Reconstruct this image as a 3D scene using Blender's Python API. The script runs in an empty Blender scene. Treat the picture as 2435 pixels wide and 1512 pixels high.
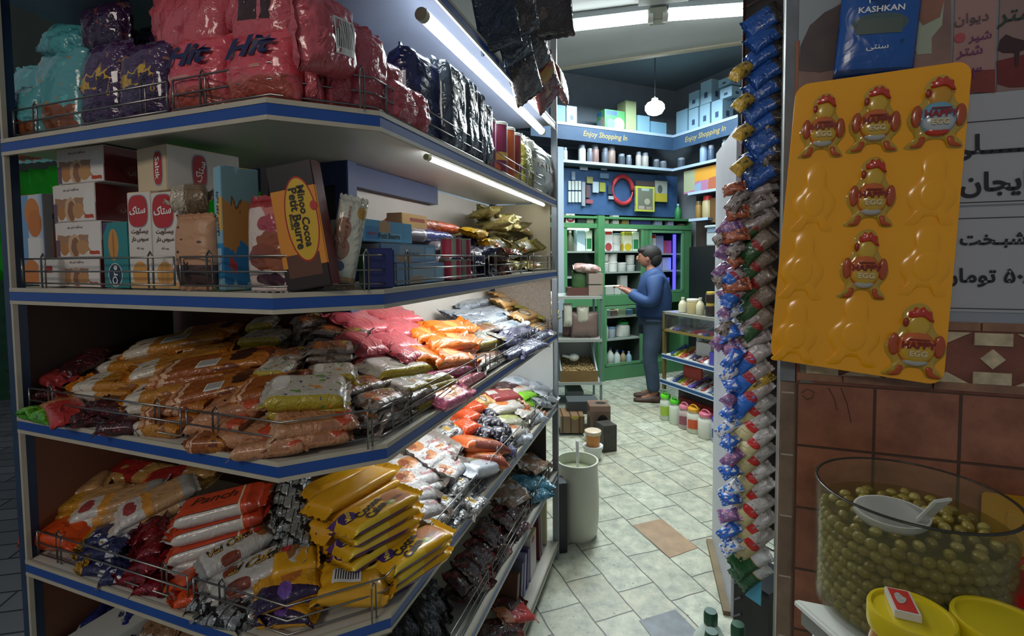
import bpy, bmesh, math, random, unicodedata
from mathutils import Vector, Matrix, noise
R = math.radians
sc = bpy.context.scene
col = sc.collection
# ---------------------------------------------------------------- camera
H = 1.575; FPX = 1187.5; CYP = 672.25; PIT = 0.0487945; ROL = 0.00907023
FW = Vector((0, math.cos(PIT), -math.sin(PIT))); _u = Vector((0, math.sin(PIT), math.cos(PIT)))
RT = math.cos(ROL)*Vector((1, 0, 0)) - math.sin(ROL)*_u
UP = math.sin(ROL)*Vector((1, 0, 0)) + math.cos(ROL)*_u
EYE = Vector((0, 0, H))
cam = bpy.data.cameras.new('camera'); co = bpy.data.objects.new('camera', cam); col.objects.link(co)
m = Matrix((RT, UP, -FW)).transposed().to_4x4(); m.translation = EYE
co.matrix_world = m
cam.sensor_width = 36; cam.lens = FPX*36/2435; cam.shift_y = -(756-CYP)/2435; cam.clip_start = 0.02
sc.camera = co
# ---------------------------------------------------------------- world and exposure
sc.view_settings.view_transform = 'Standard'; sc.view_settings.look = 'None'
sc.view_settings.exposure = 0.15; sc.view_settings.gamma = 1; sc.view_settings.use_curve_mapping = False
sc.cycles.use_denoising = True
sc.cycles.max_bounces = 6; sc.cycles.transparent_max_bounces = 12; sc.cycles.caustics_reflective = False; sc.cycles.caustics_refractive = False
w = bpy.data.worlds.new('dusk'); sc.world = w; w.use_nodes = True
w.node_tree.nodes['Background'].inputs[0].default_value = (0.62, 0.72, 0.85, 1)
w.node_tree.nodes['Background'].inputs[1].default_value = 0.2
def area_light(name, loc, rot, size, energy, color=(1, 1, 1)):
    l = bpy.data.lights.new(name, 'AREA'); l.shape = 'RECTANGLE'; l.size, l.size_y = size; l.energy = energy; l.color = color
    o = bpy.data.objects.new(name, l); col.objects.link(o); o.location = loc; o.rotation_euler = rot; return o
# added fill lights: one from the street behind the camera, two inside the shop
area_light('street_lamp_light', (-1.6, -2.4, 3.2), (R(52), 0, R(-22)), (1.2, 0.6), 32, (1.0, 0.9, 0.78))
area_light('shop_ceiling_light', (0.9, 4.3, 2.95), (0, 0, 0), (0.9, 2.0), 90, (0.93, 0.98, 0.95))
area_light('shop_back_light', (1.5, 5.6, 3.6), (R(0), 0, R(25)), (1.2, 0.8), 70, (0.7, 0.88, 1.0))

# ---------------------------------------------------------------- helpers: pixels of the photo to places in the shop
def ray(px, py): return FW + (px-1217.5)/FPX*RT + (CYP-py)/FPX*UP
def atz(px, py, z):
    d = ray(px, py); return EYE + d*((z-H)/d.z)
def aty(px, py, Y):
    d = ray(px, py); return EYE + d*(Y/d.y)
class Frame:
    """an upright plane: s runs along it, d goes behind it"""
    def __init__(s, p, d, away=None):
        s.p = Vector((p[0], p[1])); s.d = Vector((d[0], d[1])).normalized()
        n = Vector((-s.d.y, s.d.x)); 
        if n.dot(s.p) < 0: n = -n
        if away is not None and n.dot(Vector(away)) < 0: n = -n
        s.n = n
    def hit(s, px, py, d=0):
        r = ray(px, py); P = s.p + s.n*d; n3 = Vector((s.n.x, s.n.y, 0))
        t = (P - Vector((0, 0))).dot(s.n)/(r.x*s.n.x + r.y*s.n.y)
        q = EYE + r*t; return (Vector((q.x, q.y)) - s.p).dot(s.d), q.z
    def P(s, a, z, d=0):
        q = s.p + s.d*a + s.n*d; return Vector((q.x, q.y, z))
    def px(s, px, py, d=0):
        a, z = s.hit(px, py, d); return s.P(a, z, d)
    def slope(s, px, py, z0, k):
        """where the pixel's ray meets the plane z = z0 + k*d that rises behind the edge"""
        r = ray(px, py); rn = r.x*s.n.x + r.y*s.n.y; e = -(s.p.dot(s.n))
        t = (z0 + k*e - H)/(r.z - k*rn); q = EYE + r*t; return q
    def ins(s, q): return (Vector((q[0], q[1]))-s.p).dot(s.d), (Vector((q[0], q[1]))-s.p).dot(s.n)
pL, pF1, pF2, pE = (-1.2176, 1.2075), (-.4412, .9167), (-.2588, 1.008), (.2269, 2.5321)
def sub2(a, b): return (a[0]-b[0], a[1]-b[1])
FB = Frame(pF1, sub2(pL, pF1), (0, 1)); FA = Frame(pF2, sub2(pE, pF2), (-1, 0)); FC = Frame(pF1, sub2(pF2, pF1), (-1, 1))
FG = Frame((1.187, 6.327), (.908, .418), (0, 1))
KC = FG.px(1600, 403); FR = Frame((KC.x, KC.y), (.418, -.908), (1, 0))
FD = Frame((1.469, 4.742), (.38, -.925), (1, 0))
FW_ = Frame((.754, 1.32), (.937, -.35), (0, 1))
FP = Frame((.754, 1.32), (.304, .953), (1, 0))
# ---------------------------------------------------------------- materials
_m = {}
def nt_new(name):
    mt = bpy.data.materials.new(name); mt.use_nodes = True; return mt, mt.node_tree, mt.node_tree.nodes['Principled BSDF']
def lk(nt, a, b): nt.links.new(a, b)
def V(nt, x):
    return x
def mth(nt, op, a, b=None, c=None):
    n = nt.nodes.new('ShaderNodeMath'); n.operation = op
    for i, x in enumerate((a, b, c)):
        if x is None: continue
        if isinstance(x, (int, float)): n.inputs[i].default_value = x
        else: nt.links.new(x, n.inputs[i])
    return n.outputs[0]
def mixc(nt, fac, a, b):
    n = nt.nodes.new('ShaderNodeMix'); n.data_type = 'RGBA'
    for i, x in ((0, fac), (6, a), (7, b)):
        if isinstance(x, (int, float)): n.inputs[i].default_value = x
        elif isinstance(x, (tuple, list)): n.inputs[i].default_value = (*x[:3], 1)
        else: nt.links.new(x, n.inputs[i])
    return n.outputs[2]
def srgb(c):
    if isinstance(c, str):
        c = c.lstrip('#'); c = tuple(int(c[i:i+2], 16)/255 for i in (0, 2, 4))
    return tuple(x/12.92 if x <= .04045 else ((x+.055)/1.055)**2.4 for x in c)
def mat(name, c, rough=.5, metal=0, bump=0, bs=60, var=0, vs=8, alpha=1, emit=0, trans=0, spec=.5, coat=0):
    if name in _m: return _m[name]
    mt, nt, b = nt_new(name); c = srgb(c)
    b.inputs['Base Color'].default_value = (*c, 1); b.inputs['Roughness'].default_value = rough; b.inputs['Metallic'].default_value = metal
    b.inputs['Specular IOR Level'].default_value = spec; b.inputs['Coat Weight'].default_value = coat
    if alpha < 1: b.inputs['Alpha'].default_value = alpha
    if trans: b.inputs['Transmission Weight'].default_value = trans
    if emit: b.inputs['Emission Color'].default_value = (*c, 1); b.inputs['Emission Strength'].default_value = emit
    if bump or var:
        tc = nt.nodes.new('ShaderNodeTexCoord')
        if var:
            n = nt.nodes.new('ShaderNodeTexNoise'); n.inputs['Scale'].default_value = vs; n.inputs['Detail'].default_value = 5; lk(nt, tc.outputs['Object'], n.inputs['Vector'])
            f = mth(nt, 'MULTIPLY_ADD', n.outputs[0], 2.2, -.6)
            o = mixc(nt, f, tuple(x*(1-var) for x in c), tuple(min(1, x*(1+var*.6)) for x in c)); lk(nt, o, b.inputs['Base Color'])
        if bump:
            n = nt.nodes.new('ShaderNodeTexNoise'); n.inputs['Scale'].default_value = bs; n.inputs['Detail'].default_value = 3; lk(nt, tc.outputs['Object'], n.inputs['Vector'])
            bp = nt.nodes.new('ShaderNodeBump'); bp.inputs['Strength'].default_value = bump; bp.inputs['Distance'].default_value = .004
            lk(nt, n.outputs[0], bp.inputs['Height']); lk(nt, bp.outputs[0], b.inputs['Normal'])
    _m[name] = mt; return mt
def zmat(name, base, zones=(), rough=.30, metal=0, bump=.35, bs=38, wob=0.0, coat=0):
    """printed film or card: colour fields laid out on the pack's own length (u) and width (v)"""
    if name in _m: return _m[name]
    mt, nt, b = nt_new(name)
    uv = nt.nodes.new('ShaderNodeUVMap'); uv.uv_map = 'UVMap'; sp = nt.nodes.new('ShaderNodeSeparateXYZ'); lk(nt, uv.outputs[0], sp.inputs[0])
    u, v = sp.outputs[0], sp.outputs[1]
    if wob:
        n = nt.nodes.new('ShaderNodeTexNoise'); n.inputs['Scale'].default_value = 6; lk(nt, uv.outputs[0], n.inputs['Vector'])
        s2 = nt.nodes.new('ShaderNodeSeparateXYZ'); lk(nt, n.outputs['Color'], s2.inputs[0])
        u = mth(nt, 'MULTIPLY_ADD', mth(nt, 'SUBTRACT', s2.outputs[0], .5), wob, u)
        v = mth(nt, 'MULTIPLY_ADD', mth(nt, 'SUBTRACT', s2.outputs[1], .5), wob*2, v)
    c = srgb(base)
    for z in zones:
        k = z[0]
        if k == 'r':
            _, u0, u1, v0, v1, cc = z
            f = mth(nt, 'LESS_THAN', mth(nt, 'ABSOLUTE', mth(nt, 'SUBTRACT', u, (u0+u1)/2)), (u1-u0)/2)
            if (v0, v1) != (0, 1):
                f = mth(nt, 'MULTIPLY', f, mth(nt, 'LESS_THAN', mth(nt, 'ABSOLUTE', mth(nt, 'SUBTRACT', v, (v0+v1)/2)), (v1-v0)/2))
        elif k == 'e':
            _, cu, cv, ru, rv, cc = z
            a = mth(nt, 'POWER', mth(nt, 'MULTIPLY', mth(nt, 'SUBTRACT', u, cu), 1/ru), 2)
            e = mth(nt, 'POWER', mth(nt, 'MULTIPLY', mth(nt, 'SUBTRACT', v, cv), 1/rv), 2)
            f = mth(nt, 'LESS_THAN', mth(nt, 'ADD', a, e), 1)
        elif k == 'd':
            _, a, e, t, cc = z
            f = mth(nt, 'GREATER_THAN', mth(nt, 'MULTIPLY_ADD', u, a, mth(nt, 'MULTIPLY', v, e)), t)
        elif k == 'n':
            _, s_, t, cc = z
            n = nt.nodes.new('ShaderNodeTexNoise'); n.inputs['Scale'].default_value = s_*.6; n.inputs['Detail'].default_value = 2; lk(nt, uv.outputs[0], n.inputs['Vector'])
            f = mth(nt, 'GREATER_THAN', n.outputs[0], t)
        elif k == 'bar':
            _, u0, u1, v0, v1, cc = z
            f = mth(nt, 'MULTIPLY', mth(nt, 'LESS_THAN', mth(nt, 'ABSOLUTE', mth(nt, 'SUBTRACT', u, (u0+u1)/2)), (u1-u0)/2), mth(nt, 'LESS_THAN', mth(nt, 'ABSOLUTE', mth(nt, 'SUBTRACT', v, (v0+v1)/2)), (v1-v0)/2))
            g = mth(nt, 'GREATER_THAN', mth(nt, 'SINE', mth(nt, 'MULTIPLY', u, 60/(u1-u0))), .1); f = mth(nt, 'MULTIPLY', f, g)
        elif k == 's':   # stripes along u
            _, fr, t, cc = z
            f = mth(nt, 'GREATER_THAN', mth(nt, 'SINE', mth(nt, 'MULTIPLY', u, fr)), t)
        c = mixc(nt, f, c, srgb(cc))
    if isinstance(c, tuple): b.inputs['Base Color'].default_value = (*c, 1)
    else: lk(nt, c, b.inputs['Base Color'])
    b.inputs['Roughness'].default_value = rough; b.inputs['Metallic'].default_value = metal; b.inputs['Coat Weight'].default_value = coat
    if bump:
        tc = nt.nodes.new('ShaderNodeTexCoord'); n = nt.nodes.new('ShaderNodeTexNoise'); n.inputs['Scale'].default_value = bs; n.inputs['Detail'].default_value = 2; n.inputs['Distortion'].default_value = 1.2
        lk(nt, tc.outputs['Object'], n.inputs['Vector']); bp = nt.nodes.new('ShaderNodeBump'); bp.inputs['Strength'].default_value = min(1, bump*1.25); bp.inputs['Distance'].default_value = .008
        vo = nt.nodes.new('ShaderNodeTexVoronoi'); vo.inputs['Scale'].default_value = bs*.9; ad = nt.nodes.new('ShaderNodeVectorMath'); ad.operation = 'MULTIPLY_ADD'
        lk(nt, n.outputs['Color'], ad.inputs[0]); ad.inputs[1].default_value = (.05, .03, .03); lk(nt, tc.outputs['Object'], ad.inputs[2]); lk(nt, ad.outputs[0], vo.inputs['Vector'])
        lk(nt, mth(nt, 'MULTIPLY_ADD', vo.outputs['Distance'], .7, n.outputs[0]), bp.inputs['Height']); lk(nt, bp.outputs[0], b.inputs['Normal'])
    _m[name] = mt; return mt
# ---------------------------------------------------------------- mesh building
class MB:
    def __init__(s): s.v = []; s.f = []; s.uv = {}; s.mi = {}
    def add(s, vs, fs, mi=0):
        o = len(s.v); s.v += [Vector(x) for x in vs]
        for f in fs: s.mi[len(s.f)] = mi; s.f.append([o+i for i in f])
        return s
    def hexa(s, c8, mi=0):   # bottom four then top four
        return s.add(c8, [(3, 2, 1, 0), (4, 5, 6, 7), (0, 1, 5, 4), (1, 2, 6, 5), (2, 3, 7, 6), (3, 0, 4, 7)], mi)
    def box(s, c, d, rz=0, mi=0):
        M = Matrix.Translation(c) @ Matrix.Rotation(rz, 4, 'Z')
        x, y, z = d[0]/2, d[1]/2, d[2]/2
        return s.hexa([M @ Vector(p) for p in ((-x, -y, -z), (x, -y, -z), (x, y, -z), (-x, y, -z), (-x, -y, z), (x, -y, z), (x, y, z), (-x, y, z))], mi)
    def fbox(s, F, a0, a1, z0, z1, d0, d1, mi=0):
        return s.hexa([F.P(a0, z0, d0), F.P(a1, z0, d0), F.P(a1, z0, d1), F.P(a0, z0, d1), F.P(a0, z1, d0), F.P(a1, z1, d0), F.P(a1, z1, d1), F.P(a0, z1, d1)], mi)
    def prism(s, poly, z0, z1, mi=0):
        n = len(poly); vs = [(p[0], p[1], z0) for p in poly] + [(p[0], p[1], z1) for p in poly]
        fs = [list(range(n))[::-1], list(range(n, 2*n))] + [(i, (i+1) % n, n+(i+1) % n, n+i) for i in range(n)]
        return s.add(vs, fs, mi)
    def cyl(s, p0, p1, r0, r1=None, n=16, cap=True, mi=0):
        r1 = r0 if r1 is None else r1; p0, p1 = Vector(p0), Vector(p1); a = (p1-p0).normalized()
        b = a.orthogonal().normalized(); c = a.cross(b)
        vs = []
        for p, r in ((p0, r0), (p1, r1)):
            for i in range(n):
                t = 2*math.pi*i/n; vs.append(p + (b*math.cos(t)+c*math.sin(t))*r)
        fs = [(i, (i+1) % n, n+(i+1) % n, n+i) for i in range(n)]
        if cap: fs += [list(range(n))[::-1], list(range(n, 2*n))]
        return s.add(vs, fs, mi)
    def tube(s, pts, r, n=6, mi=0):
        pts = [Vector(p) for p in pts]; vs = []; k = len(pts); prev = None
        for i, p in enumerate(pts):
            a = (pts[min(i+1, k-1)]-pts[max(i-1, 0)]).normalized()
            if prev is None: b = a.orthogonal().normalized()
            else:
                b = (prev - a*prev.dot(a)); b = b.normalized() if b.length > 1e-6 else a.orthogonal().normalized()
            prev = b; c = a.cross(b)
            rr = r[i] if isinstance(r, (list, tuple)) else r
            for j in range(n):
                t = 2*math.pi*j/n; vs.append(p + (b*math.cos(t)+c*math.sin(t))*rr)
        fs = [(i*n+j, i*n+(j+1) % n, (i+1)*n+(j+1) % n, (i+1)*n+j) for i in range(k-1) for j in range(n)]
        fs += [list(range(n))[::-1], list(range((k-1)*n, k*n))]
        return s.add(vs, fs, mi)
    def lathe(s, prof, c=(0, 0, 0), n=24, M=None, sx=1, sy=1, mi=0, cap=True):
        vs = []; c = Vector(c)
        for r, z in prof:
            for i in range(n):
                t = 2*math.pi*i/n; q = Vector((r*math.cos(t)*sx, r*math.sin(t)*sy, z)); vs.append((M @ q if M else q) + c)
        k = len(prof); fs = [(i*n+j, i*n+(j+1) % n, (i+1)*n+(j+1) % n, (i+1)*n+j) for i in range(k-1) for j in range(n)]
        if cap and prof[0][0] > 1e-6 and abs(prof[0][1]-prof[1][1]) > 1e-6: fs.append(list(range(n))[::-1])
        if cap and prof[-1][0] > 1e-6: fs.append(list(range((k-1)*n, k*n)))
        return s.add(vs, fs, mi)
    def ball(s, c, r, n=10, m_=7, M=None, mi=0):
        r = (r, r, r) if isinstance(r, (int, float)) else r
        prof = [(math.sin(math.pi*i/m_), -math.cos(math.pi*i/m_)) for i in range(m_+1)]
        vs = []; c = Vector(c)
        for a, z in prof:
            for i in range(n):
                t = 2*math.pi*i/n; q = Vector((a*math.cos(t)*r[0], a*math.sin(t)*r[1], z*r[2])); vs.append((M @ q if M else q) + c)
        return s.add(vs, [(i*n+j, i*n+(j+1) % n, (i+1)*n+(j+1) % n, (i+1)*n+j) for i in range(m_) for j in range(n)], mi)
    def mesh(s, name, mats, smooth=False, org=None, bevel=0):
        me = bpy.data.meshes.new(name); o = Vector(org) if org is not None else Vector()
        me.from_pydata([v-o for v in s.v], [], s.f)
        if s.uv:
            l = me.uv_layers.new(name='UVMap')
            for p in me.polygons:
                if p.index in s.uv:
                    for li, c in zip(p.loop_indices, s.uv[p.index]): l.data[li].uv = c
        for x in (mats if isinstance(mats, (list, tuple)) else [mats]): me.materials.append(x)
        for p in me.polygons: p.material_index = s.mi.get(p.index, 0)
        bm = bmesh.new(); bm.from_mesh(me)
        bmesh.ops.remove_doubles(bm, verts=bm.verts, dist=1e-6); bmesh.ops.recalc_face_normals(bm, faces=bm.faces)
        if bevel: bmesh.ops.bevel(bm, geom=[e for e in bm.edges if len(e.link_faces) == 2 and e.calc_face_angle(0) > .5], offset=bevel, segments=2, affect='EDGES', clamp_overlap=True)
        bm.to_mesh(me); bm.free()
        if smooth:
            for p in me.polygons: p.use_smooth = True
            if smooth is not True: me.set_sharp_from_angle(angle=R(smooth))
        return me
    def base(s):
        xs = [v.x for v in s.v]; ys = [v.y for v in s.v]; return Vector(((min(xs)+max(xs))/2, (min(ys)+max(ys))/2, min(v.z for v in s.v)))
    def obj(s, name, mats, parent=None, smooth=False, bevel=0, **kw):
        b = s.base(); me = s.mesh(name, mats, smooth, b, bevel)
        o = bpy.data.objects.new(name, me); col.objects.link(o); o.location = b
        if parent: setpar(o, parent)
        tag(o, **kw); return o
def setpar(o, parent):
    o.parent = parent; o.matrix_parent_inverse = Matrix(); W = Matrix(); p = parent
    chain = []
    while p: chain.append(p); p = p.parent
    for q in reversed(chain): W = W @ q.matrix_basis
    o.matrix_basis = W.inverted() @ o.matrix_basis
def tag(o, label=None, cat=None, group=None, kind=None):
    if label: o['label'] = label
    if cat: o['category'] = cat
    if group: o['group'] = group
    if kind: o['kind'] = kind
    return o
def thing(name, loc, label, cat, group=None, rz=0):
    o = bpy.data.objects.new(name, None); col.objects.link(o); o.location = loc; o.rotation_euler.z = rz; o.empty_display_size = .05
    return tag(o, label, cat, group)
def struct(mb, name, m_, smooth=False, bevel=0, label=None): return tag(mb.obj(name, m_, smooth=smooth, bevel=bevel), label=label, kind='structure')
# ---------------------------------------------------------------- lettering
FORM = {'ا': 'ALEF', 'آ': 'ALEF WITH MADDA ABOVE', 'ب': 'BEH', 'پ': 'PEH', 'ت': 'TEH', 'ج': 'JEEM', 'ح': 'HAH', 'خ': 'KHAH', 'چ': 'TCHEH', 'د': 'DAL', 'ر': 'REH', 'ز': 'ZAIN', 'س': 'SEEN', 'ش': 'SHEEN', 'غ': 'GHAIN', 'ک': 'KEHEH', 'گ': 'GAF', 'ل': 'LAM', 'م': 'MEEM', 'ن': 'NOON', 'ه': 'HEH', 'و': 'WAW', 'ی': 'FARSI YEH', 'ف': 'FEH', 'ق': 'QAF'}
NOJOIN = set('اآدرزوذژ')
def fa(s):
    out = []
    for wd in s.split(' '):
        r = []
        if not any(c in FORM for c in wd): out.append(wd); continue
        for i, ch in enumerate(wd):
            if ch not in FORM: r.append(ch); continue
            a = i > 0 and (wd[i-1] in FORM or wd[i-1] == 'ـ') and wd[i-1] not in NOJOIN
            b = i < len(wd)-1 and (wd[i+1] in FORM or wd[i+1] == 'ـ') and ch not in NOJOIN
            f = 'MEDIAL' if a and b else 'FINAL' if a else 'INITIAL' if b else 'ISOLATED'
            try: r.append(unicodedata.lookup('ARABIC LETTER %s %s FORM' % (FORM[ch], f)))
            except KeyError: r.append(ch)
        out.append(''.join(reversed(r)))
    return ' '.join(reversed(out))
_t = {}
def textmesh(s, size=1, shear=0, bold=0, fit=None):
    """flat lettering centred on the origin"""
    key = (s, shear, bold)
    if key not in _t:
        cu = bpy.data.curves.new('lettering', 'FONT'); cu.body = fa(s) if any('\u0600' <= c <= '\u06ff' for c in s) and not s.isdigit() else s
        cu.shear = shear; cu.offset = bold; cu.resolution_u = 2; cu.space_line = .85
        o = bpy.data.objects.new('lettering', cu); col.objects.link(o)
        me = bpy.data.meshes.new_from_object(o.evaluated_get(bpy.context.evaluated_depsgraph_get()))
        bpy.data.objects.remove(o); bpy.data.curves.remove(cu)
        vs = [v.co.copy() for v in me.vertices]; fs = [tuple(p.vertices) for p in me.polygons]; bpy.data.meshes.remove(me)
        xs = [v.x for v in vs]; ys = [v.y for v in vs]; c = Vector(((min(xs)+max(xs))/2, (min(ys)+max(ys))/2, 0))
        _t[key] = ([v-c for v in vs], fs, max(xs)-min(xs), max(ys)-min(ys))
    vs, fs, w_, h_ = _t[key]; k = size
    if fit: k = min(fit[0]/w_, fit[1]/h_) if fit[1] else fit[0]/w_
    return [v*k for v in vs], fs
def text3d(s, origin, xax, yax, m_, parent, size=None, fit=None, shear=0, bold=0, name='lettering', lift=.0012, sx=1, sy=1):
    vs, fs = textmesh(s, size or 1, shear, bold, fit)
    xax = Vector(xax).normalized(); yax = Vector(yax).normalized(); n = xax.cross(yax)
    mb = MB().add([Vector(origin) + xax*v.x*sx + yax*v.y*sy + n*lift for v in vs], fs)
    return mb.obj(name, m_, parent)
# ================================================================ THE SETTING
def floor_mat():
    mt, nt, b = nt_new('floor_stone'); tc = nt.nodes.new('ShaderNodeTexCoord'); mp = nt.nodes.new('ShaderNodeMapping')
    lk(nt, tc.outputs['Object'], mp.inputs[0]); mp.inputs['Rotation'].default_value = (0, 0, R(70)); mp.inputs['Location'].default_value = (.05, .02, 0)
    br = nt.nodes.new('ShaderNodeTexBrick'); n0 = nt.nodes.new('ShaderNodeTexNoise'); n0.inputs['Scale'].default_value = 3.5
    lk(nt, tc.outputs['Object'], n0.inputs['Vector']); ad = nt.nodes.new('ShaderNodeVectorMath'); ad.operation = 'MULTIPLY_ADD'
    lk(nt, n0.outputs['Color'], ad.inputs[0]); ad.inputs[1].default_value = (.035, .035, 0); lk(nt, mp.outputs[0], ad.inputs[2])
    lk(nt, ad.outputs[0], br.inputs['Vector']); br.inputs['Scale'].default_value = 1; br.inputs['Brick Width'].default_value = .36; br.inputs['Row Height'].default_value = .2
    br.inputs['Mortar Size'].default_value = .0035; br.inputs['Mortar Smooth'].default_value = .3; br.offset = .37; br.squash = .8; br.squash_frequency = 3
    br.inputs['Color1'].default_value = (*srgb('#cdd0ba'), 1); br.inputs['Color2'].default_value = (*srgb('#bcb59a'), 1); br.inputs['Mortar'].default_value = (*srgb('#4d4a42'), 1); br.inputs['Bias'].default_value = -.2
    n = nt.nodes.new('ShaderNodeTexNoise'); n.inputs['Scale'].default_value = 14; n.inputs['Detail'].default_value = 8; n.inputs['Roughness'].default_value = .7; lk(nt, tc.outputs['Object'], n.inputs['Vector'])
    c = mixc(nt, mth(nt, 'MULTIPLY_ADD', n.outputs[0], 2.4, -.75), srgb('#858a7c'), br.outputs[0])
    n2 = nt.nodes.new('ShaderNodeTexNoise'); n2.inputs['Scale'].default_value = 60; n2.inputs['Detail'].default_value = 4; lk(nt, tc.outputs['Object'], n2.inputs['Vector'])
    c = mixc(nt, mth(nt, 'GREATER_THAN', n2.outputs[0], .69), c, srgb('#5c5a52'))
    c = mixc(nt, br.outputs[1], c, srgb('#45423a')); lk(nt, c, b.inputs['Base Color']); b.inputs['Roughness'].default_value = .45
    bp = nt.nodes.new('ShaderNodeBump'); bp.inputs['Strength'].default_value = .5; bp.inputs['Distance'].default_value = .003
    lk(nt, mth(nt, 'SUBTRACT', mth(nt, 'MULTIPLY', n.outputs[0], .4), br.outputs[1]), bp.inputs['Height']); lk(nt, bp.outputs[0], b.inputs['Normal']); return mt
FM = floor_mat()
struct(MB().add([(-1.3, -1, 0), (4.5, -1, 0), (4.5, 9, 0), (-1.3, 9, 0), (-1.3, -1, -.05), (4.5, -1, -.05), (4.5, 9, -.05), (-1.3, 9, -.05)], [(0, 1, 2, 3), (4, 5, 6, 7), (0, 1, 5, 4), (1, 2, 6, 5), (2, 3, 7, 6), (3, 0, 4, 7)]), 'floor', FM)
# single odd slabs set in the floor
def slab(pts, m_, label):
    q = [atz(x, y, 0) for x, y in pts]; struct(MB().prism([(p.x, p.y) for p in q], .0002, .0025), 'floor_slab', m_, label=label)
slab([(1506, 1249), (1574, 1234), (1659, 1303), (1592, 1327)], mat('slab_tan', '#9c7f5e', .5, var=.25, vs=12), 'tan stone slab set in the pale floor')
slab([(1520, 1476), (1606, 1450), (1668, 1512), (1662, 1560), (1600, 1580)], mat('slab_grey', '#6b7076', .45, var=.45, vs=14), 'dark grey stone slab in the floor beside the white bottles')
# street outside at the left
def pave_mat():
    mt, nt, b = nt_new('pavement'); tc = nt.nodes.new('ShaderNodeTexCoord'); mp = nt.nodes.new('ShaderNodeMapping'); lk(nt, tc.outputs['Object'], mp.inputs[0]); mp.inputs['Rotation'].default_value = (0, 0, R(-12))
    br = nt.nodes.new('ShaderNodeTexBrick'); lk(nt, mp.outputs[0], br.inputs['Vector']); br.inputs['Scale'].default_value = 1; br.inputs['Brick Width'].default_value = .5; br.inputs['Row Height'].default_value = .16; br.inputs['Mortar Size'].default_value = .006
    br.inputs['Color1'].default_value = (*srgb('#6d6f70'), 1); br.inputs['Color2'].default_value = (*srgb('#5a5c5e'), 1); br.inputs['Mortar'].default_value = (*srgb('#1d1e20'), 1); lk(nt, br.outputs[0], b.inputs['Base Color']); b.inputs['Roughness'].default_value = .8; return mt
struct(MB().box((-5.3, 4, -.03), (8, 14, .06)), 'ground_street', pave_mat())
struct(MB().box((-3.6, 4.9, .07), (1.6, .25, .14), R(-20)), 'kerb', mat('kerb', '#8e9290', .8, var=.2))
struct(MB().box((-6.2, 5.6, 1.4), (5, .06, 2.8), R(20)), 'wall_street', mat('street_green', '#1c4a33', .8, var=.3))
# walls of the shop
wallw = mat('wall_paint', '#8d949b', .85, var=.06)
mb = MB().fbox(FG, -1.8, FG.ins(KC)[0]+.5, 0, 4.1, .5, .6); struct(mb, 'wall_back', wallw)
mb = MB().fbox(FR, -.6, 5.2, 0, 4.1, .5, .6); struct(mb, 'wall_right', wallw)
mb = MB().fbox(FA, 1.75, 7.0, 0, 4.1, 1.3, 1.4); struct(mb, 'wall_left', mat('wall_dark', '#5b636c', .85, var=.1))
soff = mat('soffit', '#a9adae', .8, var=.04)
Z0 = 3.0; tr = atz(1545, 133, Z0)
FS = Frame((tr.x, tr.y), (.937, -.35), (0, 1))
struct(MB().fbox(FS, -1.6, 1.15, Z0, Z0+.35, -1.9, 0), 'ceiling_front', soff)
struct(MB().fbox(FS, -1.6, 1.15, Z0-.012, Z0+.01, -.03, .012), 'trim_1', mat('trim_wood', '#a8a390', .6))
struct(MB().fbox(FS, -3.4, 3.4, 4.0, 4.1, -.4, 5.8), 'ceiling', mat('ceiling_far', '#7f8c95', .85))
# storefront wall at the right: pillar, tiles, mosaic band
def tile_mat(name, c1, c2, mort, w_, h_, rotz, off=0.0, var=.35, ms=.004, loc=(0, 0, 0)):
    mt, nt, b = nt_new(name); uv = nt.nodes.new('ShaderNodeUVMap'); uv.uv_map = 'UVMap'
    mp = nt.nodes.new('ShaderNodeMapping'); lk(nt, uv.outputs[0], mp.inputs[0]); mp.inputs['Location'].default_value = loc
    br = nt.nodes.new('ShaderNodeTexBrick'); lk(nt, mp.outputs[0], br.inputs['Vector']); br.inputs['Scale'].default_value = 1; br.inputs['Brick Width'].default_value = w_; br.inputs['Row Height'].default_value = h_; br.offset = off
    br.inputs['Mortar Size'].default_value = ms; br.inputs['Mortar Smooth'].default_value = .4
    br.inputs['Color1'].default_value = (*srgb(c1), 1); br.inputs['Color2'].default_value = (*srgb(c2), 1)
    tc = nt.nodes.new('ShaderNodeTexCoord'); n = nt.nodes.new('ShaderNodeTexNoise'); n.inputs['Scale'].default_value = 9; n.inputs['Detail'].default_value = 7; n.inputs['Roughness'].default_value = .65; lk(nt, tc.outputs['Object'], n.inputs['Vector'])
    dk = tuple(x*(1-var) for x in srgb(c2))
    c = mixc(nt, mth(nt, 'MULTIPLY_ADD', n.outputs[0], 3, -1.0), dk, br.outputs[0]); c = mixc(nt, br.outputs[1], c, srgb(mort)); lk(nt, c, b.inputs['Base Color']); b.inputs['Roughness'].default_value = .38
    bp = nt.nodes.new('ShaderNodeBump'); bp.inputs['Strength'].default_value = .6; bp.inputs['Distance'].default_value = .003
    lk(nt, mth(nt, 'SUBTRACT', mth(nt, 'MULTIPLY', n.outputs[0], .5), br.outputs[1]), bp.inputs['Height']); lk(nt, bp.outputs[0], b.inputs['Normal']); return mt
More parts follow.
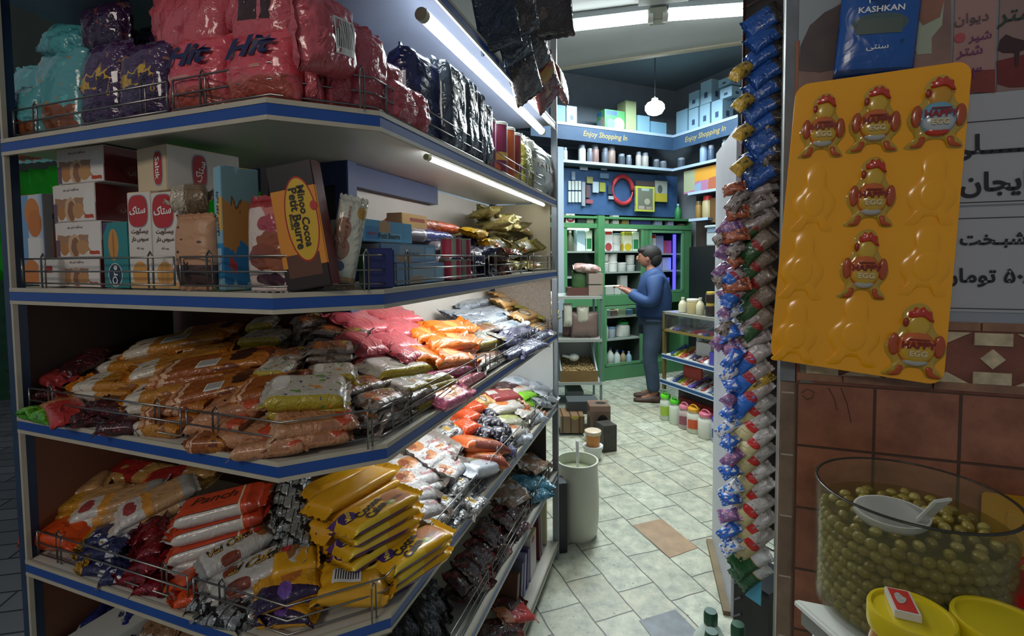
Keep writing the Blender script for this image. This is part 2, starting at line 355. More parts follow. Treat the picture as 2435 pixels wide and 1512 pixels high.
def fquad(F, a0, a1, z0, z1, d, name, m_, th=.02, kind='structure', parent=None, **kw):
    mb = MB().fbox(F, a0, a1, z0, z1, d, d+th)
    for i in range(6): mb.uv[i] = [(0, 0)]*4
    # face order: bottom, top, front, right, back, left
    mb.uv[2] = [(a0, z0), (a1, z0), (a1, z1), (a0, z1)]
    mb.uv[4] = mb.uv[2]; 
    for i in (3, 5): mb.uv[i] = [(d, z0), (d+th, z0), (d+th, z1), (d, z1)]
    o = mb.obj(name, m_, parent, **kw)
    if kind: o['kind'] = kind
    return o
# pillar and tiled shopfront
ROW = 0.17; TW = .175
tile = tile_mat('wall_tiles', '#ab7054', '#935c44', '#4a3428', TW, ROW, 0, loc=(-.005, -(1.238 % ROW)+.0, 0))
fquad(FW_, .003, 1.7, 0, 1.238, 0, 'wall_tiles', tile)
edge = tile_mat('pillar_edge', '#8f7a66', '#7c6756', '#a89c8c', .5, ROW, 0, loc=(.1, -(1.238 % ROW)+.03, 0), ms=.003)
mb = MB().fbox(FW_, -.034, .003, 0, 1.24, .003, .03)
mb.uv = {i: [(0, 0)]*4 for i in range(6)}; mb.uv[2] = [(0, 0), (.037, 0), (.037, 1.24), (0, 1.24)]; struct(mb, 'trim_2', edge, bevel=.004)
struct(MB().fbox(FP, .0, .30, 0, 3.1, .012, .3), 'pillar', mat('pillar_side', '#767a72', .6, var=.25, vs=10))
struct(MB().fbox(FW_, -.036, .0, 1.24, 3.1, 0, .03), 'trim_3', mat('pillar_edge_up', '#6c7176', .55, var=.3, vs=12))
struct(MB().fbox(FW_, -.013, -.004, 1.55, 2.13, -.004, 0), 'trim_4', mat('orange_tape', '#9c5a34', .5))
struct(MB().fbox(FW_, 0, 1.7, 1.41, 3.1, 0, .03), 'wall_upper', mat('wall_upper', '#8b9097', .6, var=.05))
# mosaic band
struct(MB().fbox(FW_, .003, 1.7, 1.238, 1.41, .002, .03), 'wall_mosaic_band', mat('band_brown', '#7c4836', .4, var=.4, vs=14, bump=.3))
st = mat('mosaic_cream', '#c0b08e', .5, var=.3, vs=40, bump=.4); st2 = mat('mosaic_brown', '#8a644c', .5, var=.4, vs=20, bump=.3)
zc = 1.3255; mb = MB(); P = .175; s0 = .4118
mb2 = MB()
for k in range(-2, 8):
    c = s0 + k*P - .0
    def pr(pts, mb_=mb):
        pts = [(max(a, .004), z) for a, z in pts]; q = [FW_.P(a, z, -.003) for a, z in pts]; q2 = [FW_.P(a, z, .004) for a, z in pts]; n = len(q)
        mb_.add(q+q2, [list(range(n)), list(range(n, 2*n))[::-1]]+[(i, (i+1) % n, n+(i+1) % n, n+i) for i in range(n)])
    pr([(c-.024, zc), (c, zc-.024), (c+.024, zc), (c, zc+.024)])
    for sg in (-1, 1):
        z1, z2 = zc+sg*.032, zc+sg*.062; pr([(c-.036, z1), (c+.036, z1), (c+.036, z2), (c-.036, z2)])
        h = c+P/2; pr([(h-.045, z2), (h+.045, z2), (h, zc+sg*.036)])
for zz, nn in ((1.392, 0), (1.245, .1)):
    for k in range(-1, 9):
        a = nn + k*.19 + .01; pr([(max(.004, a), zz), (a+.186, zz), (a+.186, zz+.02), (max(.004, a), zz+.02)], mb2) if a+.186 > .01 else None
struct(mb, 'wall_mosaic_stones', st); struct(mb2, 'wall_border_stones', st2)

# ================================================================ THE DISPLAY SHELVING
ZS = [2.25, 1.869, 1.514, 1.197, .836, .476, .10]
dA, dB = .36, .50
def isect(F1_, d1, F2_, d2):
    a = F1_.p + F1_.n*d1; b = F2_.p + F2_.n*d2
    M2 = Matrix(((F1_.d.x, -F2_.d.x), (F1_.d.y, -F2_.d.y))); t = M2.inverted() @ (b-a); return a + F1_.d*t[0]
LA = (Vector(pE)-Vector(pF2)).length; LB = (Vector(pL)-Vector(pF1)).length; LC = (Vector(pF2)-Vector(pF1)).length
CB = isect(FA, dA, FB, dB)
def poly_at(g):   # shelf outline set back g from the front
    f1 = isect(FB, g, FC, g); f2 = isect(FC, g, FA, g); l = FB.P(LB, 0, g); e = FA.P(LA, 0, g)
    return [(l.x, l.y), (f1.x, f1.y), (f2.x, f2.y), (e.x, e.y)]
cream = mat('shelf_enamel', '#c9c6ba', .38, var=.06, vs=5); blue = mat('price_strip_blue', '#1f4a94', .35, var=.12, vs=6); steel = mat('rail_steel', '#8c8a86', .28, metal=.9)
dusty = mat('channel_cream', '#b3ab98', .45, var=.1, vs=20); bluepaint = mat('frame_blue', '#24305c', .5, var=.15); darkp = mat('post_dark', '#2c405c', .45, metal=.2, var=.3)
gond = thing('display_shelving', (-.3, 1.2, 0), 'tall cream and blue steel snack shelving wrapped round a corner beside the aisle', 'shelving')
def ribbon(g, z0, z1, th, a0=0, a1=99):
    """upright band following the shelf edge"""
    o = poly_at(g); i = poly_at(g+th); mb = MB()
    n = len(o); vs = [(p[0], p[1], z0) for p in o]+[(p[0], p[1], z1) for p in o]+[(p[0], p[1], z0) for p in i]+[(p[0], p[1], z1) for p in i]
    for k in range(n-1):
        mb.add([vs[k], vs[k+1], vs[2*n+k+1], vs[2*n+k], vs[n+k], vs[n+k+1], vs[3*n+k+1], vs[3*n+k]], [(3, 2, 1, 0), (4, 5, 6, 7), (0, 1, 5, 4), (2, 3, 7, 6)] + ([(3, 0, 4, 7)] if k == 0 else []) + ([(1, 2, 6, 5)] if k == n-2 else []))
    return mb
def corner_path(g, sB, sA, z):
    """polyline from sB on the left run round the cut corner to sA on the right run"""
    p = poly_at(g); a = FB.P(sB, z, g); b = FA.P(sA, z, g); return [a, Vector((p[1][0], p[1][1], z)), Vector((p[2][0], p[2][1], z)), b]
def rail(shelf, kind, s0, s1, z, g=.018):
    mb = MB(); hts = (.012, .04, .07)
    if kind == 'C':
        P3 = [corner_path(g, s0, s1, z+h) for h in hts]; ends = [(P3[0][0], P3[2][0]), (P3[0][3], P3[2][3])]; posts = []
        for F, s in ((FB, s0-.07), (FB, s0-.085), (FA, s1-.07), (FA, s1-.085)): posts.append((F, s))
    else:
        F = FB if kind == 'B' else FA
        P3 = [[F.P(s0, z+h, g), F.P(s1, z+h, g)] for h in hts]; ends = [(P3[0][0], P3[2][0]), (P3[0][1], P3[2][1])]
        posts = [(F, s0+.07), (F, s0+.085), (F, s1-.07), (F, s1-.085)]
    for p in P3: mb.tube(p, .0021, 6)
    for a, b in ends: mb.tube([a, b], .0021, 6)
    for i in range(0, len(posts), 2):
        F, s = posts[i]; F2_, s2 = posts[i+1]; a = F.P(s, z, g+.004); b = F.P(s2, z, g+.004)
        mb.tube([a, a+Vector((0, 0, .072)), (a+b)/2+Vector((0, 0, .082)), b+Vector((0, 0, .072)), b], .002, 6)
    mb.obj('guard_rail', steel, shelf, smooth=True)
for i, z in enumerate(ZS):
    fr = poly_at(.004); e2 = FA.P(LA, 0, dA); l2 = FB.P(LB+.12, 0, dB)
    l3 = FB.P(LB+.10, 0, .05); board = [(l3.x, l3.y), fr[0], fr[1], fr[2], fr[3], (e2.x, e2.y), (CB.x, CB.y), (l2.x, l2.y)]
    # boards as three convex leaves joined in one mesh
    mb = MB(); cb = (CB.x, CB.y)
    mb.prism(board, z-.012, z-.002)
    sh = mb.obj('shelf', cream if i else mat('shelf_slate', '#7f8699', .5, var=.1), gond)
    lip = ribbon(0, z-.0085, z+.001, .006); lip2 = ribbon(0, z-.0385, z-.030, .006); back = ribbon(.0025, z-.03, z-.01, .003)
    lip.v, o_ = lip.v, len(lip.v)
    for q in (lip2, back):
        o_ = len(lip.v); lip.v += q.v; lip.f += [[o_+k for k in f] for f in q.f]
    lip.mi = {}
    lip.obj('edge_channel', dusty, sh)
    # the blue strip comes in lengths, with a small step at the seams
    ribbon(.0012, z-.0298, z-.0087, .0014).obj('price_strip', blue if i < 6 else mat('strip_grey', '#7d8386', .5), sh)
    if 0 < i < 6:
        rail(sh, 'B', .28, .81, z); rail(sh, 'C', .262, .05, z)
        for a, b in ((.035, .62), (.64, 1.12), (1.14, 1.575)): rail(sh, 'A', a+.02, b, z)
for F, s, d, w_, m_, z1 in ((FA, LA+.004, -.002, .02, mat('post_grey', '#8f959a', .4, metal=.3, var=.1), 2.7), (FB, LB+.002, .004, .03, darkp, 2.7)):
    MB().fbox(F, s, s+w_, 0, z1, d, d+.03).obj('post', m_, gond, bevel=.002)
MB().fbox(FB, LB-.006, LB+.002, .0, 2.3, .002, .012).obj('post', dusty, gond)
MB().box((CB.x+.012, CB.y-.012, 1.14), (.045, .045, 2.28), R(-18)).obj('post', bluepaint, gond, bevel=.002)
MB().fbox(FA, LA+.002, LA+.03, 0, 2.6, dA-.03, dA).obj('post', bluepaint, gond)
aC = FA.ins(CB)[0]; bC = FB.ins(CB)[0]
panelc = mat('panel_cream', '#c7beb2', .55, var=.05, vs=4); panelw = mat('panel_white', '#cdd0cf', .5, var=.04); brownp = mat('panel_brown', '#6e4834', .6, var=.3, vs=9); wood = zmat('panel_boards', '#7a4c36', [('s', 60, .93, '#4a2e22')], rough=.6, bump=0)
def bp(F, a0, a1, z0, z1, d0, d1, m_, name='back_panel'): return MB().fbox(F, a0, a1, z0, z1, d0, d1).obj(name, m_, gond)
bp(FA, aC+.02, LA, .1, 1.85, dA, dA+.01, panelc); bp(FA, aC+.02, LA, 1.872, 2.24, dA, dA+.01, mat('panel_upper', '#a9afc0', .5, var=.05))
bp(FB, bC+.02, LB+.14, .1, 1.50, dB, dB+.01, brownp); bp(FB, bC+.02, LB+.14, 1.872, 2.24, dB, dB+.01, mat('panel_dark_green', '#1e2a1c', .7, var=.3))
bp(FB, bC+.02, .50, 1.52, 1.86, dB, dB+.01, mat('panel_dark', '#23242a', .7))
for a, b in ((1.79, 1.855), (2.19, 2.235)):
    bp(FA, aC, .93, a, b, dA-.03, dA-.004, bluepaint, 'support_rail'); bp(FB, bC, LB, a, b, dB-.03, dB-.004, bluepaint, 'support_rail')
# ends
bp(FA, LA-.008, LA, 1.515, 1.85, .03, dA-.03, mat('end_panel_tan', '#b9ab8d', .6, var=.15), 'end_panel'); bp(FA, LA-.008, LA, .84, 1.16, .02, dA-.03, panelw, 'end_panel')
bp(FA, LA-.008, LA, 1.2, 1.475, .03, dA-.03, mat('end_panel_mesh', '#a3978c', .6, var=.3, vs=120), 'end_panel'); bp(FA, LA-.008, LA, .10, .80, .06, dA-.03, mat('end_panel_dark', '#4a423b', .6, var=.2), 'end_panel')
def endp(z0, z1, m_):
    q = [FB.P(LB+.006, 0, .035), FB.P(LB+.116, 0, dB-.02), FB.P(LB+.124, 0, dB-.02), FB.P(LB+.014, 0, .035)]
    MB().prism([(p.x, p.y) for p in q], z0, z1).obj('end_panel', m_, gond)
endp(.12, .82, wood); endp(.84, 1.17, wood); endp(1.2, 1.475, mat('end_dark', '#3a2c22', .7, var=.2))
# green tarpaulin hung behind the open end
tp = MB(); NX = 60
for i in range(NX+1):
    for j in range(9):
        a = .50 + 1.9*i/NX; z = 1.50 + .46*j/8; tp.v.append(FB.P(a, z, .56+.018*math.sin(i*1.3)+.01*math.sin(i*2.9+j)))
for i in range(NX):
    for j in range(8): tp.f.append([i*9+j, (i+1)*9+j, (i+1)*9+j+1, i*9+j+1])
tarp = tp.obj('tarpaulin', mat('tarp_green', '#1f8a1e', .5, var=.25, vs=6), smooth=True, label='bright green tarpaulin hanging behind the open end of the shelving', cat='tarpaulin')
md = tarp.modifiers.new('thick', 'SOLIDIFY'); md.thickness = .002
tn = tarp.data.materials[0].node_tree; ts = tn.nodes.new('ShaderNodeBsdfTranslucent'); ts.inputs[0].default_value = (.02, .55, .02, 1); mx = tn.nodes.new('ShaderNodeMixShader'); mx.inputs[0].default_value = .6
tn.links.new(tn.nodes['Principled BSDF'].outputs[0], mx.inputs[1]); tn.links.new(ts.outputs[0], mx.inputs[2]); tn.links.new(mx.outputs[0], tn.nodes['Material Output'].inputs[0])
q = FB.P(1.9, 1.75, 1.3); area_light('next_stall_light', q, (R(90), 0, math.atan2(-FB.n.y, -FB.n.x)-math.pi/2+math.pi), (.8, .5), 18, (1, 1, .95))  # unseen light added behind the tarpaulin so the green glows through
MB().fbox(FB, LB-.35, LB+1.6, 1.97, 3.4, .60, .62).obj('awning_panel', mat('awning_dark', '#1c2a1c', .7, var=.3), label='dark green awning panel behind the top pouches', cat='panel')
# tube lamps under the two upper shelves
glow = bpy.data.materials.new('tube_glow'); glow.use_nodes = True; g_ = glow.node_tree.nodes['Principled BSDF']; g_.inputs['Emission Color'].default_value = (.86, .94, 1, 1); g_.inputs['Emission Strength'].default_value = 22
capm = mat('lamp_cap', '#b9b48f', .4)
def tube_lamp(F, s0, s1, z, d, r, label, m_=glow, axis=None):
    a = F.P(s0, z, d) ; b = F.P(s1, z, d) ; t = thing('tube_lamp', (a+b)/2+Vector((0, 0, r)), label, 'lamp')
    x = (b-a).normalized()
    MB().cyl(a, b, r, n=14).obj('light_tube', m_, t, smooth=50)
    for q, k in ((a, -1), (b, 1)): MB().cyl(q+x*k*.001, q+x*k*.02, r*1.15, n=14).obj('end_cap', capm, t, smooth=50)
    MB().fbox(F, s0, s1, z+r*.6, z+r*1.5, d-.006, d+.006).obj('lamp_base', mat('lamp_base', '#c8ccd0', .4), t)
    return t
tube_lamp(FA, .275, 1.46, 2.180, .04, .0145, 'long bright tube lamp under the top board above the crisps cans')
tube_lamp(FA, .31, 1.53, 1.838, .05, .007, 'slim tube lamp under the second board above the gold packs')
glow3 = glow.copy(); glow3.name = 'tube_glow_hidden'; glow3.node_tree.nodes['Principled BSDF'].inputs['Emission Strength'].default_value = 42
tube_lamp(FA, .30, 1.45, 1.488, .09, .007, 'slim tube lamp half hidden under the board of the cartons', glow3)
tube_lamp(FA, .30, 1.45, 1.170, .09, .007, 'slim tube lamp hidden under the board of orange bags', glow3)
# ================================================================ WRAPPED SNACKS
# one film-wrapped pack, lying along x, y is its width, z its thickness
def packmesh(name, m_, L=.18, W=.08, T=.03, seal=.012, sharp=6, wr=.5, seed=1, nu=26, nv=12, pinch=.06, bend=.25, zig=True, sag=0, lump=0):
    rnd = random.Random(seed); ph = [rnd.uniform(0, 6.3) for _ in range(8)]; so = Vector((rnd.uniform(0, 50), rnd.uniform(0, 50), 0))
    bl, br = rnd.uniform(-1, 1)*bend, rnd.uniform(-1, 1)*bend
    hb = L/2 - seal
    xs = [-L/2, -L/2+seal*.5] + [-hb + 2*hb*(.5-.5*math.cos(math.pi*i/(nu-5)))*1.0 for i in range(nu-4)] + [L/2-seal*.5, L/2]
    def hw(x):
        k = min(1, abs(x)/hb); return W/2*(1 - pinch*(1-k**4))
    def ht(x, v, sg):
        k = abs(x)/hb
        if k >= 1: t = .0005
        else: t = T/2*((1-k**sharp)**.5)*max(0, 1-abs(v)**(sharp*.8))**.5 + .0005
        e = k**3 if k < 1 else 1
        nz = noise.noise(Vector((x*22, v*W*11, sg*3))+so)
        wk = (math.sin(v*9+ph[0 if x > 0 else 1]+nz*2)*.6+math.sin(v*17+ph[2 if x > 0 else 3])*.4)
        d = wr*T*(.10*nz + .16*e*wk*(1 if k < 1 else .35))*(1-abs(v)**6)
        if lump: d += lump*T*abs(noise.noise(Vector((x*38, v*W*19, sg*7))+so))
        return t + (d if k < 1 else 0)*(1 if t > .002 else .3), (wr*T*.12*wk if k > .92 else 0)
    def mid(x, v):
        z = sag*(1-(2*x/L)**2)
        o = max(0, abs(x)-hb*.97); z += o*(bl if x < 0 else br)*2
        return z
    vs = []; uvs = []
    for i, x in enumerate(xs):
        row = []
        for sg in (1, -1):
            for j in range(nv+1) if sg == 1 else range(nv-1, 0, -1):
                v = -math.cos(math.pi*j/nv) if sharp > 3 else -1+2*j/nv
                v = .5*(v + (-1+2*j/nv))
                t, c = ht(x, v, sg)
                xx = x
                if zig and i in (0, len(xs)-1): xx += (.0018 if j % 2 else -.0018)
                vs.append((xx + (rnd.uniform(-1, 1)*.0006), v*hw(x), mid(x, v) + sg*t + c))
    n = 2*nv; k = len(xs); mb = MB()
    fs = []
    for i in range(k-1):
        for j in range(n):
            fs.append((i*n+j, (i+1)*n+j, (i+1)*n+(j+1) % n, i*n+(j+1) % n))
            u0, u1 = (xs[i]+L/2)/L, (xs[i+1]+L/2)/L; v0, v1 = j/nv, (j+1)/nv
            uvs.append([(u0, v0), (u1, v0), (u1, v1), (u0, v1)])
    mb.add(vs, fs); mb.uv = dict(enumerate(uvs))
    me = mb.mesh(name, m_, smooth=True)
    return me, lambda x, y: max(0, mid(x, y/(W/2)) + ht(max(-hb*.98, min(hb*.98, x)), max(-.98, min(.98, y/(W/2)*1.03)), 1)[0])
STY = {}
def style(key, m_, name='snack_pack', cat='snack', L=.18, W=.08, T=.03, var=3, deco=(), **kw):
    """deco: list of (text, x, y, w, h, material, shear, bold, rot) or ('plate', x, y, w, h, material)"""
    STY[key] = dict(m=m_, name=name, cat=cat, L=L, W=W, T=T, var=var, kw=kw, deco=deco, c={}, n=0)
def variant(key):
    S = STY[key]; k = S['n'] % S['var']; S['n'] += 1
    if k not in S['c']:
        me, hf = packmesh(S['name'], S['m'], S['L'], S['W'], S['T'], seed=hash_(key)+k*7, **S['kw'])
        ch = []
        for d in S['deco']:
            if d[0] == 'plate':
                _, x, y, w_, h_, m_ = d; mb = MB(); N = 8; vs = []
                for i in range(N+1):
                    for j in range(4):
                        a, b = x-w_/2+w_*i/N, y-h_/2+h_*j/3; vs.append((a, b, hf(a, b)+.0012))
                mb.add(vs, [(i*4+j, (i+1)*4+j, (i+1)*4+j+1, i*4+j+1) for i in range(N) for j in range(3)])
                mb.uv = {i*3+j: [(i/N, j/3), ((i+1)/N, j/3), ((i+1)/N, (j+1)/3), (i/N, (j+1)/3)] for i in range(N) for j in range(3)}
                ch.append(('price_sticker' if 'bar' not in m_.name else 'barcode_sticker', mb.mesh('sticker', m_, smooth=True)))
            elif d[0] == 'oval':
                _, x, y, w_, h_, m_ = d; vs = [(x, y, hf(x, y)+.0011)]; mb = MB()
                for r_ in (.5, 1):
                    for i in range(20):
                        a = x+w_/2*r_*math.cos(i*math.pi/10); b = y+h_/2*r_*math.sin(i*math.pi/10); vs.append((a, b, hf(a, b)+.0011))
                mb.add(vs, [(0, 1+i, 1+(i+1) % 20) for i in range(20)]+[(1+i, 21+i, 21+(i+1) % 20, 1+(i+1) % 20) for i in range(20)])
                ch.append(('printed_emblem', mb.mesh('emblem', m_, smooth=True)))
            else:
                s_, x, y, w_, h_, m_ = d[:6]; sh = d[6] if len(d) > 6 else 0; bo = d[7] if len(d) > 7 else .015; ro = d[8] if len(d) > 8 else 0
                vs, fs = textmesh(s_, 1, sh, bo, (w_, h_)); c_, s2 = math.cos(R(ro)), math.sin(R(ro))
                q = [(x+v.x*c_-v.y*s2, y+v.x*s2+v.y*c_) for v in vs]
                if max(w_, h_) > .12: lf = lambda a, b: max(hf(a+dx, b+dy) for dx in (-.018, 0, .018) for dy in (-.018, 0, .018))+.001
                else: lf = lambda a, b: max(hf(a+dx, b+dy) for dx in (-.006, 0, .006) for dy in (-.006, 0, .006))+.001
                ch.append(('lettering', MB().add([(a, b, lf(a, b)) for a, b in q], fs).mesh('lettering', m_)))
        S['c'][k] = (me, ch)
    return S['c'][k]
def hash_(s): return sum(ord(c)*(i+1) for i, c in enumerate(s)) % 997
ALL = []
def place(key, M, sx=1, sy=1, sz=1, label='', group=None, deco=True, cat=None, name=None):
    S = STY[key]; me, ch = variant(key); o = bpy.data.objects.new(name or S['name'], me); col.objects.link(o)
    o.matrix_world = M @ Matrix.Diagonal((sx, sy, sz, 1)); tag(o, label, cat or S['cat'], group)
    if deco:
        for nm, cm in ch:
            c_ = bpy.data.objects.new(nm, cm); col.objects.link(c_); c_.parent = o
    ALL.append(o); return o
def basis(p, x, up, roll=0, pitch=0):
    x = Vector(x).normalized(); up = Vector(up); z = (up - x*up.dot(x)).normalized(); y = z.cross(x)
    M = Matrix((x, y, z)).transposed().to_4x4(); M.translation = Vector(p)
    return M @ Matrix.Rotation(roll, 4, 'X') @ Matrix.Rotation(pitch, 4, 'Y')
rj = random.Random(5)
WORDS = {}
def lay(key, F, zs, x0, y0, x1, y1, h0, k, label, roll=0, under=0, W=None, T=None, group=None, dh=0, deco=True, tiltz=0):
    """a pack whose ends sit at two photo points on the heap, the heap's top rising from h0 at the shelf edge by k per metre"""
    S = STY[key]; a = F.slope(x0, y0, zs+h0, k); b = F.slope(x1, y1, zs+h0, k)
    a.z += dh; b.z += dh
    Wq, Tq = (W or S['W']), (T or S['T']); par = abs((b-a).normalized().x*F.d.x+(b-a).normalized().y*F.d.y); need = .026 + Wq*.42*par; zmin = zs+Tq*.5*.9+.001
    if F is FC: need = .03
    def fit(q):
        r = q-EYE; t = 1.0
        for _ in range(90):
            p = EYE+r*t
            if min(FA.ins(p)[1], FB.ins(p)[1], FC.ins(p)[1]) >= need or p.z <= zmin: break
            t += .004
        return EYE+r*t
    a, b = fit(a), fit(b)
    L = (b-a).length; sx = L/S['L']; up = Vector((-F.n.x*k*.8, -F.n.y*k*.8, 1))
    M = basis((a+b)/2, b-a, up, R(roll)); sy = (W or S['W'])/S['W']; sz = (T or S['T'])/S['T']
    place(key, M, sx, sy, sz, label, group, deco)
    Tt = (T or S['T']); z = (a.z+b.z)/2 - Tt*.93; i = 1
    while z - Tt*.55 > zs-.004 and i <= under:
        j = Vector((rj.uniform(-.012, .012), rj.uniform(-.012, .012), 0))
        ab = (b-a); ab.z *= .6
        M = basis(Vector(((a.x+b.x)/2, (a.y+b.y)/2, z))+j, Matrix.Rotation(rj.uniform(-.12, .12), 3, 'Z') @ ab, (0, 0, 1), R(roll*.5))
        place(key, M, sx, sy, sz, f'{label}, {["", "second", "third", "fourth", "fifth", "sixth", "seventh"][i]} one down', group, deco and i < 2)
        z -= Tt*.93; i += 1
# ---------------------------------------------------------------- boxes
def carton(c, w_, d_, h_, rz, mats, label, cat='box', name='biscuit_carton', tilt=0, group=None, bev=.0015):
    """c is the middle of the bottom front edge; w along the front, d backwards; mats = front, side, top"""
    mb = MB().hexa([(-w_/2, 0, 0), (w_/2, 0, 0), (w_/2, d_, 0), (-w_/2, d_, 0), (-w_/2, 0, h_), (w_/2, 0, h_), (w_/2, d_, h_), (-w_/2, d_, h_)])
    mb.mi = {0: 2, 1: 2, 2: 0, 3: 1, 4: 0, 5: 1}
    q = [(0, 0), (1, 0), (1, 1), (0, 1)]; mb.uv = {i: q for i in range(6)}
    mb.uv[4] = [(0, 0), (1, 0), (1, 1), (0, 1)]
    me = mb.mesh(name, list(mats), bevel=bev)
    o = bpy.data.objects.new(name, me); col.objects.link(o)
    o.matrix_world = Matrix.Translation(c) @ Matrix.Rotation(rz, 4, 'Z') @ Matrix.Rotation(tilt, 4, 'Y')
    tag(o, label, cat, group); o['whd'] = (w_, d_, h_); ALL.append(o); return o
def btext(o, s, face, u, v, w_, h_, m_, rot=0, shear=0, bold=.015, name='lettering'):
    """lettering on a carton face; u, v in 0..1 of the face"""
    W, D, Hh = o['whd']; vs, fs = textmesh(s, 1, shear, bold, (w_, h_)); c_, s_ = math.cos(R(rot)), math.sin(R(rot)); P_ = []
    for q in vs:
        a, b = q.x*c_-q.y*s_, q.x*s_+q.y*c_
        if face == 'f': P_.append((-W/2+u*W+a, -.0012, v*Hh+b))
        elif face == 's': P_.append((W/2+.0012, u*D+a, v*Hh+b))
        elif face == 'l': P_.append((-W/2-.0012, (1-u)*D-a, v*Hh+b))
        else: P_.append((-W/2+u*W+a, v*D+b, Hh+.0012))
    me = MB().add(P_, fs).mesh(name, m_); c = bpy.data.objects.new(name, me); col.objects.link(c); c.parent = o; return c
def boval(o, face, u, v, w_, h_, m_, n=28, th=.0006, name='printed_emblem', pw=2.0):
    W, D, Hh = o['whd']; P_ = []
    for i in range(n):
        t = 2*math.pi*i/n; cx = math.copysign(abs(math.cos(t))**(2/pw), math.cos(t)); sy_ = math.copysign(abs(math.sin(t))**(2/pw), math.sin(t))
        a, b = cx*w_/2, sy_*h_/2
        P_.append((-W/2+u*W+a, -th, v*Hh+b) if face == 'f' else (W/2+th, u*D+a, v*Hh+b) if face == 's' else (-W/2-th, (1-u)*D-a, v*Hh+b) if face == 'l' else (-W/2+u*W+a, v*D+b, Hh+th))
    me = MB().add(P_, [list(range(n))]).mesh(name, m_); c = bpy.data.objects.new(name, me); col.objects.link(c); c.parent = o; return c
def cface(F, px0, px1, ytop, ybot, d, depth, zb, mats, label, z1=None, skew=0, gap=0, tilt=0, wadd=0, **kw):
    """a carton whose front stands parallel to the run at depth d between two photo columns"""
    ym = (ytop+ybot)/2; a0 = F.hit(px0, ym, d)[0]; a1 = F.hit(px1, ym, d)[0]; zt = z1 if z1 is not None else F.hit((px0+px1)/2, ytop, d)[1]
    w_ = abs(a1-a0)+wadd; p = F.P((a0+a1)/2, zb, d); ang = math.atan2(F.d.y, F.d.x)
    if F is FB: ang += math.pi
    return carton(p, w_, depth, zt-zb-gap, ang+R(skew), mats, label, tilt=tilt, **kw)
# ================================================================ TOP BOARD: big pouches, dark packs and crisps cans
INK = mat('ink_navy', '#1a1f4a', .45); INKW = mat('ink_white', '#e9e6df', .5); INKB = mat('ink_black', '#17130f', .5); INKR = mat('ink_red', '#a8201c', .45); INKBR = mat('ink_brown', '#4a2a18', .5); GOLDI = mat('ink_gold', '#c99a35', .4)
STK = zmat('barcode_sticker', '#d8d6cf', [('bar', .08, .92, .2, .95, '#26231f')], rough=.5, bump=0)
PRC = zmat('price_label', '#d9d7d0', [('r', .1, .6, .2, .5, '#77746e')], rough=.5, bump=0)
def ubag(key, F, x0, x1, yt, d, zb, label, lean=6, group=None, twist=0, deco=True, yaw=0):
    S = STY[key]; ym = yt+30; a0, a1 = F.hit(x0, ym, d)[0], F.hit(x1, ym, d)[0]; zt = F.hit((x0+x1)/2, yt, d)[1]
    h = zt-zb; w_ = abs(a1-a0); n3 = Vector((F.n.x, F.n.y, 0)); n3.rotate(Matrix.Rotation(R(yaw), 3, 'Z')); upv = (Vector((0, 0, 1))*math.cos(R(lean)) + n3*math.sin(R(lean)))
    M = basis(F.P((a0+a1)/2, zb, d) + upv*h/2, upv, -n3) @ Matrix.Rotation(R(twist), 4, 'Z')
    return place(key, M, h/S['L']/math.cos(R(lean)), w_/S['W'], 1, label, group, deco)
zteal = zmat('film_teal', '#55979a', [('r', .03, .36, .12, .88, '#8a4a26'), ('n', 9, .62, '#5fb0b0'), ('r', .03, .34, .15, .85, '#7c4528'), ('n', 14, .66, '#b37a4a')], rough=.22, bump=.6, bs=18, wob=.15, coat=.3)
zteal2 = zmat('film_teal_plain', '#4a989b', [('n', 8, .6, '#2f7a80')], rough=.22, bump=.9, bs=26, coat=.3)
zpurp = zmat('film_purple', '#40204a', [('r', .03, .42, .1, .9, '#6b4234'), ('n', 12, .62, '#8a6048'), ('d', -1, 0, -.62, '#3a1c46'), ('r', .40, .62, .2, .8, '#c79a1e'), ('e', .50, .5, .10, .12, '#3a1c46'), ('e', .46, .3, .09, .09, '#3a1c46'), ('n', 7, .62, '#2a1230')], rough=.18, bump=.9, bs=30, wob=.3, coat=.5)
zpurp2 = zmat('film_purple_dark', '#301638', [('n', 10, .64, '#7a3d33')], rough=.15, bump=1, bs=34, coat=.5)
zpink = zmat('film_pink', '#c4585e', [('r', .02, .30, .08, .92, '#a4483a'), ('n', 7, .60, '#b8604c'), ('r', .34, 1, 0, 2, '#d04f5a'), ('n', 7, .66, '#b83c4a')], rough=.25, bump=.7, bs=24, wob=.15, coat=.4)
zpinkp = zmat('film_pink_plain', '#c2565e', [('n', 7, .62, '#b23a49')], rough=.22, bump=.8, bs=24, coat=.4)
zpinkw = zmat('film_pink_window', '#c2565e', [('r', .25, .75, .42, .66, '#3a1a1a'), ('r', .55, .6, .42, .66, '#c2606a')], rough=.22, bump=.6, bs=24, coat=.4)
znavy = zmat('film_navy', '#1f2450', [('n', 9, .62, '#2f3a70')], rough=.2, bump=.9, bs=26, coat=.3)
zdark = zmat('film_slate', '#3a4550', [('n', 5, .6, '#566270')], rough=.2, bump=1, bs=26, coat=.5)
zsilver = zmat('film_silver', '#c2c2b6', [('n', 8, .6, '#7d8078')], rough=.28, metal=.5, bump=.7, bs=20)
big = dict(sharp=3.4, wr=.55, nu=28, nv=14, pinch=.02, lump=.12, bend=.1)
style('teal', zteal, 'rusk_pouch', 'snack', .30, .18, .07, 4, **big)
style('teal2', zteal2, 'rusk_pouch', 'snack', .2, .15, .06, 2, **big)
style('purp', zpurp, 'snack_pouch', 'snack', .30, .16, .07, 3, **big)
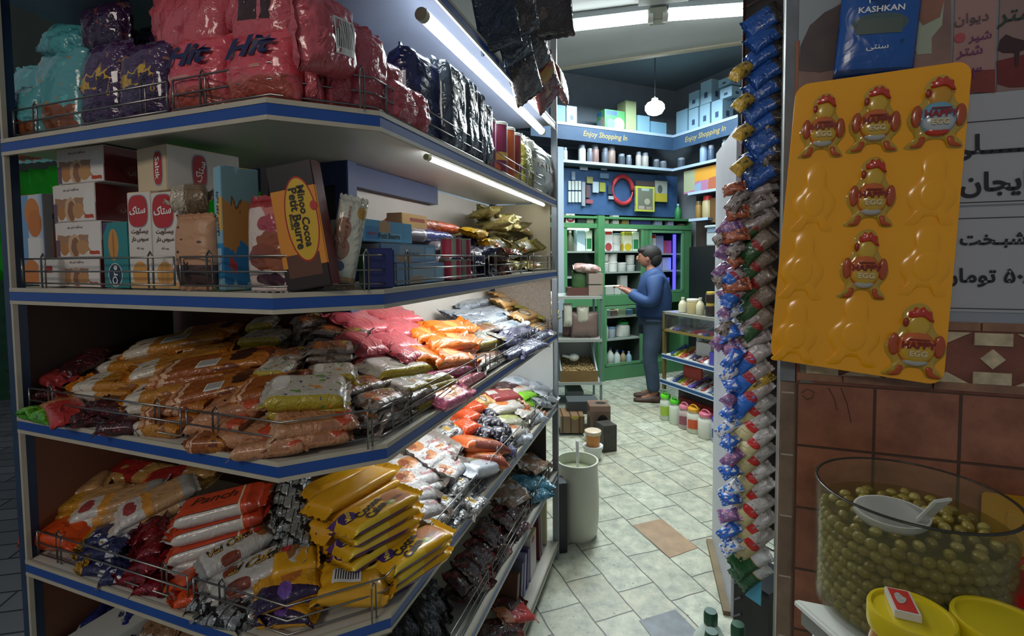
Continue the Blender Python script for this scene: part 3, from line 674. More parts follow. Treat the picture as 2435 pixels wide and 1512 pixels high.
style('purp2', zpurp2, 'snack_pouch', 'snack', .3, .16, .06, 2, **big)
style('hit', zpink, 'cake_pouch', 'snack', .30, .20, .08, 3, deco=[('Hit', .055, 0, .15, .075, INK, .35, .035, -90), ('plate', -.02, .02, .012, .10, mat('pink_light_line', '#c98a80', .5))], **big)
style('pink', zpinkp, 'cake_pouch', 'snack', .30, .18, .08, 4, **big)
style('pinkw', zpinkw, 'cake_pouch', 'snack', .26, .18, .07, 2, **big)
style('pinkl', zpinkp, 'cake_pouch', 'snack', .26, .18, .07, 2, deco=[('plate', .02, .0, .10, .08, STK)], **big)
brick = dict(sharp=12, wr=.5, nu=28, nv=14, pinch=.0, bend=.2)
style('navy', znavy, 'coffee_pouch', 'snack', .3, .12, .09, 2, **brick)
style('slate', zdark, 'coffee_pouch', 'snack', .3, .12, .09, 3, **brick)
style('silver', zsilver, 'coffee_pouch', 'snack', .3, .12, .08, 1, deco=[('RIM', .02, 0, .10, .04, INKW, 0, .01, -90)], **big)
Z = 1.869
B_ = 'on the top board'
for k, x0, x1, yt, d, zb, lb, ln, ya in (
  ('teal', 18, 112, 205, .07, Z, 'teal pouch of rusks at the far end of the top board', 3, 0),
  ('teal', 88, 205, 112, .09, Z, 'teal pouch of rusks beside the purple pouches', 4, 0),
  ('teal', 40, 130, 150, .20, Z, 'teal pouch behind the end teal pouch on top', 2, 6),
  ('teal', 120, 210, 95, .22, Z, 'teal pouch behind the front teal rusk pouch on top', 2, 0),
  ('purp', 198, 304, 96, .07, Z, 'purple pouch with yellow print beside the teal pouches', 4, 0),
  ('purp', 292, 412, 95, .07, Z, 'purple pouch with yellow print beside the pink pouches', 4, 0),
  ('purp2', 205, 310, 55, .20, Z, 'dark purple pouch standing behind the left yellow printed pouch', 0, 0),
  ('purp2', 300, 415, 62, .20, Z, 'dark purple pouch standing behind the right yellow printed pouch', 0, 0),
  ('hit', 410, 550, 84, .06, Z, 'pink pouch lettered Hit beside the purple pouches', 5, 0),
  ('hit', 545, 712, 70, .05, Z, 'pink pouch lettered Hit at the corner of the top board', 5, 0),
  ('pink', 420, 560, 40, .20, Z, 'pink pouch standing behind the left lettered pouch', 2, 0),
  ('pink', 560, 700, 20, .20, Z, 'pink pouch standing behind the corner lettered pouch', 2, 0)):
    ubag(k, FB, x0, x1, yt, d, zb, lb, ln, 'pouches standing on the top board', yaw=ya)
def mid_bag(key, p0, p1, F, d, W_, label, roll=0, group='pouches standing on the top board', up=None, sz=1):
    a = F.px(*p0, d); b = F.px(*p1, d); S = STY[key]
    M = basis((a+b)/2, b-a, up or (-F.n.x*.6, -F.n.y*.6, 1), R(roll)); return place(key, M, (b-a).length/S['L'], W_/S['W'], sz, label, group)
mid_bag('teal2', (118, 92), (212, 108), FB, .12, .10, 'small teal pouch lying on top of the teal heap', 30)
mid_bag('purp2', (205, 82), (308, 62), FB, .12, .12, 'dark purple pouch folded over the left purple pouch', 60)
mid_bag('pink', (392, 70), (560, 58), FB, .11, .16, 'pink pouch lying flat over the left lettered pouch', 52)
mid_bag('pink', (378, 22), (545, 8), FB, .13, .16, 'pink pouch lying highest of the heap over the purple pouches', 50)
mid_bag('pinkw', (562, 52), (716, 38), FB, .09, .15, 'pink pouch with a dark window lying over the corner pouch', 60)
mid_bag('pinkl', (700, 62), (832, 112), FA, .06, .14, 'pink pouch with a barcode sticker leaning at the corner heap', 62)
mid_bag('pink', (560, 5), (700, -6), FB, .12, .16, 'pink pouch at the very top of the corner heap', 45)
for k, x0, x1, yt, d, lb in (('pink', 712, 772, 118, .05, 'pink pouch with a barcode beside the corner lettered pouch'), ('pink', 764, 838, 120, .05, 'pink pouch standing second along the corner'), ('pink', 826, 906, 60, .06, 'tall shiny pink pouch standing past the corner'), ('pink', 880, 950, 140, .06, 'pink pouch between the tall shiny one and the dark packs')):
    F = FC if x1 < 850 else FA
    ubag(k, F, x0, x1, yt, d, Z, lb, 4, 'pouches standing on the top board', yaw=0 if F is FA else 0)
ubag('pink', FA, 905, 975, 190, .04, Z, 'low pink pouch in front of the navy pouch', 8, 'pouches standing on the top board')
ubag('pink', FA, 965, 1000, 215, .035, Z, 'small pink and white pouch before the slate packs', 8, 'pouches standing on the top board')
ubag('navy', FA, 950, 1036, 132, .09, Z, 'tall navy pouch standing under the bright tube lamp', 1, 'dark coffee pouches')
for x0, x1, yt, lb in ((1034, 1082, 150, 'slate pouch beside the tall navy pouch'), (1080, 1112, 182, 'slate pouch with crumpled silver top, second of the dark row'), (1110, 1130, 212, 'slate pouch with creased top, third of the dark row'), (1126, 1146, 240, 'brown black pouch beside the orange crisps can')):
    ubag('slate', FA, x0, x1, yt, .06, Z, lb, 1, 'dark coffee pouches')
def crisps_can(x0, x1, yt, d, cs, label):
    a0, a1 = FA.hit(x0, yt+60, d)[0], FA.hit(x1, yt+60, d)[0]; r = .037; zt = FA.hit((x0+x1)/2, yt, d)[1]; h = min(zt-Z, .235)
    p = FA.P((a0+a1)/2, Z, d+.03); t = thing('crisps_can', p, label, 'can', 'crisps cans on the top board')
    f = MB(); f.lathe([(r, .004), (r, h-.012)], p, 24); 
    nf = len(f.f); f.uv = {i: [((i % 24)/24, 0), ((i % 24+1)/24, 0), ((i % 24+1)/24, 1), ((i % 24)/24, 1)] for i in range(nf)}
    f.obj('can_body', cs, t, smooth=40)
    MB().lathe([(r*1.04, h-.012), (r*1.04, h-.002), (r*.98, h), (0, h)], p, 24).obj('lid', mat('can_lid', '#b9bcae', .35), t, smooth=40)
    MB().lathe([(r*1.02, 0), (r*1.02, .004)], p, 24).obj('metal_rim', mat('can_rim', '#9a9a96', .3, metal=.8), t)
cz = [zmat('can_ochre', '#b98a3a', [('n', 4, .55, '#8a4a2a')], bump=0), zmat('can_magenta', '#c01f6e', [('d', .3, 1, .75, '#c7487a'), ('e', .5, .25, .3, .22, '#d98a2a')], bump=0), zmat('can_wine', '#7d2f4a', [('r', 0, 1, .35, .5, '#c9a24a'), ('e', .5, .2, .3, .15, '#c2672a')], bump=0), zmat('can_orange', '#b85a30', [('e', .5, .3, .3, .2, '#3f3f8a')], bump=0), zmat('can_red', '#8a3a3a', [('r', 0, 1, .1, .25, '#c9a24a')], bump=0)]
for (x0, x1, yt, c_, lb) in ((1142, 1158, 280, 0, 'ochre crisps can beside the dark pouches'), (1156, 1190, 283, 1, 'magenta crisps can, the widest looking of the row'), (1190, 1212, 292, 2, 'wine red crisps can beside the magenta one'), (1211, 1228, 305, 3, 'orange crisps can with a blue top'), (1228, 1241, 318, 4, 'dark red crisps can next to the yellow packets')):
    crisps_can(x0, x1, yt, .05, cz[c_], lb)
ubag('silver', FA, 1256, 1312, 348, .05, Z, 'silver pouch at the aisle end of the top board', 2)
zyel = zmat('film_yellowgreen', '#b5b04a', [('n', 6, .55, '#6c7030')], rough=.3, bump=.8)
style('ygr', zyel, 'tea_packet', 'snack', .2, .10, .04, 2, **big)
ubag('ygr', FA, 1240, 1262, 338, .04, Z, 'yellow green packet between the last can and silver pouch', 2)
ubag('ygr', FA, 1244, 1290, 335, .16, Z, 'pale green packet behind the silver pouch', 2)
# ================================================================ SECOND BOARD: cartons
Z = 1.514
cardw = mat('card_white', '#cfc8be', .55, var=.04); cardm = mat('card_maroon', '#6b2020', .45, var=.06); cardk = mat('card_kraft', '#b98d68', .6, var=.08)
zdate = zmat('card_date', '#d6cdc6', [('r', .05, .95, .16, .62, '#a07a5e'), ('r', .0, .1, 0, .5, '#6a5560'), ('e', .2, .25, .1, .2, '#b07a4a'), ('e', .42, .32, .14, .35, '#c9a180'), ('e', .44, .3, .09, .27, '#8a6248'), ('e', .6, .28, .14, .2, '#b88a5a'), ('e', .86, .45, .14, .4, '#d8d2cc'), ('r', .74, .95, .07, .17, '#b5442a')], rough=.5, bump=0, wob=.06)
zblu = zmat('card_bluewhite', '#b9c4cf', [('d', -1, .1, -.25, '#6b93b8'), ('e', .5, .80, .34, .16, '#c67a35'), ('e', .6, .68, .32, .15, '#bd702f'), ('r', .25, .95, .02, .52, '#d6d4cf'), ('e', .35, .12, .4, .16, '#bf7330')], rough=.5, bump=0)
zgrey = zmat('card_greybiscuit', '#8f7f7c', [('e', .8, .45, .4, .16, '#a35a35'), ('r', .3, 1, .62, .78, '#2c4538'), ('n', 4, .6, '#7a6a6a')], rough=.5, bump=0)
zteab = zmat('card_teal', '#2b7f80', [('e', .42, .66, .2, .24, '#c1853f'), ('e', .42, .66, .03, .22, '#9a6328'), ('d', -1, 1, .78, '#4a3560'), ('e', .45, .2, .28, .18, '#c9c9c9'), ('e', .45, .2, .25, .165, '#1c3a52')], rough=.4, bump=0)
zsab = zmat('card_bran', '#d2cabf', [('e', .45, .15, .33, .13, '#cf9448'), ('r', 0, 1, 0, .07, '#c79a62')], rough=.5, bump=0)
def four(c): return (c, c, c)
gb = 'cartons on the second board'
cface(FB, 52, 104, 462, 620, .10, .10, Z+.002, (zblu, cardw, cardw), 'blue and white carton with orange biscuits at the far end', group=gb)
cface(FB, 100, 134, 460, 620, .12, .10, Z+.002, (zgrey, cardm, cardw), 'grey carton with a biscuit print beside the blue and white one', group=gb)
st_ = [(137, 243, 612, 1), (130, 243, 527, 2), (126, 226, 437, 3), (138, 243, 349, 4)]
zl = Z
for (x0, x1, yt, k) in st_:
    z1 = FB.hit((x0+x1)/2, yt, .07)[1]
    o = cface(FB, x0, x1, yt, yt+80, .07, .16, zl+.001, (zdate, cardm, cardw), ['', 'date biscuit carton at the bottom of the maroon sided stack', 'date biscuit carton second from the bottom of the stack', 'date biscuit carton third up, set to the left in its stack', 'topmost date biscuit carton of the maroon sided stack'][k], z1=z1, skew=(-3, -1, 0, 2)[k-1], group='date biscuit cartons stacked')
    btext(o, 'بیسکویت پتی بور', 'f', .45, .85, o['whd'][0]*.55, .009, INKBR, bold=.01)
    boval(o, 's', .5, .35, .07, .035, mat('oval_maroon_light', '#7f3a38', .5)); btext(o, 'شیرین', 's', .5, .35, .05, .02, mat('ink_grey', '#a8908a', .5))
    zl = z1
o = cface(FB, 92, 140, 616, 690, .06, .05, Z+.001, (zmat('card_small', '#cfcbc5', [('r', .4, .7, .5, .75, '#a04038')], bump=0), cardw, cardw), 'small white carton in front of the grey one'); 
o = cface(FB, 246, 306, 528, 690, .055, .06, Z+.001, (zteab, mat('card_teal_side', '#256b6c', .45), cardw), 'teal carton with an almond shaped biscuit'); btext(o, 'One', 'f', .45, .2, .045, .02, INKW, bold=.02, rot=90)
REDL = mat('logo_red', '#b02a2a', .4); OUTL = mat('logo_outline', '#8d9aa8', .4)
bran = []
for x0, x1, lb in ((306, 362, 'white bran biscuit carton with red logo beside the teal carton'), (363, 424, 'white bran biscuit carton with red logo beside the kraft bag')):
    o = cface(FB, x0, x1, 455, 690, .055, .07, Z+.001, (zsab, cardw, cardw), lb, group=gb); W_ = o['whd'][0]; bran.append(o)
    boval(o, 'f', .46, .80, W_*.84, W_*.95, OUTL, pw=3); c = boval(o, 'f', .46, .80, W_*.80, W_*.9, REDL, th=.0009, pw=3)
    btext(o, 'ستاک', 'f', .46, .81, W_*.68, .02, INKW, bold=.03, rot=4).location.y = -.0005
    for t_, v_, hh in (('بیسکویت', .59, .014), ('سبوس دار', .51, .013), ('چند غله', .415, .008)): btext(o, t_, 'f', .5, v_, W_*.82, hh, INKBR, bold=.02)
ztop = Z + bran[0]['whd'][2]
big_ = cface(FB, 318, 404, 348, 450, .075, .17, ztop+.002, (mat('card_beige', '#cdb999', .55), cardw, cardw), 'large white carton with a red oval logo on the bran cartons', skew=-7)
W_, D_, H_ = big_['whd']
for f_, u_, v_ in (('f', .72, .5), ('s', .42, .5)):
    boval(big_, f_, u_, v_, .036, H_*.78, OUTL, pw=3); boval(big_, f_, u_, v_, .032, H_*.72, REDL, th=.0010, pw=3)
btext(big_, 'Saltik', 'f', .72, .5, .07, .017, INKW, rot=-90, bold=.02).location.y = -.0006; btext(big_, 'ستاک', 's', .42, .5, .05, .02, INKW, rot=75, bold=.02).location.x = .0008
# kraft bag with a smiling cup
zkr = zmat('film_kraft', '#b98a68', [('r', 0, .33, 0, 1, '#4b3634'), ('r', .0, .06, 0, 2, '#a87a5c'), ('e', .62, .25, .018, .05, '#4a2f26'), ('e', .82, .75, .018, .05, '#4a2f26'), ('e', .5, .72, .018, .05, '#4a2f26'), ('e', .66, .62, .012, .03, '#4a2f26')], rough=.45, bump=.5, bs=18)
style('kraft', zkr, 'biscuit_bag', 'snack', .2, .09, .05, 1, deco=[('cappuc', -.055, 0, .06, .018, INKB, .2, .01, 0)], sharp=4, wr=.5, nu=24, nv=12, pinch=0)
ubag('kraft', FB, 424, 512, 508, .05, Z, 'kraft coloured biscuit bag with a dark brown lower part', 1)
ztis = zmat('film_tissue', '#c9bba6', [('r', .42, 1, 0, 2, '#8d765c'), ('n', 10, .62, '#a8977e')], rough=.25, bump=1, bs=50, coat=.4)
style('tissue', ztis, 'biscuit_sleeve', 'snack', .1, .06, .045, 1, sharp=8, wr=.5)
a = FB.px(400, 478, .06); b = FB.px(505, 470, .12); M = basis((a+b)/2, b-a, (0, -.5, 1)); place('tissue', M, (b-a).length/.1*1.1, 1.25, 1.25, 'crumpled clear biscuit sleeve lying on the kraft bag')
# light blue carton, corner towards the street
zlb = zmat('card_lightblue_side', '#7fa6b5', [('e', .5, .60, .7, .33, '#a9763f'), ('e', .4, .78, .2, .08, '#6b4a2a'), ('r', 0, 1, .74, 1, '#6f8f93'), ('r', 0, 1, .05, .35, '#2b70a0'), ('e', .25, .2, .12, .07, '#a84048')], rough=.45, bump=0, wob=.15)
zlf = zmat('card_lightblue', '#86b0c2', [('e', .9, .62, .55, .14, '#d9a94c'), ('r', 0, 1, .10, .38, '#2a86b8'), ('bar', .1, .8, .16, .34, '#d8dde0')], rough=.45, bump=0)
o = cface(FB, 503, 536, 395, 690, .05, .075, Z+.001, (zlf, zlb, mat('card_blue_top', '#3344a8', .5)), 'tall light blue petit beurre carton standing beside the kraft bag', skew=-20)
btext(o, 'پتی بور شیری', 'f', .5, .62, .09, .02, INK, rot=90, bold=.02)
# pink and white cookie bag
zpc = zmat('film_pinkcookie', '#cdb9ae', [('d', 1, -.6, .52, '#c06a5c'), ('d', 1, -.6, .72, '#b85048'), ('r', .86, 1, 0, 2, '#9a2f30'), ('e', .5, .32, .12, .3, '#8d4a2a'), ('e', .36, .5, .13, .3, '#7c3c22'), ('e', .3, .22, .1, .22, '#8d4a2a'), ('e', .7, .35, .09, .25, '#a0404a'), ('e', .12, .4, .07, .3, '#4a2838')], rough=.25, bump=.6, bs=22, wob=.08, coat=.3)
style('cookie', zpc, 'cookie_bag', 'snack', .2, .1, .045, 1, sharp=4, wr=.6, nu=26, nv=14, pinch=0)
ubag('cookie', FB, 592, 690, 462, .045, Z, 'pink and white cookie bag beside the light blue carton', 2)
# cocoa petit beurre cartons, leaning
zco = zmat('card_cocoa', '#cf8428', [('r', 0, 1, .80, 1, '#241a18'), ('r', 0, 1, 0, .18, '#2a1a16'), ('r', .12, .85, .10, .28, '#5b3826'), ('e', .6, .55, .36, .34, '#a02018'), ('e', .6, .55, .33, .325, '#c9a028')], rough=.35, bump=0)
zcs = zmat('card_cocoa_side', '#d08426', [('r', 0, 1, .80, 1, '#2b201e'), ('bar', .1, .9, .6, .76, '#cfc8b8')], rough=.35, bump=0)
FX = FB
def leaning(x0, x1, yt, d, depth, mats, label, tilt, zb=Z, hh=None, skew=0):
    a0 = FX.hit(x0, 560, d)[0]; a1 = FX.hit(x1, 560, d)[0]; zt = FX.hit((x0+x1)/2, yt, d)[1]; p = FX.P((a0+a1)/2, zb, d)
    return carton(p, abs(a1-a0), depth, (hh or (zt-zb))/math.cos(R(tilt))*.985, math.atan2(FX.d.y, FX.d.x)+math.pi+R(skew), mats, label, tilt=R(tilt), bev=.002)
o = leaning(686, 780, 392, .04, .035, (zco, cardm, mat('card_black', '#1d1715', .35)), 'black and orange cocoa petit beurre carton leaning at the corner', -9, skew=12)
o.location.z += .008
btext(o, 'Minoo Cocoa', 'f', .68, .57, .115, .018, INKB, rot=-90, bold=.025); btext(o, 'Petit Beurre', 'f', .50, .56, .115, .018, INKB, rot=-90, bold=.025); btext(o, 'Biscuits', 'f', .38, .54, .035, .007, INKB, rot=-90)
boval(o, 'f', .9, .64, .014, .018, REDL, th=.0012)
o2 = cface(FB, 622, 668, 395, 690, .10, .05, Z+.001, (zmat('card_cocoa_b', '#c8802a', [('r', 0, 1, .72, 1, '#241a18'), ('r', 0, 1, 0, .2, '#2a1a16'), ('e', .9, .5, .5, .3, '#c9a028')], bump=0), cardm, mat('card_black', '#1d1715')), 'second black and orange cocoa carton standing behind the cookie bag')
p = FC.P(.05, Z+.001, .10); o3 = carton(p, .10, .05, .23, math.atan2(FC.d.y, FC.d.x), four(mat('card_black', '#1d1715')), 'dark carton standing behind the leaning cocoa carton')
zcr = zmat('film_cream', '#b9b9a8', [('e', .82, .2, .07, .2, '#b08a3a'), ('e', .62, .72, .13, .24, '#8f6a50'), ('e', .42, .7, .12, .26, '#8a6650'), ('e', .24, .7, .06, .2, '#3a3f5a'), ('r', 0, .14, 0, 1, '#a88a68')], rough=.2, bump=.7, bs=24, coat=.5)
style('cream', zcr, 'biscuit_bag', 'snack', .2, .08, .04, 1, deco=[('Cream & Peanut', .03, .012, .09, .02, mat('ink_redbrown', '#8a3a2a', .5), .2, .005, 0)], sharp=6, wr=.4, pinch=0)
ubag('cream', FC, 788, 858, 462, .025, Z, 'shiny white biscuit sleeve leaning beside the cocoa carton', 2, twist=-11)
# blue petit beurre cartons round the corner and lying packs
zpb = zmat('card_petitblue', '#4e9dc4', [('r', .05, .30, .12, .7, '#2f7fb5'), ('r', .3, .52, .45, 1, '#b98d58'), ('r', .30, .75, .1, .45, '#6fb4d0')], rough=.4, bump=0)
zpb2 = zmat('card_petitblue2', '#5f86a8', [('r', .3, .75, .2, .9, '#7f97a5'), ('r', .78, .97, .15, .85, '#6fa8c8'), ('r', .81, .94, .25, .75, '#8fb0c4'), ('r', .25, .5, 0, .35, '#9a7c58')], rough=.4, bump=0)
top_b = mat('card_lightedge', '#d5e3ea', .5)
def along(F, x0, x1, yt, yb, d, depth, mats, label, zb, z1, skew=0):
    a0 = F.hit(x0, (yt+yb)/2, d)[0]; a1 = F.hit(x1, (yt+yb)/2, d)[0]; p = F.P((a0+a1)/2, zb, d)
    return carton(p, abs(a1-a0), depth, z1-zb, math.atan2(F.d.y, F.d.x)+R(skew), mats, label)
z3 = FA.hit(1000, 628, .045)[1]
c3 = along(FA, 943, 1057, 620, 685, .05, .07, (zpb2, cardw, top_b), 'lowest blue petit beurre carton lying along the aisle side', Z+.001, Z+.052)
c2 = along(FA, 905, 1036, 580, 625, .055, .08, (zpb2, cardw, top_b), 'middle blue petit beurre carton with grey print', Z+.054, Z+.098)
c1 = along(FA, 862, 980, 540, 578, .065, .08, (zpb, cardw, top_b), 'top blue carton lettered Petit Beurre', Z+.100, Z+.148)
btext(c2, 'پتی بور شیری', 'f', .52, .5, .08, .012, INK); btext(c1, 'Petit Beurre', 'f', .5, .3, .09, .014, INKB, bold=.02); btext(c1, 'minoo', 'f', .17, .4, .03, .01, REDL)
MB().fbox(FC, .175, .235, Z, Z+.085, .035, .12).obj('indigo_carton', mat('card_indigo', '#2a2f66', .35, var=.1), bevel=.004, label='plain indigo carton end beside the white sleeve', cat='box')
along(FA, 955, 1015, 482, 520, .18, .05, (zmat('card_kraftprint', '#b08a4e', [('r', .3, .9, .5, .75, '#8a3a2a')], bump=0), cardk, cardk), 'small kraft carton against the cream back panel', Z+.15, Z+.195)
zin = zmat('film_indigo', '#33348a', [('r', 0, .3, 0, 1, '#8d8488'), ('r', .3, .34, 0, 1, '#d8d4d0'), ('r', .52, .7, .4, .8, '#b83a48'), ('r', .93, 1, 0, 2, '#b89a3a')], rough=.25, bump=.5, bs=20, coat=.3)
style('indigo', zin, 'wafer_pack', 'snack', .3, .1, .04, 2, sharp=8, wr=.5, pinch=.02)
zor = zmat('film_orangered', '#d9582a', [('r', 0, .5, 0, 2, '#b5552c'), ('n', 6, .62, '#e07a3a')], rough=.25, bump=.6, coat=.3)
style('orangered', zor, 'wafer_pack', 'snack', .25, .1, .04, 1, sharp=8, wr=.6)
def onA(key, s0, s1, d, z, W_, label, roll=0, sz=1, skew=0, group=None):
    a = FA.P(s0, z, d); b = FA.P(s1, z, d+skew); S = STY[key]; return place(key, basis((a+b)/2, b-a, (0, 0, 1), R(roll)), (b-a).length/S['L'], W_/S['W'], sz, label, group)
for k_, (z_, lb) in enumerate(((Z+.022, 'lowest indigo wafer pack of the pile behind the blue cartons'), (Z+.062, 'middle indigo wafer pack of the pile'), (Z+.10, 'upper indigo wafer pack with a red mark'), )):
    onA('indigo', .40+.03*k_, .74-.02*k_, .14+.01*k_, z_, .12, lb, 8, 1, group='indigo wafer packs piled on the second board')
onA('indigo', .34, .66, .19, Z+.135, .12, 'topmost indigo wafer pack with a pale end', 8, group='indigo wafer packs piled on the second board')
onA('orangered', .46, .84, .24, Z+.175, .12, 'orange red pack on top of the indigo pile', 10)
ztin = zmat('tin_red', '#a8324c', [('s', 25, .6, '#8a8f7a')], rough=.3, bump=0)
for i in range(2):
    for j in range(2):
        a = .455+.075*i; p = FA.P(a, Z+.001+.062*j, .06)
        t = thing('sauce_tin', p, f'small red tin, {("nearer", "farther")[i]} one of the {("lower", "upper")[j]} pair beside the blue cartons', 'can', 'small red tins')
        mb = MB().lathe([(.03, .002), (.03, .056)], p, 20); mb.uv = {k: [(k/20, 0), ((k+1)/20, 0), ((k+1)/20, 1), (k/20, 1)] for k in range(20)}
        mb.obj('tin_body', ztin, t, smooth=40); MB().lathe([(.031, .055), (.031, .059), (.028, .057), (0, .057)], p, 20).obj('tin_lid', mat('tin_lid', '#9a9c86', .3, metal=.6), t, smooth=40)
zdn = zmat('film_darknavy', '#1c1c3a', [('n', 8, .62, '#3a3a6a'), ('e', .9, .5, .1, .4, '#b8a030')], rough=.2, bump=.8, coat=.4)
zch = zmat('film_chocorange', '#5b2a1c', [('n', 5, .56, '#b5502a'), ('n', 9, .66, '#c9b89a')], rough=.22, bump=.9, coat=.4)
zgo = zmat('film_gold', '#a89a5c', [('r', .36, .52, .05, .6, '#c4622e'), ('r', .5, .75, .1, .55, '#c9c6bc'), ('n', 7, .62, '#857a44')], rough=.28, metal=.35, bump=.9, bs=30)
pk = dict(sharp=4, wr=1.1, nu=22, nv=10, pinch=.08, bend=.5)
style('dnavy', zdn, 'cake_pack', 'snack', .15, .09, .04, 3, **pk); style('choc', zch, 'cake_pack', 'snack', .14, .09, .04, 3, **pk); style('gold', zgo, 'gold_snack_pack', 'snack', .15, .09, .035, 4, **pk)
def heap(key, s_rng, d_rng, z0, rows, label, seed, Wd, group, tilt=25, dz=.03, Lr=(.9, 1.1)):
    """explicitly counted packs heaped one layer on the other"""
    rd = random.Random(seed); n = 0
    for r_, cnt in enumerate(rows):
        for c in range(cnt):
            s = s_rng[0]+(s_rng[1]-s_rng[0])*(c+.5+rd.uniform(-.25, .25))/cnt; dd = d_rng[0]+(d_rng[1]-d_rng[0])*((r_ % 2)*.45+rd.uniform(.1, .5)); z = z0+dz*(r_+.6)
            an = rd.uniform(-.6, .6); x = Vector((FA.d.x, FA.d.y, 0)); x.rotate(Matrix.Rotation(an+(math.pi/2 if rd.random() < .4 else 0), 3, 'Z')); x.z = rd.uniform(-.35, .35)
            lb = f'{label}, {["bottom", "second", "third", "fourth", "fifth", "sixth"][r_]} layer, {["first", "second", "third", "fourth", "fifth", "sixth", "seventh"][c]} from the nearer side'
            place(key, basis(FA.P(s, z, dd), x, (-FA.n.x*.5+rd.uniform(-.3, .3), -FA.n.y*.5+rd.uniform(-.3, .3), 1), R(rd.uniform(-tilt, tilt))), rd.uniform(*Lr), 1, 1, lb, group); n += 1
    return n
heap('dnavy', (.58, .80), (.05, .22), Z, (3, 3, 2, 2), 'dark navy cake pack', 3, .1, 'dark navy cake packs')
heap('choc', (.80, 1.06), (.05, .25), Z, (4, 3, 3), 'chocolate and orange cake pack', 8, .1, 'chocolate and orange cake packs')
heap('gold', (1.02, 1.56), (.06, .30), Z, (6, 6, 6, 6, 5, 5), 'gold foil snack pack', 12, .1, 'gold foil packs heaped at the aisle end', dz=.045)
style('yend', zmat('film_yellow', '#d3a51c', [('n', 6, .6, '#a87a14')], rough=.25, bump=.8, coat=.3), 'cake_pack', 'snack', .12, .08, .035, 2, **pk)
onA('yend', .74, .86, .13, Z+.155, .08, 'yellow pack end over the dark navy packs', 15); onA('yend', .80, .90, .10, Z+.115, .06, 'small yellow pack on the dark navy packs', -10)
# ================================================================ THIRD AND FOURTH BOARDS: heaps of wrapped cakes
def Zm(n, b, z=(), **k): k.setdefault('bump', .6); k.setdefault('coat', .25); k.setdefault('rough', .28); return zmat(n, b, z, **k)
m_or = Zm('film_orange_white', '#b57a2c', [('r', .06, .30, 0, 1, '#c9bfae'), ('r', 0, .08, 0, 2, '#c4761a'), ('n', 4, .58, '#8a5524'), ('r', .55, .95, .3, .9, '#a8702e'), ('r', .9, 1, 0, 2, '#c4761a')], wob=.1)
m_br = Zm('film_brown_wafer', '#94501f', [('d', 1, 0, .55, '#a8651f'), ('n', 4, .58, '#6b3315'), ('e', .75, .5, .1, .3, '#3a1d10'), ('r', .0, .12, 0, 2, '#c08a60'), ('r', .15, .2, 0, 2, '#d0a88a')], wob=.12)
m_tan = Zm('film_tan_wafer', '#b57f5a', [('n', 4, .56, '#a06a48'), ('e', .82, .3, .12, .25, '#b8482a'), ('r', 0, .1, 0, 2, '#c49a78')], wob=.1)
m_wg = Zm('film_white_green', '#b5b1a4', [('r', 0, 1, -.05, .15, '#a8942a'), ('r', 0, 1, 1.85, 2.1, '#a8942a'), ('n', 9, .62, '#5d8a3a'), ('n', 6, .64, '#c9852f'), ('n', 13, .66, '#3a3a5a'), ('e', .2, .6, .1, .25, '#d8d6cf')], wob=.05)
m_card = Zm('film_brown_cards', '#8a7f74', [('n', 5, .55, '#5b4638'), ('r', .3, .8, .2, .8, '#8a5a38'), ('e', .25, .5, .09, .28, '#b5682f'), ('e', .75, .7, .08, .2, '#a8a040'), ('n', 11, .64, '#a8a69f')], wob=.12)
m_mar = Zm('film_maroon', '#3f1a1e', [('n', 5, .6, '#8a3038'), ('n', 9, .68, '#b07a70')], rough=.2, bump=.8)
m_pkr = Zm('film_rosebrown', '#8a4a44', [('n', 5, .56, '#5a2a28'), ('r', .55, 1, 0, 2, '#8f2f30')], rough=.25)
m_vio = Zm('film_violet', '#3c3580', [('e', .5, .5, .2, .3, '#8a84b0'), ('r', 0, .3, 0, 2, '#2a1a38')])
m_grn = Zm('film_green', '#4f9a22', [('n', 5, .58, '#2f6a18'), ('e', .4, .5, .15, .3, '#8ac040')])
m_red = Zm('film_red', '#b03430', [('r', 0, .35, 0, 2, '#b5704a'), ('n', 6, .64, '#8a2420')])
m_ora = Zm('film_bright_orange', '#e2781a', [('n', 4, .62, '#c8641a'), ('e', .55, .5, .1, .25, '#f0a850')], rough=.3)
m_rose = Zm('film_rose', '#c25a62', [('n', 5, .62, '#a8485a')], rough=.3)
m_rosep = Zm('film_rosepink', '#cf6a8a', [('e', .5, .5, .3, .3, '#d98a35'), ('n', 12, .6, '#7a5030')], rough=.3)
m_wht = Zm('film_white', '#c6cad0', [('n', 7, .63, '#8f969f'), ('e', .5, .4, .12, .2, '#8aa0b0')], rough=.3, bump=.8)
m_gry = Zm('film_grey', '#9a9fa6', [('n', 5, .56, '#6a6f78'), ('n', 9, .66, '#c2c6ca')], rough=.28, bump=.9)
m_olv = Zm('film_olive', '#a89c4e', [('n', 6, .6, '#80743a')], metal=.3, bump=.9)
m_yel = Zm('film_yellow_bright', '#d6b41c', [('n', 6, .64, '#a88a14')])
m_pch = Zm('film_peach', '#c99a5a', [('e', .5, .5, .14, .3, '#4a3020'), ('e', .5, .5, .10, .2, '#a89a8a'), ('n', 7, .62, '#d8c8b0')])
m_blk = Zm('film_purplegrey', '#4c4a6a', [('n', 6, .58, '#8a88a0'), ('n', 10, .66, '#b5b8c0')])
m_rdw = Zm('film_orange_red', '#cc4a1c', [('r', .0, .9, 1.2, 1.8, '#c9c0b8')], rough=.28)
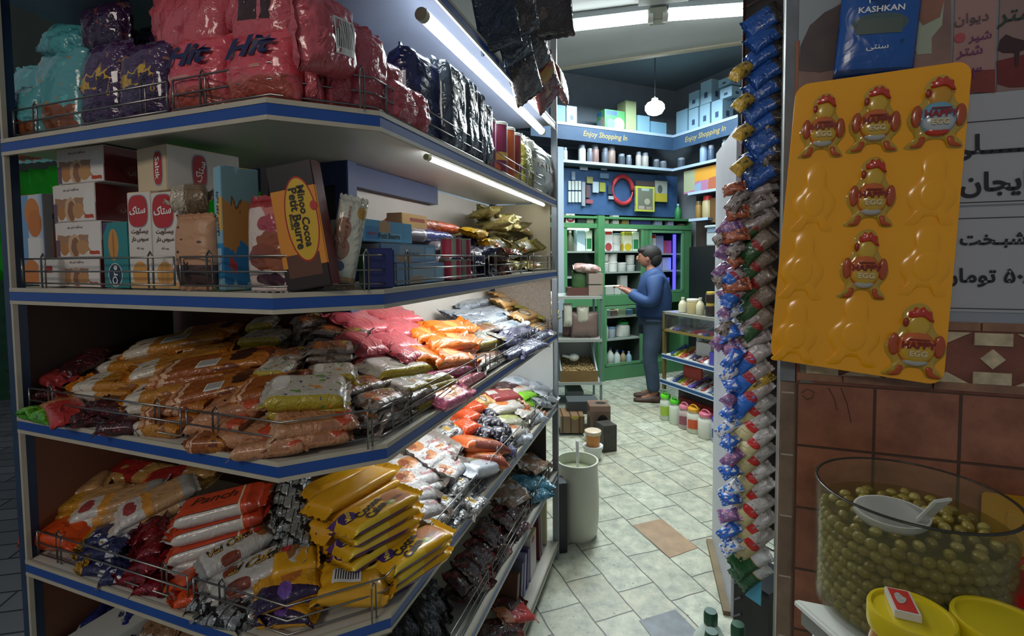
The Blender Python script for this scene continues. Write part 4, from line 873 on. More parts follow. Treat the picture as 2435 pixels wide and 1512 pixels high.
m_orl = Zm('film_orange_letter', '#c8492a', [('r', 0, .74, -.1, .16, '#4a3a38'), ('r', 0, .74, -.1, .13, '#c5bdb5'), ('r', 0, .74, 1.2, 2, '#c5bdb5'), ('r', .72, .74, 0, 2, '#d8c8b0'), ('r', .8, 1, 0, 2, '#a83418')], rough=.28, bump=.35)
m_oyt = Zm('film_orange_yellow_tan', '#c9491c', [('r', .35, .6, 0, 2, '#b8842a'), ('r', .6, 1, 0, 2, '#b58a5a')], wob=.05)
m_orp = Zm('film_orange_plain', '#cf4a16', [('n', 5, .64, '#a83a12')], rough=.25, bump=.4)
m_rpk = Zm('film_red_date', '#8f2420', [('r', 0, .15, 0, 2, '#c2502c'), ('r', .6, 1, 0, 2, '#a88048'), ('n', 6, .66, '#c9b8a0')])
m_dat = Zm('film_white_tan', '#c4bdb5', [('d', 1, 0, .38, '#b08a62'), ('r', .34, .44, 0, 2, '#c98a3a'), ('e', .2, .45, .08, .28, '#9a4040'), ('r', .8, 1, 0, 2, '#9a9690')], wob=.1, bump=.4)
m_nav = Zm('film_navy_white', '#24284e', [('n', 4, .56, '#c4c8cc'), ('r', 0, .12, 0, 2, '#b5882a'), ('n', 8, .66, '#3a2a60')], bump=.8)
m_dkr = Zm('film_dark_red', '#7a1420', [('n', 5, .58, '#4a0c18'), ('n', 10, .68, '#b04a50')], rough=.2, metal=.2, bump=.9)
m_wck = Zm('film_white_cake', '#b5b2ac', [('e', .84, .5, .08, .3, '#8a5a34'), ('e', .38, .1, .12, .18, '#7a3a28'), ('r', 0, .08, 0, 2, '#8f8f8c')], bump=.4)
m_sil = Zm('film_silver_black', '#8f9493', [('n', 5, .52, '#1f2122'), ('n', 9, .6, '#c8ccca'), ('s', 30, .93, '#2a2c2c')], rough=.22, metal=.35, bump=.9)
m_coc = Zm('film_cocoa_yellow', '#d6a41c', [('d', -1, .6, .42, '#5a3a78'), ('e', .76, .5, .18, .34, '#a8642c'), ('e', .72, .42, .10, .06, '#6a3a1c'), ('e', .62, .35, .06, .10, '#8aa040'), ('e', .64, .36, .03, .06, '#d8c8b0'), ('r', .05, .5, -.05, .14, '#e3c43a'), ('r', .04, .96, 1, 1.18, '#e0b82c')], bump=.3, bs=14)
m_cob = Zm('film_cocoa_plain', '#d29a1c', [('e', .1, 1.5, .05, .2, '#4a3068'), ('e', .5, 1.5, .3, .2, '#4a3068'), ('n', 4, .66, '#b5801a')], bump=.35, bs=14)
m_cot = Zm('film_cocoa_twin', '#c9901c', [('d', -.5, -1, -.62, '#2a1a3c'), ('e', .55, .62, .16, .2, '#a8642c'), ('e', .45, .3, .1, .2, '#6a4a98')], bump=.5, wob=.06)
m_tia = Zm('film_white_brown', '#c0bdbb', [('e', .3, .5, .16, .26, '#b5784a'), ('e', .24, .55, .08, .14, '#8a4a2a'), ('r', .84, 1, 0, 2, '#9a8f88'), ('n', 9, .68, '#a8563a')], bump=.6)
m_mix = Zm('film_silver_gold', '#8f8d8a', [('n', 5, .54, '#3f3f44'), ('n', 9, .62, '#cfd2d2'), ('e', .4, .5, .08, .2, '#b0903a')], rough=.22, metal=.25, bump=.9)
m_tea = Zm('film_orange_cake', '#c8622e', [('r', .2, .9, .0, .30, '#8a4432'), ('e', .35, .45, .14, .22, '#d88a50')], bump=.4)
m_bpc = Zm('film_black_cream', '#231f34', [('n', 5, .56, '#c4bcae'), ('n', 9, .66, '#5a3ab0')], bump=.8)
m_bxl = Zm('film_red_label', '#8f3434', [('r', .1, .35, .45, .7, '#c8c4bc'), ('r', .5, .9, .65, .85, '#d0b090')], bump=.3)
m_who = Zm('film_white_orange', '#bfb8ae', [('e', .4, .7, .16, .3, '#c8702a'), ('r', .85, 1, 0, 2, '#9a5a3a')], bump=.5)
m_lime = Zm('film_lime', '#7ec41c', [('n', 5, .62, '#5a9a18')], bump=.5)
m_crm = Zm('film_cream_roll', '#b9b6a0', [('r', .2, .8, .4, .9, '#aab06a')], bump=.5)
m_bkr = Zm('film_black_red', '#3a1a1c', [('n', 3, .54, '#6f2020'), ('r', .3, .6, .3, .7, '#4a3430')], rough=.2, bump=.8)
m_tl2 = Zm('film_teal_dark', '#2a6f86', [('n', 6, .6, '#1a4a5a'), ('n', 10, .68, '#4aa0b8')], rough=.22, bump=.9)
m_bk = Zm('film_black', '#17161a', [('n', 4, .62, '#34343a')], rough=.18, bump=.9)
m_swb = Zm('film_silver_blue', '#b9bdc4', [('r', .6, 1, 0, 2, '#2f3a7c'), ('e', .3, .4, .14, .3, '#2a5a58'), ('n', 6, .66, '#8a8f94')], bump=.6)
m_brs = Zm('film_brown_silver', '#8a6a50', [('n', 5, .54, '#c0bdb8'), ('n', 9, .66, '#4a3428')], bump=.7)
wf = dict(sharp=9, wr=.5, nu=26, nv=10, pinch=.02, bend=.5); cr = dict(sharp=4, wr=1.2, nu=22, nv=10, pinch=.08, bend=.9); cb = dict(sharp=10, wr=.35, nu=26, nv=10, pinch=.0, bend=.6)
for k_, mt_, L_, W_, T_, v_, kw_ in (('or', m_or, .26, .085, .03, 3, wf), ('br', m_br, .26, .085, .03, 3, wf), ('tan', m_tan, .24, .10, .03, 3, wf), ('wg', m_wg, .17, .075, .028, 3, wf), ('card', m_card, .15, .07, .025, 3, cr),
    ('mar', m_mar, .14, .08, .035, 3, cr), ('pkr', m_pkr, .12, .07, .03, 2, cr), ('vio', m_vio, .10, .05, .03, 2, cr), ('grn', m_grn, .09, .05, .03, 2, cr), ('red', m_red, .10, .08, .03, 2, cr), ('ora', m_ora, .15, .09, .045, 3, cr),
    ('rose', m_rose, .16, .10, .04, 3, cr), ('rosep', m_rosep, .17, .08, .03, 2, wf), ('wht', m_wht, .15, .09, .04, 4, cr), ('gry', m_gry, .16, .10, .035, 4, cr), ('olv', m_olv, .16, .08, .035, 3, cr), ('yel', m_yel, .14, .07, .03, 2, cr),
    ('pch', m_pch, .14, .09, .035, 3, cr), ('blk', m_blk, .14, .08, .035, 3, cr), ('orp', m_orp, .16, .08, .045, 2, cb), ('oyt', m_oyt, .2, .07, .03, 2, wf), ('rpk', m_rpk, .2, .08, .03, 2, wf), ('dat', m_dat, .2, .08, .032, 2, wf),
    ('nav', m_nav, .11, .08, .03, 3, cr), ('dkr', m_dkr, .10, .08, .03, 3, cr), ('sil', m_sil, .12, .09, .03, 3, cr), ('cob', m_cob, .17, .085, .026, 3, cb), ('cot', m_cot, .16, .085, .035, 2, cr), ('mix', m_mix, .12, .08, .028, 4, cr),
    ('bpc', m_bpc, .08, .06, .03, 3, cr), ('who', m_who, .16, .07, .035, 2, cr), ('lime', m_lime, .11, .06, .025, 2, cr), ('crm', m_crm, .15, .07, .04, 2, cr), ('bkr', m_bkr, .15, .10, .04, 3, cr), ('tl2', m_tl2, .18, .10, .04, 2, cr),
    ('bk', m_bk, .12, .09, .045, 3, cr), ('brs', m_brs, .14, .09, .03, 2, cr), ('rdw', m_rdw, .09, .08, .025, 2, cr)):
    style(k_, mt_, {'or':'wafer_pack','br':'wafer_pack','tan':'wafer_pack','wg':'wafer_pack','card':'card_wrapped_snack','mar':'chocolate_pack','dkr':'foil_pack','sil':'foil_pack','mix':'foil_pack','ora':'snack_pouch','rose':'snack_pouch','gry':'snack_pouch','wht':'snack_pouch','olv':'snack_pouch','cob':'cocoa_cake_pack','tia':'cake_pack','bkr':'chocolate_pack','bpc':'chocolate_pack'}.get(k_, 'snack_pack'), 'snack', L_, W_, T_, v_, **kw_)
style('orb', m_or, 'wafer_pack', 'snack', .26, .085, .03, 2, deco=[('plate', .0, -.012, .06, .035, STK)], **wf)
style('brb', m_br, 'wafer_pack', 'snack', .26, .085, .03, 2, deco=[('plate', .0, -.02, .045, .03, STK)], **wf)
style('wgt', m_wg, 'wafer_pack', 'snack', .17, .075, .04, 1, **wf)
style('orl', m_orl, 'cake_pack', 'snack', .17, .08, .035, 2, deco=[('Panch', -.01, .006, .08, .032, INKBR, .3, .01)], **cb)
style('oyb', m_oyt, 'wafer_pack', 'snack', .2, .07, .03, 1, deco=[('plate', -.01, .006, .07, .03, PRC)], **wf)
style('wck', m_wck, 'cake_pack', 'snack', .2, .08, .035, 2, deco=[('Vai Cake', -.01, .008, .115, .04, INKB, .3, .045), ('Vai Cake', -.01, .008, .112, .037, GOLDI, .3, .018), ('plate', .06, .0, .018, .014, REDL)], **wf)
style('coc', m_coc, 'cocoa_cake_pack', 'snack', .17, .085, .03, 2, deco=[('oval', -.060, .014, .030, .046, mat('emblem_violet', '#3f2a6a', .4)), ('Cocoa\nCake', -.014, -.004, .075, .072, INKB, 0, .045, 25), ('Minoo', -.060, .014, .04, .014, mat('ink_yellow', '#d8c050', .4), 0, .02, 68)], **cb)
style('tia', m_tia, 'cake_pack', 'snack', .17, .085, .032, 3, deco=[('Tiamak', .035, -.01, .05, .02, INKR, .2, .01)], **cr)
style('tea', m_tea, 'cake_pack', 'snack', .2, .09, .055, 1, deco=[('Teakan', .02, .012, .08, .022, INKB, .1, .02, 180), ('plate', .03, -.018, .03, .006, mat('pale_line', '#c9b0a8', .5))], sharp=5, wr=.4, nu=26, nv=12)
style('din', Zm('film_plain_white', '#c9cfd6', [('r', 0, 1, 1, 2, '#8f8fa0')], bump=.25), 'cake_pack', 'snack', .14, .09, .045, 1, deco=[('Dinomi', 0, .012, .07, .018, mat('ink_olive', '#8a8030', .5), .1, .03), ('Cake', .02, -.012, .04, .012, mat('ink_plum', '#a04058', .5), .2, .01)], **cb)
style('bxl', m_bxl, 'cake_pack', 'snack', .18, .09, .035, 1, **cb)
style('cobb', m_cob, 'cocoa_cake_pack', 'snack', .17, .085, .04, 1, deco=[('plate', -.02, -.005, .06, .03, STK)], **cr)
style('swb', m_swb, 'snack_pouch', 'snack', .2, .12, .04, 2, deco=[('Rin', -.01, .02, .06, .02, INK, .3, .02, 0)], **cr)
Z = 1.197; K = .36; q = 'third board'
def L3(key, x0, y0, x1, y1, label, under=0, h0=.025, k=K, F=FB, **kw): lay(key, F, Z, x0, y0, x1, y1, h0, k, label, under=under, **kw)
# left end
L3('pkr', 60, 880, 160, 905, 'rose brown cake pack at the street end of the third board', 2, h0=.05)
L3('pkr', 75, 835, 165, 830, 'rose brown cake pack behind the violet one', 2, h0=.05)
L3('vio', 128, 862, 195, 838, 'small violet pack at the street end of the third board', 1, h0=.06)
L3('mar', 135, 900, 235, 845, 'dark maroon pack below the violet one', 3, h0=.05)
L3('mar', 170, 880, 240, 830, 'dark maroon pack with a white price strip behind it', 2, h0=.05)
L3('mar', 170, 810, 270, 785, 'maroon pack deep at the back of the third board', 1)
L3('pkr', 200, 798, 262, 770, 'small rosy pack deep at the back of the third board', 1)
L3('grn', 48, 990, 100, 972, 'bright green pack at the very edge of the third board', 0, h0=.012, k=.1)
L3('grn', 85, 985, 140, 995, 'bright green pack next to the red one at the board edge', 0, h0=.015, k=.1)
L3('red', 140, 945, 178, 1010, 'red and tan pack standing against the rail', 0, h0=.04, k=.2)
L3('mar', 160, 1000, 260, 985, 'dark maroon pack against the rail beside the red pack', 1, h0=.03, k=.2)
L3('mar', 235, 1015, 350, 1005, 'maroon pack on the board in front of the orange wafers', 0, h0=.02, k=.1)
L3('mar', 230, 960, 345, 975, 'dark maroon pack above the one on the board', 1, h0=.045, k=.25)
L3('mar', 90, 935, 160, 925, 'dark pack under the rose brown ones at the rail', 0, h0=.03, k=.2)
# orange and brown wafers
G3 = 'orange and brown wafer packs heaped on the third board'
L3('orb', 292, 838, 560, 785, 'orange wafer pack with a printed barcode, uppermost at the back', 2, W=.11, h0=.035, group=G3)
L3('br', 420, 800, 590, 775, 'brown wafer pack at the very back beside the barcode one', 1, h0=.035, group=G3)
L3('or', 230, 870, 420, 850, 'tan wafer pack left of the white and orange one', 2, W=.09, h0=.02, group=G3)
L3('or', 300, 895, 560, 828, 'white and orange wafer pack in the middle of the heap', 2, W=.09, h0=.045, group=G3)
L3('brb', 365, 890, 655, 842, 'brown wafer pack with a white sticker, brightest of the heap', 3, W=.10, h0=.06, group=G3)
L3('or', 188, 912, 420, 905, 'orange ended wafer pack pointing to the street end', 2, W=.08, h0=.03, group=G3)
L3('or', 305, 945, 470, 915, 'wafer pack with a pale end below the middle one', 2, W=.085, h0=.035, group=G3)
L3('brb', 400, 948, 640, 895, 'brown wafer pack with a grey sticker under the brightest one', 2, W=.095, h0=.045, group=G3)
L3('br', 355, 975, 520, 950, 'brown wafer pack low at the rail post', 1, W=.085, h0=.03, group=G3)
L3('or', 330, 1010, 450, 1020, 'small white and orange pack on the board at the rail post', 0, W=.06, h0=.02, k=.1, group=G3)
L3('tan', 475, 985, 650, 940, 'tan wafer pack with a folded end facing the corner', 2, W=.11, h0=.04, group=G3)
L3('br', 560, 935, 740, 905, 'dark brown wafer pack beside the green and white one', 2, W=.10, h0=.05, group=G3)
L3('tan', 500, 1035, 700, 1015, 'tan wafer pack behind the rail at the corner', 1, W=.09, h0=.03, group=G3)
L3('tan', 640, 1012, 850, 985, 'tan wafer pack with red spots behind the corner rail', 1, W=.10, h0=.035, k=.3, F=FC, group=G3)
L3('tan', 470, 1010, 610, 1000, 'tan wafer pack second from the rail post', 1, W=.08, h0=.03, group=G3)
L3('tan', 560, 1062, 745, 1040, 'tan wafer pack flat on the board at the corner', 0, W=.10, h0=.02, k=.1, F=FC, group=G3)
L3('br', 455, 1050, 560, 1045, 'brown wafer pack flat on the board left of the corner', 0, W=.07, h0=.015, k=.1, group=G3)
# white green wafers and card wrapped snacks
G4 = 'white, green and yellow wafer packs on the third board'
L3('wgt', 622, 935, 835, 930, 'large white, green and yellow wafer pack at the corner', 2, W=.11, h0=.06, F=FC, k=.36, group=G4)
L3('wg', 868, 880, 1012, 862, 'white printed wafer pack lying before the pink pouches', 2, W=.10, h0=.055, F=FA, group=G4)
for i, (a, b, c, d_, lb) in enumerate(((575, 805, 690, 800, 'white and yellow wafer pack deep behind the brown ones'), (590, 775, 660, 765, 'white and yellow wafer pack furthest back'), (615, 880, 700, 878, 'short white and yellow wafer pack beside the brown heap'), (735, 892, 850, 885, 'white and yellow wafer pack between the cards'), (640, 850, 740, 838, 'silver white wafer pack behind the corner'), (720, 830, 850, 825, 'pale wafer pack behind the card packs'), (745, 780, 880, 800, 'clear wrapped wafer pack sticking up at the pink pouches'), (700, 770, 770, 755, 'brown printed pack at the back corner'))):
    L3('wg' if i in (0, 1, 2, 3) else 'card', a, b, c, d_, lb, 2, h0=.05, F=FB if a < 650 else FC, k=.36, group=G4)
G5 = 'brown card wrapped snacks behind the rail'
for (a, b, c, d_, lb) in ((770, 860, 880, 850, 'card wrapped snack with an orange dot, top of the corner heap'), (790, 930, 900, 905, 'card wrapped snack beside the large green and white pack'), (850, 915, 940, 900, 'card wrapped snack with a yellow dot'), (860, 960, 950, 935, 'card wrapped snack behind the corner rail'), (850, 1000, 940, 975, 'lowest card wrapped snack at the corner rail'), (930, 950, 1010, 915, 'card wrapped snack past the corner rail'), (880, 990, 960, 970, 'card wrapped snack by the rail loop')):
    L3('card', a, b, c, d_, lb, 3, W=.08, h0=.045, F=FA, k=.3, group=G5)
# pink and orange pouches
G6 = 'rose pouches heaped on the third board'
for (a, b, c, d_, lb, w_) in ((880, 760, 980, 745, 'rose pouch highest under the lamp', .12), (800, 775, 905, 765, 'dark rose pouch behind the highest one', .14), (895, 790, 990, 775, 'rose pouch second from the top', .12), (895, 822, 985, 812, 'rose pouch with a folded corner, third down', .12), (930, 850, 995, 838, 'pink pouch end beside the orange ones', .10), (830, 820, 900, 815, 'dark rose pouch beside the clear wrapped wafer', .12)):
    L3('rose', a, b, c, d_, lb, 1, W=w_, h0=.05, F=FA, k=.5, group=G6)
G7 = 'bright orange pouches on the third board'
for (a, b, c, d_, lb) in ((1000, 785, 1112, 778, 'bright orange pouch, top of its pile'), (1008, 820, 1118, 808, 'bright orange pouch, middle of its pile'), (1000, 858, 1112, 846, 'bright orange pouch, bottom of its pile'), (965, 800, 1030, 795, 'orange brown pouch left of the top orange one'), (965, 845, 1030, 848, 'orange pouch with a green tip left of the bottom one')):
    L3('ora', a, b, c, d_, lb, 1, W=.10, h0=.05, F=FA, k=.5, T=.04, group=G7)
L3('rosep', 985, 890, 1110, 868, 'pink and orange printed pack in front of the orange pouches', 2, W=.08, h0=.04, F=FA, k=.4)
for (a, b, c, d_, lb, kk) in ((925, 925, 1000, 905, 'white and green pack end behind the long rail', 'wg'), (970, 905, 1050, 885, 'white pack with orange spots behind the long rail', 'wg'), (1020, 960, 1100, 925, 'pink pack pressed against the long rail', 'rosep'), (1060, 920, 1130, 880, 'rosy pack behind the rail post', 'rose'), (1110, 865, 1190, 835, 'white and brown pack behind the rail post', 'card'), (1105, 820, 1190, 800, 'white and yellow printed pack beside the orange pouches', 'wg'), (1115, 790, 1180, 775, 'brown and white pack behind the printed one', 'card')):
    L3(kk, a, b, c, d_, lb, 2, W=.09, h0=.035, F=FA, k=.4)
G8 = 'grey and white packs at the aisle end of the third board'
for (a, b, c, d_, lb, kk) in ((1055, 750, 1140, 745, 'dull grey pouch furthest back under the lamp', 'gry'), (1080, 730, 1170, 715, 'grey pouch highest of the grey heap', 'gry'), (1120, 748, 1200, 735, 'light grey pouch beside the highest grey one', 'gry'), (1090, 765, 1170, 760, 'grey pouch in front of the dull one', 'gry'), (1145, 770, 1215, 745, 'bright white pouch of the grey heap', 'wht'), (1180, 785, 1240, 770, 'white pouch in front of the bright white one', 'wht'),
    (1175, 815, 1240, 805, 'purple grey pack with a blue patch', 'blk'), (1200, 800, 1260, 785, 'purple grey pack behind the blue patched one', 'blk'), (1180, 850, 1250, 825, 'dark purple pack at the rail', 'blk'), (1240, 815, 1300, 790, 'purple grey pack at the aisle end rail', 'blk'), (1225, 840, 1290, 812, 'purple grey pack below the end rail', 'blk')):
    L3(kk, a, b, c, d_, lb, 2, W=.085, h0=.035, F=FA, k=.38, group=G8)
for (a, b, c, d_, lb, kk) in ((1170, 705, 1225, 698, 'peach pack highest beside the olive ones', 'pch'), (1215, 760, 1270, 742, 'peach pack with a dark print at the aisle end', 'pch'), (1175, 722, 1225, 715, 'peach pack behind the white pouch', 'pch'), (1265, 785, 1300, 770, 'small peach pack at the end post', 'pch'), (1215, 715, 1275, 702, 'bright yellow pack at the top of the end heap', 'yel'),
    (1230, 735, 1300, 720, 'olive pack below the bright yellow one', 'olv'), (1265, 710, 1315, 730, 'olive pack leaning on the end panel', 'olv'), (1270, 755, 1310, 740, 'olive pack beside the end post', 'olv'), (1205, 700, 1260, 695, 'olive pack furthest back at the aisle end', 'olv'), (1270, 735, 1305, 700, 'white tipped olive pack on the end heap', 'wht')):
    L3(kk, a, b, c, d_, lb, 2, W=.10, h0=.03, F=FA, k=.5, group='packs at the aisle end of the third board')
# ---------------------------------------------------------------- fourth board
Z = .836; K = .35
L3('oyb', 95, 1192, 262, 1138, 'orange pack with a white price label at the street end', 2, W=.09, h0=.05)
L3('oyt', 72, 1215, 300, 1168, 'orange, yellow and tan pack below the labelled one', 2, W=.08, h0=.045)
L3('orp', 80, 1262, 205, 1268, 'boxy orange pack at the street end rail', 2, W=.09, T=.05, h0=.05, k=.3)
L3('rpk', 235, 1108, 420, 1135, 'red, yellow and tan pack deep at the back', 1, h0=.03)
L3('rpk', 330, 1150, 520, 1110, 'red lettered pack under the board above', 1, h0=.035)
L3('rpk', 200, 1140, 330, 1120, 'dull red pack behind the labelled orange one', 1, h0=.03)
L3('dat', 165, 1228, 400, 1155, 'white and tan pack with a red seal', 2, W=.08, h0=.05)
L3('dat', 270, 1240, 470, 1140, 'tan and white pack beside the stacked orange boxes', 2, W=.10, h0=.06)
for (a, b, c, d_, lb) in ((205, 1282, 300, 1262, 'navy and white pack highest at the rail'), (235, 1305, 320, 1292, 'navy and white pack second at the rail'), (215, 1335, 310, 1345, 'navy and white pack with a yellow tip on the board'), (245, 1362, 330, 1352, 'white ended navy pack flat on the board'), (260, 1270, 340, 1250, 'navy pack behind the highest navy one')):
    L3('nav', a, b, c, d_, lb, 1, W=.08, h0=.03, k=.3, group='navy and white packs on the fourth board')
for (a, b, c, d_, lb) in ((320, 1275, 400, 1250, 'dark red foil pack highest of its heap'), (330, 1305, 410, 1285, 'dark red foil pack second of its heap'), (325, 1335, 400, 1325, 'dark red foil pack at the rail'), (300, 1350, 370, 1368, 'dark red foil pack low at the rail'), (340, 1375, 420, 1380, 'dark red foil pack on the board'), (345, 1250, 400, 1235, 'dark red foil pack behind the heap')):
    L3('dkr', a, b, c, d_, lb, 1, W=.09, h0=.035, k=.3, group='dark red foil packs on the fourth board')
L3('mar', 310, 1245, 400, 1215, 'brown black pack in the shade of the tan one', 2, W=.10, h0=.03)
L3('rdw', 412, 1378, 478, 1365, 'small orange red pack at the rail post', 1, W=.08, h0=.03, k=.3); L3('rdw', 415, 1425, 485, 1405, 'orange red pack on the board below the rail', 0, W=.06, h0=.02, k=.2)
lay('orl', FB, Z, 410, 1228, 640, 1172, .12, .22, 'orange lettered cake pack on top of its pile', W=.095, under=0)
lay('orl', FB, Z, 400, 1272, 648, 1205, .085, .22, 'orange cake pack second in the lettered pile', W=.09, under=0)
lay('orl', FB, Z, 392, 1318, 640, 1245, .05, .22, 'orange cake pack third in the lettered pile', W=.09, under=1)
L3('wck', 468, 1360, 650, 1255, 'white cake pack with gold lettering behind the other', 1, W=.08, h0=.045, k=.25)
L3('wck', 492, 1410, 735, 1300, 'white cake pack with gold lettering before the yellow ones', 1, W=.10, h0=.06, k=.22)
for (a, b, c, d_, lb) in ((645, 1172, 735, 1165, 'silver and black foil pack highest'), (650, 1205, 745, 1195, 'silver and black foil pack second down'), (655, 1235, 748, 1228, 'silver and black foil pack third down'), (670, 1268, 750, 1262, 'silver and black foil pack fourth down'), (660, 1145, 740, 1140, 'silver and black foil pack under the board'), (500, 1445, 610, 1462, 'silver foil pack flat on the board at the rail'), (560, 1428, 650, 1445, 'black and silver foil pack beside the flat one'), (470, 1415, 540, 1425, 'small silver foil pack at the rail')):
    L3('sil', a, b, c, d_, lb, 1, W=.09, h0=.04 if b < 1400 else .02, k=.3 if b < 1400 else .1, F=FB if b > 1400 else FC, group='silver and black foil packs on the fourth board')
# cocoa cakes: two stacks and singles
def stack(key, x0, y0, x1, y1, h, F, n, W_, T_, label, group, top=None):
    a = F.slope(x0, y0, Z+h, 0); b = F.slope(x1, y1, Z+h, 0); S = STY[key]; T0 = T_
    z = a.z; i = 0
    while i < n and z-T_*.5 > Z-.004:
        j = Vector((rj.uniform(-.006, .006), rj.uniform(-.006, .006), 0)); dd = Matrix.Rotation(rj.uniform(-.08, .08), 3, 'Z') @ (b-a)
        place(top if (i == 0 and top) else key, basis(Vector(((a.x+b.x)/2, (a.y+b.y)/2, z))+j, dd, (0, 0, 1), R(rj.uniform(-3, 3))), (b-a).length/S['L'], W_/S['W'], T_/S['T'], f'{label}, {["topmost", "second", "third", "fourth", "fifth", "sixth", "seventh"][i]} of its stack', group)
        z -= T_*.97; i += 1
GC = 'yellow cocoa cake packs in stacks'
stack('coc', 798, 1262, 978, 1172, .155, FA, 6, .085, .027, 'yellow cocoa cake pack of the lettered stack', GC)
stack('cob', 750, 1215, 930, 1110, .17, FA, 6, .085, .028, 'yellow cocoa cake pack of the stack behind', GC)
stack('cob', 730, 1175, 900, 1095, .16, FA, 5, .07, .028, 'yellow cocoa cake pack of the rearmost stack', GC)
stack('coc', 902, 1350, 1048, 1252, .062, FA, 3, .085, .026, 'yellow cocoa cake pack of the low stack at the rail', GC)
L3('cot', 600, 1425, 770, 1365, 'yellow and purple cake pack tipped at the corner', 1, W=.10, h0=.045, F=FC, k=.2)
L3('cobb', 745, 1385, 935, 1392, 'plain yellow cake pack with a barcode sticker at the corner', 1, W=.12, T=.05, h0=.05, F=FC, k=.1)
L3('cot', 610, 1462, 760, 1452, 'yellow and purple cake pack on the board behind the rail', 0, W=.07, h0=.02, F=FC, k=.05)
L3('cob', 640, 1350, 760, 1325, 'yellow cake pack end sticking out by the tipped one', 1, W=.07, h0=.05, F=FC, k=.2)
# white and brown cakes in the lamp light
GT = 'white and brown cake packs on the fourth board'
for (a, b, c, d_, lb, u) in ((955, 1082, 1045, 1045, 'white cake pack highest under the board', 3), (930, 1125, 1040, 1080, 'white cake pack second, with a brown cake print', 3), (925, 1155, 1035, 1120, 'white cake pack third down the pile', 2), (935, 1188, 1030, 1160, 'white cake pack fourth down the pile', 2), (955, 1220, 1040, 1195, 'white cake pack fifth, beside the yellow stack', 2), (985, 1245, 1060, 1215, 'dull white cake pack low beside the yellow stack', 1),
    (1020, 1060, 1085, 1090, 'white cake pack turned towards the aisle', 2), (985, 1105, 1075, 1060, 'white cake pack with a red name', 2), (1045, 1140, 1085, 1095, 'white cake pack leaning at the foil packs', 2)):
    L3('tia', a, b, c, d_, lb, u, W=.09, h0=.05, F=FA, k=.45, group=GT)
GM = 'silver and gold foil packs in the lamp light'
for (a, b, c, d_, lb) in ((1045, 1175, 1085, 1120, 'silver foil pack beside the white cakes'), (1065, 1165, 1115, 1120, 'silver and gold foil pack by the plain white one'), (1030, 1210, 1075, 1170, 'silver foil pack before the white cakes'), (1070, 1205, 1115, 1165, 'silver foil pack with a gold mark at the rail'), (1045, 1250, 1095, 1205, 'lettered silver pack at the rail'), (1085, 1180, 1130, 1145, 'silver foil pack below the plain white one'), (1010, 1275, 1060, 1235, 'silver foil pack touching the low yellow stack'), (1100, 1215, 1140, 1175, 'grey foil pack outermost at the rail'), (1000, 1235, 1040, 1200, 'dull foil pack between the white cakes')):
    L3('mix', a, b, c, d_, lb, 2, W=.09, h0=.03, F=FA, k=.4, group=GM)
L3('din', 1098, 1118, 1165, 1105, 'plain white cake pack with an olive name', 1, W=.10, T=.045, h0=.07, F=FA, k=.2)
L3('tea', 1082, 1052, 1200, 1065, 'fat orange cake pack lettered upside down', 0, W=.10, T=.05, h0=.11, F=FA, k=.1)
L3('tea', 1090, 1085, 1205, 1098, 'orange cake pack under the fat lettered one', 1, W=.09, T=.05, h0=.06, F=FA, k=.1)
for (a, b, c, d_, lb, kk) in ((1095, 975, 1140, 965, 'orange cake pack near the white ended one', 'orp'), (1090, 1000, 1130, 985, 'orange cake pack above the silver heap', 'orp'), (1085, 1025, 1125, 1010, 'dark orange cake pack left of the black ones', 'orp'), (1120, 960, 1165, 950, 'tan and white cake pack under the board above', 'pch'), (1075, 1030, 1100, 1005, 'white and grey pack behind the orange ones', 'mix'), (1040, 1040, 1085, 1010, 'green grey foil pack under the board above', 'mix')):
    L3(kk, a, b, c, d_, lb, 2, W=.07, h0=.04, F=FA, k=.5)
for i, (a, b, c, d_) in enumerate(((1120, 1000, 1150, 990), (1140, 1005, 1175, 995), (1160, 1000, 1195, 1005), (1118, 1022, 1148, 1015), (1140, 1030, 1175, 1022), (1165, 1028, 1205, 1025), (1150, 985, 1180, 982), (1180, 1040, 1215, 1038), (1190, 1015, 1215, 1020))):
    L3('bpc', a, b, c, d_, 'small black, cream and violet pack, %s of the little heap' % ('first', 'second', 'third', 'fourth', 'fifth', 'sixth', 'seventh', 'eighth', 'ninth')[i], 2, W=.06, h0=.05, F=FA, k=.4, group='small black and cream packs')
for (a, b, c, d_, lb, kk, w_) in ((1150, 945, 1232, 938, 'dark red pack with white labels', 'bxl', .10), (1160, 975, 1245, 962, 'white pack with orange print below the dark red one', 'who', .08), (1175, 1005, 1245, 1000, 'cream roll pack with a pale green panel', 'crm', .08), (1228, 945, 1270, 932, 'lime green pack highest at the aisle end', 'lime', .08), (1235, 962, 1290, 966, 'lime green pack below the highest one', 'lime', .05), (1170, 925, 1235, 915, 'maroon and white pack furthest under the board', 'mar', .08),
    (1190, 912, 1255, 905, 'white pouch furthest at the aisle end', 'wht', .10), (1250, 915, 1300, 920, 'white and grey pouch at the end panel', 'wht', .10), (1280, 940, 1310, 945, 'white pouch beside the end rail', 'wht', .10), (1215, 930, 1260, 925, 'white and orange pack under the white pouches', 'who', .07), (1230, 985, 1285, 980, 'red and white pack behind the end rail', 'who', .07), (1250, 1000, 1290, 985, 'white pouch low at the end rail', 'wht', .08), (1200, 1030, 1250, 1020, 'white and orange pack at the rail', 'who', .08), (1205, 1050, 1250, 1035, 'white pouch at the rail below the orange print', 'wht', .08), (1200, 1065, 1230, 1080, 'blue edged pack end at the rail', 'blk', .05), (1265, 955, 1305, 960, 'grey and white pouch over the lime pack', 'gry', .08)):
    L3(kk, a, b, c, d_, lb, 2, W=w_, h0=.04, F=FA, k=.45, group='packs at the aisle end of the fourth board')
